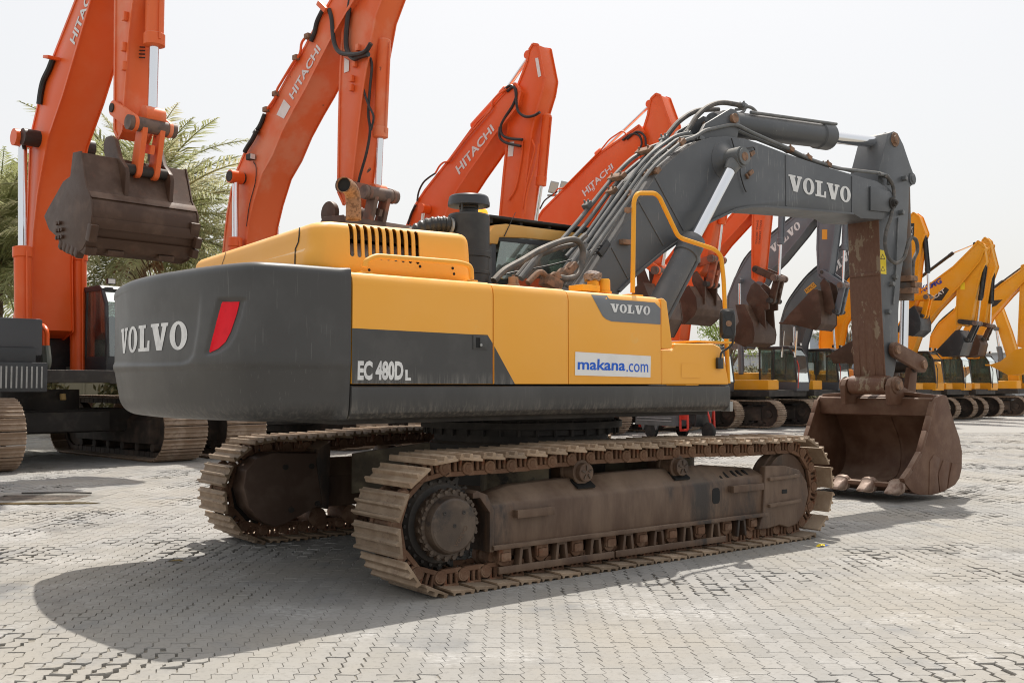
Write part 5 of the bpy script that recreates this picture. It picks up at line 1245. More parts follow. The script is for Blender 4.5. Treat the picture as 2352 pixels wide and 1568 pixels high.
def row_hose(fr, root, pp, y, r, m=BLK, name='hose'):
    g = G(); g.tube(smoothpath([fr.P(a[0], a[1], a[2] if len(a) > 2 else y) for a in pp], 5), r, 8); return g.build(name, m, root)
def row_pipes(fr, root, pp, w, m=BLK):
    for yy in (-w * .3, -w * .12):
        g = G(); g.tube(smoothpath([(fr.P(*q, -w / 2)[0] - .02, yy, fr.P(*q, -w / 2)[2] + .09) for q in pp], 4), .028, 6); g.build('boom_pipe', m, root)
def row_text(fr, root, txt, q, y, m=WHITE, **kw):
    return letters('lettering', txt, [fr.P(*p, y) for p in q], m, root, **kw)

# --- A: big orange machine at the left, bucket hanging in view ------------
fr, A_ = row_machine('crawler_excavator', 'large orange excavator with raised boom and brown bucket dangling before palm trees', (-7.8, 18.9), 3.6, 5.6, 1.34, .95, True)
row_body(fr, A_, 1.34, 1.75, 3.9, 2.2, CABG, CABG, htop=2.75, cabz=3.62, cabx=(-.10, 1.52), zdeck=1.62, pale=True)
W = .80
bo_ = row_boom(fr, A_, [(322, -285), (290, -262), (225, -110), (175, 0), (121, 137), (89, 238), (75, 298), (70, 334), (66, 443), (62, 564), (40, 690), (30, 745), (55, 775), (75, 757), (73, 600), (77, 531), (87, 443), (109, 322), (145, 217), (177, 109), (209, 0), (250, -110), (318, -225), (332, -258)], W, ORG)
row_text(fr, bo_, 'HITACHI', [(171, 104), (222, -42), (211, -48), (160, 92)], -W / 2 - .012, sx=.8, bold=.025)
row_boom(fr, A_, [(266, -60), (290, -250), (312, -330), (336, -345), (352, -310), (340, -200), (312, -60), (296, 80), (290, 169), (285, 238), (281, 300), (272, 320), (264, 300), (264, 238)], .55, ORGF, 'arm')
fr_arm = -.275
row_cyl(fr, A_, (360, -190), (354, 108), (350, 268), 0.05, .165, .085, ORGF, 'bucket_cylinder')
row_cyl(fr, A_, (55, 860), (52, 566), (52, 318), -.62, .165, .085, ORG, 'boom_cylinder')
row_cyl(fr, A_, (180, 865), (180, 575), (180, 330), .62, .165, .085, ORG, 'boom_cylinder')
for y_, pp in ((-.62, [(74, 745), (100, 748), (108, 760), (108, 795)]), (-.62, [(60, 800), (78, 760), (92, 752), (98, 760), (98, 795)]), (.62, [(165, 745), (140, 748), (133, 760), (133, 795)]), (.62, [(180, 815), (165, 765), (150, 755), (142, 760), (142, 795)])):
    g = G(); g.tube(bendpath([fr.P(*q, y_) for q in pp], .15), .045, 10); g.build('oil_pipe', ORG, A_)
    q = pp[-1]; row_hose(fr, A_, [(q[0], q[1], y_), (q[0] + (3 if y_ < 0 else -3), q[1] + 40, y_), (q[0] + (-10 if y_ < 0 else 12), q[1] + 58, y_), (q[0] + (-25 if y_ < 0 else 25), q[1] + 50, y_)], 0, .06, mat('grey green hose', (.13, .14, .12), .5))
row_link(fr, A_, (262, 249), (308, 283), (294, 388), .55, ORGF, .14)
row_bucket(fr, A_, [(171, 354), (189, 350), (201, 429), (208, 446), (213, 462), (214, 490), (211, 520), (204, 548), (192, 572), (176, 582), (156, 580), (141, 562), (137, 545), (117, 527), (106, 497), (113, 483), (149, 419), (165, 407)], -1.08, .86, BGBUCK, teeth=(100, 495), ears=[(242, 330), (247, 316), (258, 312), (268, 320), (278, 362), (292, 385), (294, 400), (288, 491), (278, 479), (266, 435), (256, 385), (242, 350)], eary=.42, back=(((205, 440), (211, 452)), ((213, 500), (211, 522)), ((206, 545), (196, 566))))
for q, y_, sz in (((208, 530), .86, (.20, .12, .20)), ((200, 556), .86, (.22, .12, .16)), ((210, 500), .80, (.10, .18, .26)), ((206, 535), -1.06, (.16, .14, .30)), ((186, 572), -1.0, (.34, .2, .14)), ((186, 572), -.55, (.3, .3, .10)), ((186, 572), .4, (.3, .3, .10))):
    x, z = fr.S(*q, -1.08); g = G(); g.box((x + .05, y_, z), sz, Matrix.Rotation(R(20), 3, 'Y')); g.build('heel_shroud', BGBUCK, A_, .02)
for k in range(5):
    x, z = fr.S(142 + 9 * k, 562 + 4.5 * k, -1.08); g = G(); g.box((x, -1.05, z), (.13, .14, .17), Matrix.Rotation(R(35), 3, 'Y')); g.build('lip_shroud', BGBUCK, A_, .03)
x, z = fr.S(278, 395, -.3); g = G(); g.cyl((x, -.40, z), (x, .40, z), .19, 20); g.build('link_tube', BGBUCK, A_)
x, z = fr.S(262, 470, -.3); g = G(); g.prism([(x - .2, z - .15), (x + .14, z - .1), (x + .1, z + .12), (x - .12, z + .14)], -.05, .05); g.build('lifting_eye', BGBUCK, A_, .03)
x, z = fr.S(140, 520, -1.1)
for k in range(8): g = G(); g.cyl((x - .1 + .11 * (k % 3), -1.11, z - .2 + .13 * (k // 3)), (x - .1 + .11 * (k % 3), -1.15, z - .2 + .13 * (k // 3)), .035, 8); g.build('shroud_bolt', BGBUCK, A_)
for q in ((287, 38), (284, 108), (285, 152)):
    x, y, z = fr.P(*q, fr_arm - .04); g = G(); g.box((x, y, z), (.10, .08, .16)); g.build('lug', ORGF, A_, .01)
x, y, z = fr.P(302, 115, -.1); g = G(); g.box((x + .15, -.12, z), (.10, .12, .5)); g.build('pipe_manifold', DRK, A_, .02)
for k in range(4): row_hose(fr, A_, [(306, 103 + 8 * k), (318, 108 + 8 * k), (332, 109 + 8 * k)], -.05, .014)
g = G(); x, y, z = fr.P(77, 318, -W / 2 - .1); g.cyl((x, -.72, z), (x, .72, z), .17, 20); g.build('boom_pin', mat('greasy pin', (.03, .02, .016), .5), A_)
x, z = fr.S(52, 318, -.62); g = G(); g.cyl((x, -.78, z), (x, .78, z), .12, 16); g.build('cylinder_pin', DRK, A_)
row_hose(fr, A_, [(122, 134), (112, 160), (100, 185), (94, 210), (90, 240)], -.45, .06)
g = G(); g.bar(fr.P(116, 134, -.5), fr.P(128, 134, -.5), .3, .06); g.build('hose_bracket', ORG, A_, .01)
for q in ((0, 790, -1.2, (1.4, .9, .6)),):
    x, y, z = fr.P(20, 775, -1.25); g = G(); g.box((x, y, z), (.9, .9, .7)); g.build('step_box', mat('slate box', (.06, .063, .07), .5), A_, .05); g = G(); g.box((x + .2, y - .0, z - .75), (.9, .95, .55)); g.build('lamp_box', CABG, A_, .03)
    for k in range(9): g = G(); g.box((x + .655, y - .36 + k * .09, z - .75), (.012, .03, .40)); g.build('grille_bar', ALU, A_)
g = G(); g.cyl(fr.P(144, 905, .1), fr.P(145, 918, .1), .06, 12); g.build('paper_cup', mat('tan paper', (.55, .38, .16), .7), A_)

# --- B ------------------------------------------------------------------
fr, B_ = row_machine('crawler_excavator', 'orange excavator with weathered steep boom, work lamp on boom, behind the exhaust pipe', (-4.46, 22.5), 3.4, 5.4, 1.34, .95, True)
row_body(fr, B_, 1.34, 1.7, 3.8, 2.1, CABG, CABG, htop=2.7, cabz=3.5, cabx=(.7, 2.3), zdeck=1.6)
bo_ = row_boom(fr, B_, [(872, -130), (846, -124), (800, -60), (761, 0), (728, 56), (701, 109), (675, 152), (632, 231), (599, 287), (566, 343), (546, 389), (532, 438), (523, 488), (517, 540), (505, 660), (500, 800), (550, 800), (560, 640), (570, 517), (583, 461), (602, 399), (626, 356), (649, 300), (675, 250), (701, 204), (734, 138), (761, 86), (800, 20), (850, -60), (880, -100)], .80, ORGF)
row_text(fr, bo_, 'HITACHI', [(673, 230), (737, 114), (727.5, 102), (663, 217)], -.412, sx=.8, bold=.025)
G().add([fr.P(*q, -.41) for q in ((652, 228), (667, 245), (652, 273), (635, 264))], [(0, 1, 2, 3)]).build('pale_label', BOARD, bo_, weld=False, shade=0)
row_boom(fr, B_, [(807, -60), (850, -190), (880, -245), (898, -245), (912, -170), (884, -20), (862, 40), (846, 128), (833, 211), (823, 297), (811, 402), (806, 455), (790, 470), (777, 440), (779, 297), (782, 171), (787, 82)], .55, ORGF, 'arm')
row_cyl(fr, B_, (883, 90), (873, 318), (868, 440), 0.05, .145, .075, ORGF, 'bucket_cylinder')
row_cyl(fr, B_, (540, 760), (540, 545), (541, 407), -.62, .15, .08, ORG, 'boom_cylinder')
row_cyl(fr, B_, (632, 760), (633, 560), (634, 420), .62, .15, .08, ORG, 'boom_cylinder')
row_link(fr, B_, (782, 425), (845, 442), (828, 520), .55, mat('brown link steel', (.14, .085, .062), .6, var=(.3, .11, .06), vs=2), .15)
x, z = fr.S(758, 490, -.36)
for s_ in (-1, 1): g = G(); g.cyl((x, s_ * .36 - .06, z), (x, s_ * .36 + .06, z), .26, 20); g.build('hinge_ear', BGBUCK, B_, .02)
row_bucket(fr, B_, [(745, 500), (790, 495), (815, 560), (800, 640), (740, 650), (690, 600)], -.9, .9, BGBUCK, teeth=(670, 600))
for q in ((822, 110), (815, 147), (808, 181), (807, 202)):
    x, y, z = fr.P(*q, -.32); g = G(); g.box((x, y, z), (.10, .08, .14)); g.build('lug', ORGF, B_, .01)
x, z = fr.S(541, 407, -.62); g = G(); g.cyl((x, -.80, z), (x, .80, z), .13, 16); g.build('cylinder_pin', DRK, B_)
G().add([fr.P(*q, -.287) for q in ((791, 133), (802, 140), (801, 164), (790, 168))], [(0, 1, 2, 3)]).build('pale_label', BOARD, B_, weld=False, shade=0)
row_hose(fr, B_, [(756, 22), (762, 45), (766, 90), (775, 115), (790, 124), (820, 125), (840, 118), (852, 100)], -.42, .05)
row_hose(fr, B_, [(806, -10), (798, 50), (795, 100), (802, 125), (815, 135), (828, 130), (846, 125)], -.36, .055)
row_hose(fr, B_, [(846, 122), (854, 150), (850, 200), (846, 260), (850, 300), (842, 350), (828, 400), (822, 425)], -.2, .03)
row_hose(fr, B_, [(838, 165), (834, 200), (846, 240), (858, 268), (852, 300)], -.25, .025)
row_hose(fr, B_, [(590, 300), (580, 320), (570, 335), (564, 345), (562, 350)], -.5, .055); row_hose(fr, B_, [(608, 262), (596, 290), (584, 306)], -.45, .05)
row_hose(fr, B_, [(740, 25), (728, 50), (722, 75), (714, 95)], -.45, .05)
g = G(); g.tube(bendpath([fr.P(*q, -.46) for q in ((610, 255), (622, 240), (634, 222), (636, 206), (676, 140), (690, 125), (692, 98), (704, 84))], .12), .03, 8); g.build('boom_pipe', ORG, B_)
for q in ((612, 252), (634, 216), (681, 133), (708, 84)): x, y, z = fr.P(*q, -.44); g = G(); g.box((x, y, z), (.16, .14, .12)); g.build('pipe_clamp', CLAMP, B_, .02)
g = G(); g.bar(fr.P(734, 8, -.45), fr.P(752, 26, -.45), .15, .12); g.build('hose_bracket', ORGF, B_, .02)
x, y, z = fr.P(575, 361, -.5); g = G(); g.box((x, y, z), (.2, .14, .15)); lp = g.build('work_lamp', DRK, B_, .03); g = G(); g.box((x + .105, y, z), (.01, .12, .12)); g.build('lens', LAMP, lp); row_hose(fr, B_, [(582, 372), (588, 385), (586, 420), (573, 470), (566, 520)], -.42, .01)

# --- C ------------------------------------------------------------------
fr, C_ = row_machine('crawler_excavator', 'clean orange excavator whose boom tip rises just right of the black air intake', (-1.3, 25.9), 2.9, 4.8, 1.1, .7, False)
row_body(fr, C_, 1.1, 1.5, 3.3, 1.9, ORG, CABG, htop=2.4, cabz=3.15)
bo_ = row_boom(fr, C_, [(900, 700), (905, 620), (920, 560), (936, 515), (953, 473), (976, 438), (1034, 365), (1096, 280), (1130, 246), (1165, 207), (1184, 192), (1196, 211), (1189, 242), (1165, 273), (1134, 311), (1103, 357), (1073, 400), (1046, 442), (1030, 473), (1015, 519), (1000, 570), (990, 640), (960, 710)], .70, ORG)
row_text(fr, bo_, 'HITACHI', [(1055, 402), (1136, 299), (1127.5, 285), (1045.5, 384)], -.362, sx=.8, bold=.025)
row_boom(fr, C_, [(1215.5, 115), (1224, 101.6), (1236, 103.5), (1251, 180), (1246, 211), (1232, 257), (1222, 303.5), (1215, 350), (1205, 442), (1200, 510), (1196, 580), (1145, 560), (1149, 492), (1157, 403), (1165, 326.5), (1170.5, 257), (1184, 211), (1211, 142)], .46, ORG, 'arm')
G().add([fr.P(*q, -.238) for q in ((1229, 134), (1236, 133), (1243, 175), (1236, 178))], [(0, 1, 2, 3)]).build('pale_label', BOARD, C_, weld=False, shade=0)
G().add([fr.P(*q, -.238) for q in ((1168, 327), (1181, 325), (1178, 359), (1166, 360))], [(0, 1, 2, 3)]).build('pale_label', BOARD, C_, weld=False, shade=0)
row_cyl(fr, C_, (1257, 262), (1242, 428), (1228, 520), 0, .115, .055, ORG, 'bucket_cylinder')
row_cyl(fr, C_, (1085, 292), (1166, 203), (1217, 128), 0.05, .10, .05, ORG, 'arm_cylinder')
row_cyl(fr, C_, (940, 760), (955, 620), (975, 480), -.5, .12, .06, ORG, 'boom_cylinder')
for pp in ([(1160, 205), (1172, 197), (1183, 205), (1186, 230), (1190, 255), (1206, 268), (1226, 266), (1240, 258)], [(1165, 210), (1180, 200), (1186, 218), (1178, 242), (1160, 270), (1150, 292), (1154, 310), (1170, 318), (1200, 321)], [(1148, 292), (1148, 315), (1162, 328), (1196, 336)]): row_hose(fr, C_, pp, -.37, .035)
row_hose(fr, C_, [(958, 462), (962, 440), (972, 420), (985, 408), (1000, 398)], -.40, .025); row_hose(fr, C_, [(937, 515), (945, 490), (955, 470)], -.40, .03)
g = G(); g.tube(bendpath([fr.P(*q, -.40) for q in ((1000, 398), (1010, 380), (1020, 372), (1030, 372), (1070, 320), (1130, 250), (1131, 232), (1145, 217), (1163, 205))], .1), .025, 8); g.build('boom_pipe', ORG, C_)
for pp in ([(1200, 321), (1198, 360), (1185, 430), (1168, 460)], [(1222, 321), (1228, 345), (1215, 400), (1200, 480)], [(1238, 330), (1230, 380), (1212, 440), (1205, 490)]): row_hose(fr, C_, pp, -.26, .022, ORG, 'arm_pipe')

# --- D ------------------------------------------------------------------
fr, D_ = row_machine('crawler_excavator', 'orange excavator with boom running behind the thick grey hydraulic pipes', (1.8, 29.3), 2.8, 4.8, 1.1, .7, False)
row_body(fr, D_, 1.1, 1.5, 3.3, 1.9, ORG, CABG, htop=2.4, cabz=3.15)
bo_ = row_boom(fr, D_, [(1170, 760), (1172, 660), (1190, 580), (1234, 503), (1246, 484), (1376, 353.5), (1426, 319), (1468, 288), (1478, 303), (1472, 336), (1449, 361), (1400, 415), (1341, 482), (1318, 519), (1270, 590), (1245, 660), (1235, 760)], .68, ORG)
row_text(fr, bo_, 'HITACHI', [(1344, 452), (1409.5, 386), (1404, 375), (1336, 438)], -.352, sx=.8, bold=.025)
row_text(fr, bo_, '5', [(1362, 441), (1368, 434), (1364, 428), (1358, 435)], -.352)
row_boom(fr, D_, [(1495.5, 226.6), (1507, 215.8), (1516.6, 219), (1540, 284), (1535, 330), (1525, 400), (1508, 520), (1496, 610), (1468, 610), (1466, 450), (1470, 323), (1488, 265), (1491.6, 242)], .46, ORG, 'arm')
row_cyl(fr, D_, (1370, 358), (1384, 346), (1495, 240), 0.05, .10, .045, ORG, 'arm_cylinder')
row_cyl(fr, D_, (1545, 360), (1530, 560), (1520, 618), 0, .11, .055, ORG, 'bucket_cylinder')
row_link(fr, D_, (1480, 600), (1508, 621), (1492, 680), .46, ORG, .12)
row_bucket(fr, D_, [(1460, 660), (1478, 648), (1495, 690), (1500, 730), (1480, 770), (1440, 770), (1420, 740)], -.7, .7, BGBUCK, teeth=(1405, 740), ears=[(1462, 610), (1475, 605), (1492, 650), (1500, 690), (1480, 700), (1465, 660)], eary=.3)
for pp in ([(1430, 322), (1452, 308), (1468, 312), (1474, 330), (1466, 350)], [(1440, 320), (1462, 303), (1480, 312), (1484, 335)]): row_hose(fr, D_, pp, -.37, .03)
row_hose(fr, D_, [(1240, 480), (1250, 462), (1262, 452), (1280, 440)], -.38, .022)
g = G(); g.tube(bendpath([fr.P(*q, -.38) for q in ((1270, 450), (1282, 432), (1292, 434), (1380, 345), (1400, 320), (1430, 300), (1440, 310))], .1), .022, 8); g.build('boom_pipe', ORG, D_)

# --- E, F: two more orange arms, only partly in view ------------------------
fr, E_ = row_machine('crawler_excavator', 'orange excavator with brown bucket hanging right behind the tilted grey boom cylinder', (4.5, 32.2), 2.7, 4.6, 1.05, .65, False)
row_body(fr, E_, 1.05, 1.45, 3.2, 1.8, ORG, CABG, htop=2.3, cabz=3.0)
row_boom(fr, E_, [(1440, 780), (1445, 720), (1470, 680), (1520, 612), (1570, 545), (1620, 470), (1640, 480), (1600, 560), (1550, 630), (1510, 690), (1500, 780)], .6, ORG)
row_boom(fr, E_, [(1640, 430), (1665, 430), (1648, 480), (1634, 545), (1622, 591), (1612, 618), (1602, 632), (1590, 630), (1594, 598), (1607, 548), (1620, 500)], .45, ORGF, 'arm')
row_cyl(fr, E_, (1672, 430), (1657, 516), (1648, 594), 0, .11, .055, ORG, 'bucket_cylinder')
row_link(fr, E_, (1604, 604), (1636, 594), (1623, 652), .45, mat('faded orange link', (.36, .10, .045), .55, var=(.16, .07, .045), vs=3), .12)
row_bucket(fr, E_, [(1574, 662), (1583, 656), (1600, 684), (1602, 708), (1596, 724), (1574, 744), (1552, 743), (1538, 732), (1541, 715), (1559, 693)], -.72, .72, BGBUCK, teeth=None, ears=[(1592, 628), (1600, 622), (1612, 640), (1621, 655), (1620, 700), (1606, 690), (1590, 645)], eary=.33)
fr, F_ = row_machine('crawler_excavator', 'excavator with upright orange arm carrying black load lettering and double brown bucket hitch', (7.3, 34.8), 2.6, 4.5, 1.02, .62, False)
row_body(fr, F_, 1.02, 1.45, 3.1, 1.8, CATY, CABG, htop=2.25, cabz=2.95)
row_boom(fr, F_, [(1500, 780), (1505, 720), (1530, 668), (1600, 588), (1650, 530), (1700, 470), (1740, 430), (1755, 445), (1715, 500), (1660, 560), (1600, 640), (1570, 690), (1560, 780)], .6, ORG)
G().add([fr.P(*q, -.305) for q in ((1622, 545), (1650, 508), (1660, 520), (1634, 556))], [(0, 1, 2, 3)]).build('grey_decal', BGGREY, F_, weld=False, shade=0)
row_text(fr, F_, 'VO', [(1628, 536), (1650, 512), (1656, 522), (1634, 548)], -.31, slab=True)
am = row_boom(fr, F_, [(1735, 400), (1762, 400), (1756, 496), (1751, 544), (1743, 625), (1738, 646), (1728, 639), (1728, 551), (1729, 496)], .5, ORG, 'arm')
row_text(fr, am, 'SWLL 3440KG', [(1746, 506), (1742, 560), (1746, 560), (1750, 506)], -.262, INK); row_text(fr, am, 'DWLL 3027KG', [(1738, 506), (1735, 560), (1739, 560), (1742, 506)], -.262, INK)
row_cyl(fr, F_, (1796, 440), (1793, 562), (1789, 640), 0, .10, .05, BGGREY, 'bucket_cylinder')
row_link(fr, F_, (1735, 618), (1780, 638), (1768, 690), .5, BGBUCK, .12)
row_bucket(fr, F_, [(1690, 701), (1710, 699), (1730, 741), (1734, 765), (1731, 786), (1710, 796), (1686, 784), (1680, 765), (1698, 739)], -.72, .72, BGBUCK, teeth=(1660, 768), ears=[(1726, 655), (1735, 648), (1745, 655), (1766, 680), (1767, 710), (1757, 712), (1760, 755), (1745, 740), (1715, 690), (1716, 680)], eary=.3)

# --- G, H: slate booms -------------------------------------------------------
fr, G_ = row_machine('crawler_excavator', 'slate grey excavator with yellow body, its boom curving up behind the round black mirror', (10.65, 36.9), 2.6, 4.5, 1.02, .62, False)
G_f = fr; row_body(fr, G_, 1.02, 1.45, 3.1, 1.8, CATY, mat('slate cab', (.07, .075, .085), .5), htop=2.05, cabz=3.02, pale=True, redrail=True)
bd_ = row_boom(fr, G_, [(1682, 800), (1670, 734), (1672, 680), (1688, 639), (1718, 588), (1791, 526), (1842, 485), (1900, 440), (1915, 455), (1860, 512), (1842, 537), (1791, 599), (1762, 628), (1740, 668), (1722, 734), (1715, 800)], .6, BGGREY)
row_text(fr, bd_, 'VOLVO', [(1774, 583), (1840, 522), (1833, 507), (1768, 568)], -.306, slab=True)
row_boom(fr, G_, [(1885, 420), (1930, 420), (1918, 511), (1914, 544), (1904, 621), (1895, 647), (1880, 635), (1877, 570), (1879, 500)], .5, BGGREY, 'arm')
G().add([fr.P(*q, -.256) for q in ((1888, 550), (1900, 550), (1900, 527), (1888, 527))], [(0, 1, 2, 3)]).build('warning_label', mat('orange label', (.75, .33, .03), .5), G_, weld=False, shade=0)
row_cyl(fr, G_, (1944, 430), (1939, 575), (1935, 655), 0, .10, .05, BGGREY, 'bucket_cylinder')
row_cyl(fr, G_, (1702, 860), (1700, 760), (1699, 645), -.5, .10, .05, BGGREY, 'boom_cylinder')
row_link(fr, G_, (1888, 625), (1932, 655), (1918, 715), .5, BGGREY, .11)
row_bucket(fr, G_, [(1868, 664), (1879, 666), (1886, 720), (1886, 743), (1874, 758), (1836, 748), (1798, 742), (1815, 720)], -.62, .62, BGBUCK, teeth=(1788, 741), ears=[(1884, 650), (1892, 640), (1905, 650), (1918, 705), (1910, 725), (1895, 715)], eary=.28)
for k in range(2): row_hose(fr, G_, [(1800 + 30 * k, 760), (1796 + 30 * k, 820)], .4, .04, CHROME, 'rod')
fr, H_ = row_machine('crawler_excavator', 'slate grey excavator with small orange plate on its boom, red handrail, next to amber one', (13.0, 39.3), 2.6, 4.5, 1.02, .62, False)
H_f = fr; row_body(fr, H_, 1.02, 1.45, 3.1, 1.8, CATY, mat('slate cab', (.07, .075, .085), .5), htop=2.05, cabz=3.02, pale=True, redrail=True)
bd_ = row_boom(fr, H_, [(1800, 830), (1792, 800), (1793, 741), (1801, 712), (1817, 684), (1855, 636), (1912, 588), (1975, 530), (2010, 500), (2020, 515), (1990, 560), (1940, 625), (1890, 690), (1858, 730), (1840, 790), (1836, 830)], .6, mat('dark slate boom', (.085, .09, .10), .5, var=(.11, .115, .12), vs=1))
row_text(fr, bd_, 'VOLVO', [(1903, 640), (1963, 583), (1957, 568), (1895, 624)], -.306, slab=True)
G().add([fr.P(*q, -.308) for q in ((1853, 675), (1876, 657), (1868, 648), (1847, 666))], [(0, 1, 2, 3)]).build('orange_plate', mat('orange label', (.75, .33, .03), .5), bd_, weld=False, shade=0)
row_text(fr, bd_, 'ROMCO', [(1853, 671.5), (1873, 656.5), (1868, 650.5), (1849, 666)], -.314, INK)
row_cyl(fr, H_, (1828, 860), (1826, 795), (1824, 745), -.5, .10, .05, BGGREY, 'boom_cylinder')
row_boom(fr, H_, [(1985, 480), (2015, 480), (2010, 600), (1996, 745), (1975, 745), (1978, 600)], .5, BGGREY, 'arm')
row_bucket(fr, H_, [(1905, 815), (1924, 802), (1967, 777), (1985, 800), (1972, 836), (1941, 834), (1915, 834)], -.62, .62, BGBUCK, teeth=(1896, 819))
# --- I: amber machine ----------------------------------------------------------
fr, I_ = row_machine('crawler_excavator', 'amber yellow excavator with small black bucket curled beside the worn arm', (15.8, 41.3), 2.4, 4.4, 1.0, .6, False)
row_body(fr, I_, 1.0, 1.4, 3.0, 1.8, JCBY, JCBY, htop=2.25, cabz=2.95)
row_boom(fr, I_, [(1884, 825), (1882, 790), (1884, 760), (1895, 735), (1915, 690), (1935, 655), (1962, 625), (2030, 560), (2080, 510), (2092, 525), (2040, 590), (1985, 665), (1950, 715), (1934, 745), (1924, 800), (1922, 825)], .55, JCBY)
row_boom(fr, I_, [(2086, 500), (2098, 488), (2110, 497), (2124, 535), (2116, 557), (2108, 620), (2102, 690), (2096, 706), (2082, 700), (2082, 600)], .45, JCBY, 'arm')
q4 = ((2091, 513), (2100, 513), (2099, 545), (2090, 545))
G().add([fr.P(*q, -.228) for q in q4], [(0, 1, 2, 3)]).build('black_label', INK, I_, weld=False, shade=0)
row_text(fr, I_, 'JCB', [(2097.5, 519), (2096.5, 544), (2091.5, 544), (2092.5, 519)], -.232, bold=.02)
row_cyl(fr, I_, (2123, 540), (2131, 628), (2133, 680), 0, .085, .045, BLK, 'bucket_cylinder')
row_cyl(fr, I_, (1920, 880), (1918, 800), (1914, 740), -.45, .09, .045, JCBY, 'boom_cylinder')
row_link(fr, I_, (2092, 685), (2128, 682), (2118, 725), .45, JCBY, .10)
row_bucket(fr, I_, [(2086, 712), (2100, 702), (2110, 722), (2115, 740), (2114, 758), (2098, 772), (2072, 768), (2062, 752)], -.55, .55, BGBLK, teeth=(2045, 760))
# --- K, L, M: yellow machines ----------------------------------------------------
fr, K_ = row_machine('crawler_excavator', 'yellow excavator with black bucket tip pointing left under its upright arm', (18.55, 43.3), 2.25, 4.4, 1.0, .6, False)
K_f = fr; row_body(fr, K_, 1.0, 1.4, 3.0, 1.8, CATY, CATY, htop=1.95, cabz=3.05)
bd_ = row_boom(fr, K_, [(2050, 815), (2046, 800), (2056, 760), (2080, 715), (2112, 670), (2190, 612), (2232, 570), (2246, 556), (2262, 568), (2250, 600), (2201, 659), (2150, 712), (2110, 765), (2092, 815)], .55, CATY)
G().add([fr.P(*q, -.28) for q in ((2139, 690), (2163, 690), (2180, 665), (2172, 659), (2160, 668))], [(0, 1, 2, 3, 4)]).build('black_decal', INK, bd_, weld=False, shade=0)
row_text(fr, bd_, 'CAT', [(2148, 686), (2171, 670), (2167, 662), (2144, 680)], -.286, bold=.03)
row_text(fr, bd_, 'XCMG', [(2113, 674), (2164, 650), (2160, 637), (2110, 660)], -.286, mat('blue lettering', (.03, .05, .32), .5), bold=.04)
row_boom(fr, K_, [(2232, 571), (2246, 553), (2258, 560), (2264, 600), (2253, 626), (2239, 682), (2230, 734), (2216, 748), (2196, 745), (2199, 668), (2204.5, 626), (2218, 598.5)], .45, CATY, 'arm')
G().add([fr.P(*q, -.228) for q in ((2206, 665), (2216, 665), (2216, 648), (2206, 648))], [(0, 1, 2, 3)]).build('warning_label', LABY, K_, weld=False, shade=0)
row_cyl(fr, K_, (2262, 608), (2251, 690), (2245, 742), 0, .085, .045, BLK, 'bucket_cylinder')
row_cyl(fr, K_, (2110, 640), (2190, 580), (2240, 560), 0.05, .07, .035, BLK, 'arm_cylinder')
row_link(fr, K_, (2205, 738), (2240, 742), (2222, 780), .45, BGBLK, .10)
row_bucket(fr, K_, [(2150, 806), (2194, 760), (2204, 757), (2214, 786), (2204, 816), (2166, 819)], -.55, .55, BGBLK, teeth=(2140, 808))
fr, L_m = row_machine('crawler_excavator', 'yellow excavator with plain brown bucket, behind the one with the black bucket', (20.75, 45.4), 2.25, 4.4, 1.0, .6, False)
L_f = fr; row_body(fr, L_m, 1.0, 1.4, 3.0, 1.8, CATY, CATY, htop=1.95, cabz=3.05, pale=True)
row_boom(fr, L_m, [(2140, 822), (2135, 804), (2138, 772), (2156, 744), (2190, 714), (2240, 640), (2262, 556), (2275, 560), (2262, 640), (2222, 715), (2194, 755), (2178, 807), (2176, 822)], .55, CATY)
row_boom(fr, L_m, [(2256, 552), (2262, 545), (2271, 552), (2286, 612), (2276, 640), (2266, 700), (2260, 745), (2240, 748), (2250, 640)], .45, CATY, 'arm')
row_cyl(fr, L_m, (2279, 620), (2276, 698), (2274, 748), 0, .085, .045, BLK, 'bucket_cylinder')
row_link(fr, L_m, (2246, 742), (2272, 748), (2258, 778), .45, BGBUCK, .09)
row_bucket(fr, L_m, [(2205, 808), (2232, 775), (2244, 768), (2252, 790), (2246, 815), (2220, 821)], -.5, .5, BGBUCK, teeth=(2196, 812))
fr, M_m = row_machine('crawler_excavator', 'yellow excavator with yellow bucket and black boom decal at the far end', (23.0, 47.5), 2.25, 4.4, 1.0, .6, False)
M_f = fr; row_body(fr, M_m, 1.0, 1.4, 3.0, 1.8, CATY, CATY, htop=1.95, cabz=3.05)
bd_ = row_boom(fr, M_m, [(2208, 822), (2202, 800), (2215, 755), (2245, 705), (2266, 682), (2300, 653), (2365, 606), (2375, 622), (2320, 678), (2275, 730), (2250, 780), (2240, 822)], .55, CATY)
G().add([fr.P(*q, -.28) for q in ((2254, 714), (2272, 690), (2303, 688), (2288, 702))], [(0, 1, 2, 3)]).build('black_decal', INK, bd_, weld=False, shade=0)
row_text(fr, bd_, 'CAT', [(2259, 712), (2277, 699), (2274, 691), (2255, 704)], -.286, bold=.03)
row_cyl(fr, M_m, (2266, 672), (2305, 645), (2360, 605), 0, .07, .035, BLK, 'arm_cylinder')
row_boom(fr, M_m, [(2346, 610), (2375, 600), (2372, 700), (2362, 800), (2338, 795), (2342, 700)], .45, CATY, 'arm')
row_bucket(fr, M_m, [(2272, 838), (2298, 830), (2330, 804), (2352, 798), (2362, 830), (2350, 858), (2316, 861), (2290, 847)], -.6, .6, CATY, teeth=(2262, 838))

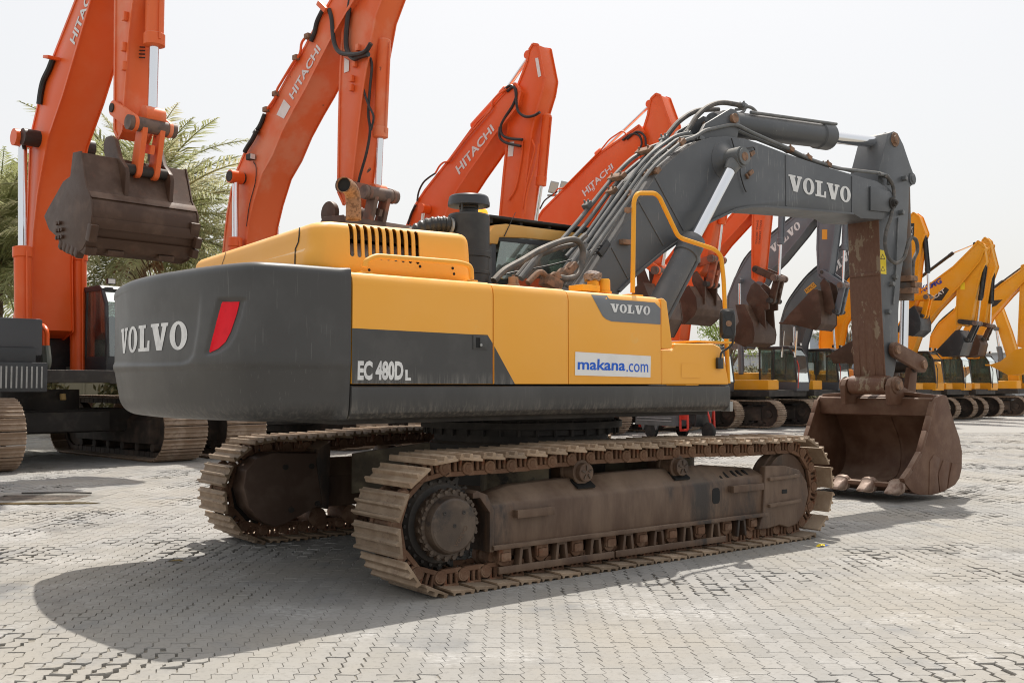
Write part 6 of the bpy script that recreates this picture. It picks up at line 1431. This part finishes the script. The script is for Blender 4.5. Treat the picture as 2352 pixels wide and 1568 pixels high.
for fr_, root_, pp in ((G_f, G_, [(1670, 720), (1674, 678), (1690, 634), (1718, 585), (1791, 523), (1842, 482)]), (H_f, H_, [(1793, 741), (1801, 710), (1817, 681), (1855, 633), (1912, 585), (1975, 528)]), (L_f, L_m, [(2138, 772), (2156, 743), (2190, 713)]), (M_f, M_m, [(2245, 704), (2266, 680), (2300, 651), (2360, 607)])): row_pipes(fr_, root_, pp, .58)
# ------------------------------------------------------------------ far right: two more machines behind the row
fr, N_ = row_machine('crawler_excavator', 'yellow excavator with bare boom leaning left beyond the far end of the row', (27.0, 51.5), 2.5, 4.4, 1.0, .6, False)
row_body(fr, N_, 1.0, 1.4, 3.0, 1.8, CATY, CATY, htop=2.2, cabz=2.95)
row_boom(fr, N_, [(2281, 714), (2298, 706), (2318, 760), (2335, 815), (2340, 880), (2318, 880), (2312, 815), (2296, 765)], .5, CATY)
row_cyl(fr, N_, (2302, 850), (2294, 795), (2288, 755), -.4, .11, .06, BGGREY, 'boom_cylinder')
fr, O_ = row_machine('compact_excavator', 'compact orange excavator with rounded engine cover seen past the last tracks', (27.9, 56.0), 1.7, 2.6, .68, .4, False, deg=137)
O_['category'] = 'excavator'
row_body(fr, O_, .68, 1.05, 1.35, 1.1, ORG, CABG, htop=1.95, cabz=2.6, cabx=(-.1, 1.0), haspaint=False)
row_text(fr, O_, 'DX60R', [(-9, -9)] * 4, -1.07) if False else letters('lettering', 'DX60R', [(-1.0, 1.062, .92), (-.2, 1.062, .92), (-.2, 1.062, 1.06), (-1.0, 1.062, 1.06)], WHITE, O_)

# ------------------------------------------------------------------ cargo tricycle under the machine's belly line
tf = Frame(4.80, 29.4, -58); TC = empty('cargo_tricycle', tf.o, tf.rz); tag(TC, 'small grey cargo tricycle with red front frame standing behind the crawler tracks', 'tricycle')
GB = mat('tricycle grey paint', (.10, .105, .11), .5, var=(.13, .135, .14), vs=3)
TYR = mat('tyre rubber', (.018, .018, .018), .85, var=(.035, .033, .03), vs=8); RIM = mat('orange rim', (.60, .10, .02), .45)
bx = empty('cargo_box'); bx.parent = TC
L0, L1, HWt, zb, zt = -.95, .75, .70, .42, .92
g = G(); g.box(((L0 + L1) / 2, 0, zb), (L1 - L0, 2 * HWt, .05)); g.build('floor', GB, bx, .01)
for s_ in (-1, 1):
    g = G(); g.box(((L0 + L1) / 2, s_ * HWt, (zb + zt) / 2), (L1 - L0, .03, zt - zb)); g.build('side_panel', GB, bx, .006)
    for zz in (.54, .62):
        g = G(); g.bar((L0 + .08, s_ * (HWt + .025), zz), (L1 - .08, s_ * (HWt + .025), zz), .03, .025); g.build('panel_rib', mat('light grey rib', (.30, .31, .32), .4), bx, .008)
for xx in (L0, L1):
    g = G(); g.box((xx, 0, (zb + zt) / 2), (.03, 2 * HWt, zt - zb)); g.build('end_panel', GB, bx, .006)
for zz in (.54, .62): g = G(); g.bar((L0 - .025, -HWt + .08, zz), (L0 - .025, HWt - .08, zz), .03, .025); g.build('panel_rib', mat('light grey rib', (.30, .31, .32), .4), bx, .008)
for yy in (-.45, .45): g = G(); g.box((L0 - .02, yy, .36), (.03, .24, .09)); g.build('tail_lamp', RED, TC, .01)
for s_ in (-1, 1):
    c = Vector((-.35, s_ * .60, .255)); g = G(); g.lathe(c - Vector((0, .07 * s_, 0)), (0, s_, 0), [(0, .15), (.01, .24), (.04, .255), (.10, .255), (.13, .24), (.14, .15)], 24)
    wh = g.build('tyre', TYR, TC)
    g = G(); g.lathe(c - Vector((0, .06 * s_, 0)), (0, s_, 0), [(0, .15), (.12, .15), (.122, .12), (.09, .10), (.10, .04), (.11, .001)], 20); g.build('rim', RIM, wh)
    g = G(); g.prism([(-.75, .42), (-.66, .26), (-.62, .26), (-.55, .46), (-.48, .52), (-.22, .52), (-.15, .46), (-.08, .26), (-.04, .26), (.05, .42), (.05, .56), (-.75, .56)], s_ * .66 - .03, s_ * .66 + .03); g.build('mudguard', GB, TC, .008)
g = G(); g.cyl((-.35, -.6, .255), (-.35, .6, .255), .04, 10); g.build('rear_axle', DRK, TC)
g = G(); g.bar((-.9, 0, .42), (1.0, 0, .42), .5, .08); g.build('chassis', DRK, TC, .01)
c = Vector((1.42, 0, .255)); g = G(); g.lathe(c - Vector((0, .06, 0)), (0, 1, 0), [(0, .15), (.01, .24), (.03, .255), (.09, .255), (.11, .24), (.12, .15)], 24); wh = g.build('tyre', TYR, TC); g = G(); g.lathe(c - Vector((0, .055, 0)), (0, 1, 0), [(0, .15), (0, .05), (.11, .05), (.11, .15)], 20); g.build('rim', RIM, wh)
for s_ in (-1, 1):
    g = G(); g.tube(bendpath([(.8, s_ * .5, .30), (.8, s_ * .5, 1.05), (.95, s_ * .5, 1.15), (1.1, s_ * .5, 1.05), (1.12, s_ * .5, .30), (.8, s_ * .5, .28)], .08), .035, 8); g.build('front_frame', RED, TC)
    g = G(); g.box((.96, s_ * .5, .72), (.28, .03, .28)); g.build('frame_panel', RED, TC, .01)
g = G(); g.tube(bendpath([(1.42, .09, .255), (1.38, .09, .6), (1.28, 0, 1.0), (1.25, 0, 1.15)], .1), .03, 8); g.tube([(1.25, -.35, 1.2), (1.25, .35, 1.2)], .02, 8); g.build('fork', RED, TC)
g = G(); g.box((1.22, 0, .72), (.06, .6, .7), Matrix.Rotation(R(10), 3, 'Y')); g.build('leg_shield', BLK, TC, .03)
g = G(); g.box((.85, 0, .78), (.4, .5, .12)); g.build('seat', BLK, TC, .04)

# ------------------------------------------------------------------ drain, puddle, litter
dr = empty('drain_grate', (-6.62, 13.98, 0)); tag(dr, 'rusty steel drain grate set in a worn concrete apron beside the puddle', 'drain')
CON = mat('worn concrete', (.20, .19, .17), .85, var=(.29, .27, .24), vs=3, bump=.3, rust=(.10, .09, .075), rs=2)
g = G(); X0d, X1d, Y0d, Y1d = -1.12, .86, -.72, .62
for a0, a1, b0, b1 in ((X0d, X1d, Y0d, -.34), (X0d, X1d, .30, Y1d), (X0d, -.62, -.34, .30), (.62, X1d, -.34, .30)): g.box(((a0 + a1) / 2, (b0 + b1) / 2, -.022), (a1 - a0, b1 - b0, .05))
g.build('concrete_apron', CON, dr)
GR = mat('grate steel', (.10, .085, .07), .6, metal=.3, var=(.2, .16, .13), vs=6)
for k in range(18):
    xx = -.58 + k * .068; g = G(); g.box((xx, -.02, -.012), (.034, .60, .03), Matrix.Rotation(R(-22), 3, 'Z')); g.build('grate_bar', GR, dr, .003)
for yy in (-.33, .29): g = G(); g.box((0, yy, -.006), (1.24, .03, .03)); g.build('grate_frame', GR, dr, .003)
g = G(); g.tube([(-.45, .46, .02), (.2, .50, .025), (.55, .47, .02)], .012, 6); g.build('hooked_rod', DRK, dr)
pts = [(-.85 * math.cos(a) * (1 + .10 * math.sin(3 * a)) * 1.0, -.12 * math.sin(a) * (1 + .2 * math.sin(2 * a + 1)), 0) for a in [2 * math.pi * k / 36 for k in range(36)]]
g = G(); g.add(pts, [tuple(range(36))]); pu = g.build('puddle', mat('muddy puddle', (.20, .155, .085), .06, spec=.6), weld=False); pu.location = (-6.35, 13.32, .008); pu.rotation_euler = (0, 0, R(3)); tag(pu, kind='structure')
lw = empty('sweet_wrapper', (3.02, 9.80, .004)); lw.rotation_euler = (0, 0, .4); tag(lw, 'crumpled yellow and blue sweet wrapper on the pavers ahead of the near track', 'litter')
g = G(); g.add([(-.05, -.02, .002), (-.01, -.03, .018), (.03, -.02, .004), (.05, .0, .014), (.02, .03, .004), (-.02, .02, .02), (-.055, .015, .003), (0, 0, .024)], [(0, 1, 7), (1, 2, 7), (2, 3, 7), (3, 4, 7), (4, 5, 7), (5, 6, 7), (6, 0, 7)]); g.build('foil', LABY, lw, shade=0)
g = G(); g.add([(.03, -.02, .006), (.07, -.03, .012), (.075, .01, .004), (.05, .0, .016)], [(0, 1, 2, 3)]); g.build('blue_end', BLUE, lw, shade=0)
lf = empty('dry_leaf', (-3.0, 8.95, .006)); tag(lf, 'curled dry brown leaf lying in the machine shadow', 'leaf')
g = G(); g.add([(-.07, 0, .0), (-.03, .025, .012), (.03, .02, .02), (.08, .0, .004), (.02, -.025, .014), (-.03, -.02, .01), (0, 0, .003)], [(0, 1, 6), (1, 2, 6), (2, 3, 6), (3, 4, 6), (4, 5, 6), (5, 0, 6)]); g.build('blade', mat('dry leaf', (.22, .15, .05), .8), lf, shade=0)

# ------------------------------------------------------------------ floodlights
fp = empty('floodlight_pole', (2.0, 42.0, 0)); tag(fp, 'twin floodlights on a tall pole behind the orange booms', 'floodlight')
g = G(); g.cyl((0, 0, 0), (0, 0, 9.6), .10, 12, r2=.07); g.build('pole', ALU, fp)
g = G(); g.bar((-.5, 0, 9.6), (.5, 0, 9.6), .08, .08); g.build('crossbar', ALU, fp)
for xx in (-.24, .20):
    g = G(); g.box((xx, -.12, 9.92), (.36, .14, .52), Matrix.Rotation(R(-18), 3, 'X') @ Matrix.Rotation(R(14), 3, 'Y')); hd = g.build('lamp_head', ALU, fp, .02)
    g = G(); g.box((xx, -.20, 9.905), (.31, .02, .46), Matrix.Rotation(R(-18), 3, 'X') @ Matrix.Rotation(R(14), 3, 'Y')); g.build('lens', mat('dusty lamp lens', (.42, .40, .33), .3), hd)

# ------------------------------------------------------------------ palms
FR_M = [mat('palm leaflet', (.28, .30, .13), .5, var=(.42, .42, .22), vs=1.5, rnd=.35, leaf=.55), mat('pale palm leaflet', (.44, .42, .25), .5, var=(.31, .33, .16), vs=1.5, rnd=.3, leaf=.55)]
def frond_mesh(seed, L_=3.3, droop=.5, dry=False):
    rnd = random.Random(seed); g = G(); n = 56; pts = []
    for k in range(n + 1):
        t = k / n; pts.append(Vector((L_ * t * (1 - .12 * t), 0, L_ * (.30 * t - droop * t * t))))
    g.tube(pts[::4], [.035 * (1 - .9 * k / (len(pts[::4]) - 1)) + .004 for k in range(len(pts[::4]))], 5)
    for k in range(3, n + 1):
        t = k / n; p = pts[k]; d = (pts[min(n, k + 1)] - pts[k - 1]).normalized(); ll = (.62 * math.sin(math.pi * min(1, t * .93 + .10)) ** .7 + .06) * rnd.uniform(.85, 1.1)
        for s_ in (-1, 1):
            out = (d * rnd.uniform(.55, .85) + Vector((0, s_, 0)) * rnd.uniform(.6, .8) + Vector((0, 0, rnd.uniform(-.15, .35)))).normalized()
            wd = d.cross(out).cross(out).normalized() * .020; tip = p + out * ll + Vector((0, 0, -.34 * ll)); md = p + out * ll * .55 + Vector((0, 0, .01))
            g.add([p - wd * .5, p + wd * .5, md + wd, tip, md - wd], [(0, 1, 2, 4), (4, 2, 3)])
    me = g.mesh('frond', weld=False, shade=0); return me
def palm(name, label, loc, H, n, seed, scale=1.0):
    root = empty(name, loc); tag(root, label, 'palm tree', 'palm trees behind the row'); rnd = random.Random(seed)
    g = G(); rings = []
    for k in range(30):
        z = H * k / 29; r = (.30 - .06 * k / 29) * (1.0 + .10 * (k % 2)); rings.append([Vector((r * math.cos(2 * math.pi * j / 14), r * math.sin(2 * math.pi * j / 14), z)) for j in range(14)])
    g.loft(rings); g.build('trunk', mat('palm trunk', (.12, .085, .055), .9, var=(.2, .15, .10), vs=4, bump=.5, bs=12), root)
    g = G()
    for k in range(40):
        a = rnd.uniform(0, 6.28); z = H - rnd.uniform(-.1, 1.1); g.tube([(0.2 * math.cos(a), .2 * math.sin(a), z), (.5 * math.cos(a), .5 * math.sin(a), z + .25), (.75 * math.cos(a), .75 * math.sin(a), z + .05 - rnd.random() * .6)], .03, 4)
    o = g.build('dead_stalks', mat('dry palm stalk', (.26, .18, .10), .85), root); o['kind'] = 'stuff'
    variants = [frond_mesh(seed * 10 + k, 3.2 + .25 * k, .30 + .12 * k) for k in range(4)]
    for me in variants: me.materials.append(FR_M[rnd.random() < .4])
    for k in range(n):
        o = obj('frond', variants[k % 4], None, root); el = 74 - 100 * (k / n) ** 1.05
        o.rotation_euler = (rnd.uniform(-.25, .25), -R(el + rnd.uniform(-7, 7)), k * 2.39996 + rnd.uniform(-.2, .2)); o.location = (0, 0, H - .15 + .1 * rnd.random()); s_ = scale * rnd.uniform(.85, 1.1); o.scale = (s_, s_, s_)
    return root
palm('palm_tree', 'date palm whose crown spreads behind the hanging brown bucket', (-11.7, 31.0, 0), 6.2, 80, 5, 1.42)
palm('palm_tree', 'date palm cut by the picture edge left of the orange boom', (-17.2, 33.0, 0), 5.6, 76, 8, 1.4)
palm('palm_tree', 'small date palm between the hanging bucket and the steep weathered boom', (-12.6, 37.5, 0), 6.6, 60, 11, 1.2)

# ------------------------------------------------------------------ leafy plants
LEAF = [mat('olive leaf', (.10, .12, .05), .55, var=(.17, .19, .08), vs=2, leaf=.35), mat('lime leaf', (.24, .32, .04), .5, var=(.15, .22, .035), vs=2, leaf=.4), mat('dry shrub leaf', (.16, .14, .06), .6, var=(.09, .10, .035), vs=2)]
def leafy(name, label, cat, loc, H, rx, rz, n, m, seed, trunk=True, size=.09):
    root = empty(name, loc); tag(root, label, cat); rnd = random.Random(seed); g = G()
    tg = G(); tips = []
    if trunk:
        tg.tube([(0, 0, 0), (.05, .03, H * .35), (.0, .0, H * .55)], [.14, .10, .07], 8)
        for k in range(14):
            a = rnd.uniform(0, 6.28); b = rnd.uniform(.2, 1); q = Vector((rx * b * math.cos(a), rx * b * math.sin(a), H - rz + rnd.uniform(-.6, .9) * rz)); tg.tube([(0, 0, H * rnd.uniform(.35, .55)), q * .5 + Vector((0, 0, H * .28)), q], [.05, .03, .008], 5); tips.append(q)
        tg.build('trunk', mat('tree bark', (.13, .10, .075), .9, var=(.2, .16, .12), vs=5), root)
    else: tips = [Vector((rnd.uniform(-rx, rx), rnd.uniform(-.4, .4), rnd.uniform(.2, H))) for k in range(max(20, int(rx * 7)))]
    for k in range(n):
        c = tips[k % len(tips)]; p = c + Vector((rnd.gauss(0, .32), rnd.gauss(0, .32), rnd.gauss(0, .28))) * (rz * .45 if trunk else .8)
        if p.z < .02: p.z = .05
        u_ = Vector((rnd.gauss(0, 1), rnd.gauss(0, 1), rnd.gauss(0, 1))).normalized(); w_ = u_.orthogonal().normalized(); s_ = size * rnd.uniform(.6, 1.3)
        g.add([p - u_ * s_, p + w_ * s_ * .35, p + u_ * s_, p - w_ * s_ * .35], [(0, 1, 2, 3)])
    o = g.build('crown' if trunk else 'foliage', m, root, weld=False, shade=0); o['kind'] = 'stuff'; return root
leafy('olive_tree', 'thin olive tree seen through the amber boom beside the worn arm', 'tree', (17.6, 52.0, 0), 6.0, 1.8, 2.0, 2600, LEAF[0], 3)
leafy('lime_bush', 'bright lime green bush behind the round black mirror', 'bush', (10.2, 47.0, 0), 5.2, 1.7, 1.6, 2600, LEAF[1], 4)
for k, (x, y, L_, lab) in enumerate(((-15.5, 34.5, 6.5, 'dry shrubs filling the gap under the big orange machine'), (-4.0, 44.0, 7.0, 'dry shrubs hidden behind the orange excavators in mid row'), (10.0, 52.0, 8.0, 'dry shrubs behind the slate grey booms'))):
    leafy('shrub_hedge', lab, 'hedge', (x, y, 0), 2.3, L_, 1, 14000, LEAF[2], 20 + k, False, .15)

# ------------------------------------------------------------------ far buildings
def shed(name, label, cx, cy, w_, d_, h_, m, rz=0, rib=True):
    root = empty(name, (cx, cy, 0), R(rz)); tag(root, label, 'building' if 'shed' in name else 'container')
    g = G(); g.box((0, 0, h_ / 2), (w_, d_, h_)); g.build('wall', m, root, .03)
    g = G(); g.box((0, 0, h_ + .06), (w_ + .3, d_ + .3, .12)); g.build('roof', ALU, root, .02)
    n = max(3, int(w_ / 1.2))
    for k in range(n): g = G(); g.box((-w_ / 2 + (k + .5) * w_ / n, -d_ / 2 - .03, h_ / 2), (.12, .06, h_ - .1)); g.build('rib', m, root)
    return root
shed('metal_shed', 'long pale metal shed beyond the middle of the row', 4.0, 66.0, 26, 6, 3.4, mat('pale sheet metal', (.42, .44, .45), .5, var=(.36, .38, .39), vs=.5))
shed('metal_shed', 'low grey shed at the end of the yard', 36.0, 82.0, 34, 6, 4.0, mat('grey sheet metal', (.36, .37, .38), .55, var=(.42, .42, .42), vs=.5))
shed('shipping_container', 'rust red shipping container at the bottom of a far stack', 24.6, 76.0, 3.2, 2.4, 2.6, mat('container red', (.28, .08, .06), .55), 0)
o = shed('shipping_container', 'grey shipping container on top of the rust red one', 24.6, 76.0, 3.0, 2.3, 2.6, mat('container grey', (.24, .27, .31), .55), 0); o.location.z = 2.75
shed('metal_shed', 'dull brown shed behind the palm trees', -34.0, 62.0, 26, 6, 3.2, mat('earth render', (.13, .115, .075), .8))

# ------------------------------------------------------------------ hierarchy: thing > part > sub-part, no deeper
for o in list(COL.objects):
    ch = [o]
    while ch[-1].parent: ch.append(ch[-1].parent)
    if len(ch) > 3:
        m_ = o.matrix_local.copy(); q = o.parent
        while q is not ch[-2]: m_ = q.matrix_local @ m_; q = q.parent
        o.parent = ch[-2]; o.matrix_local = m_
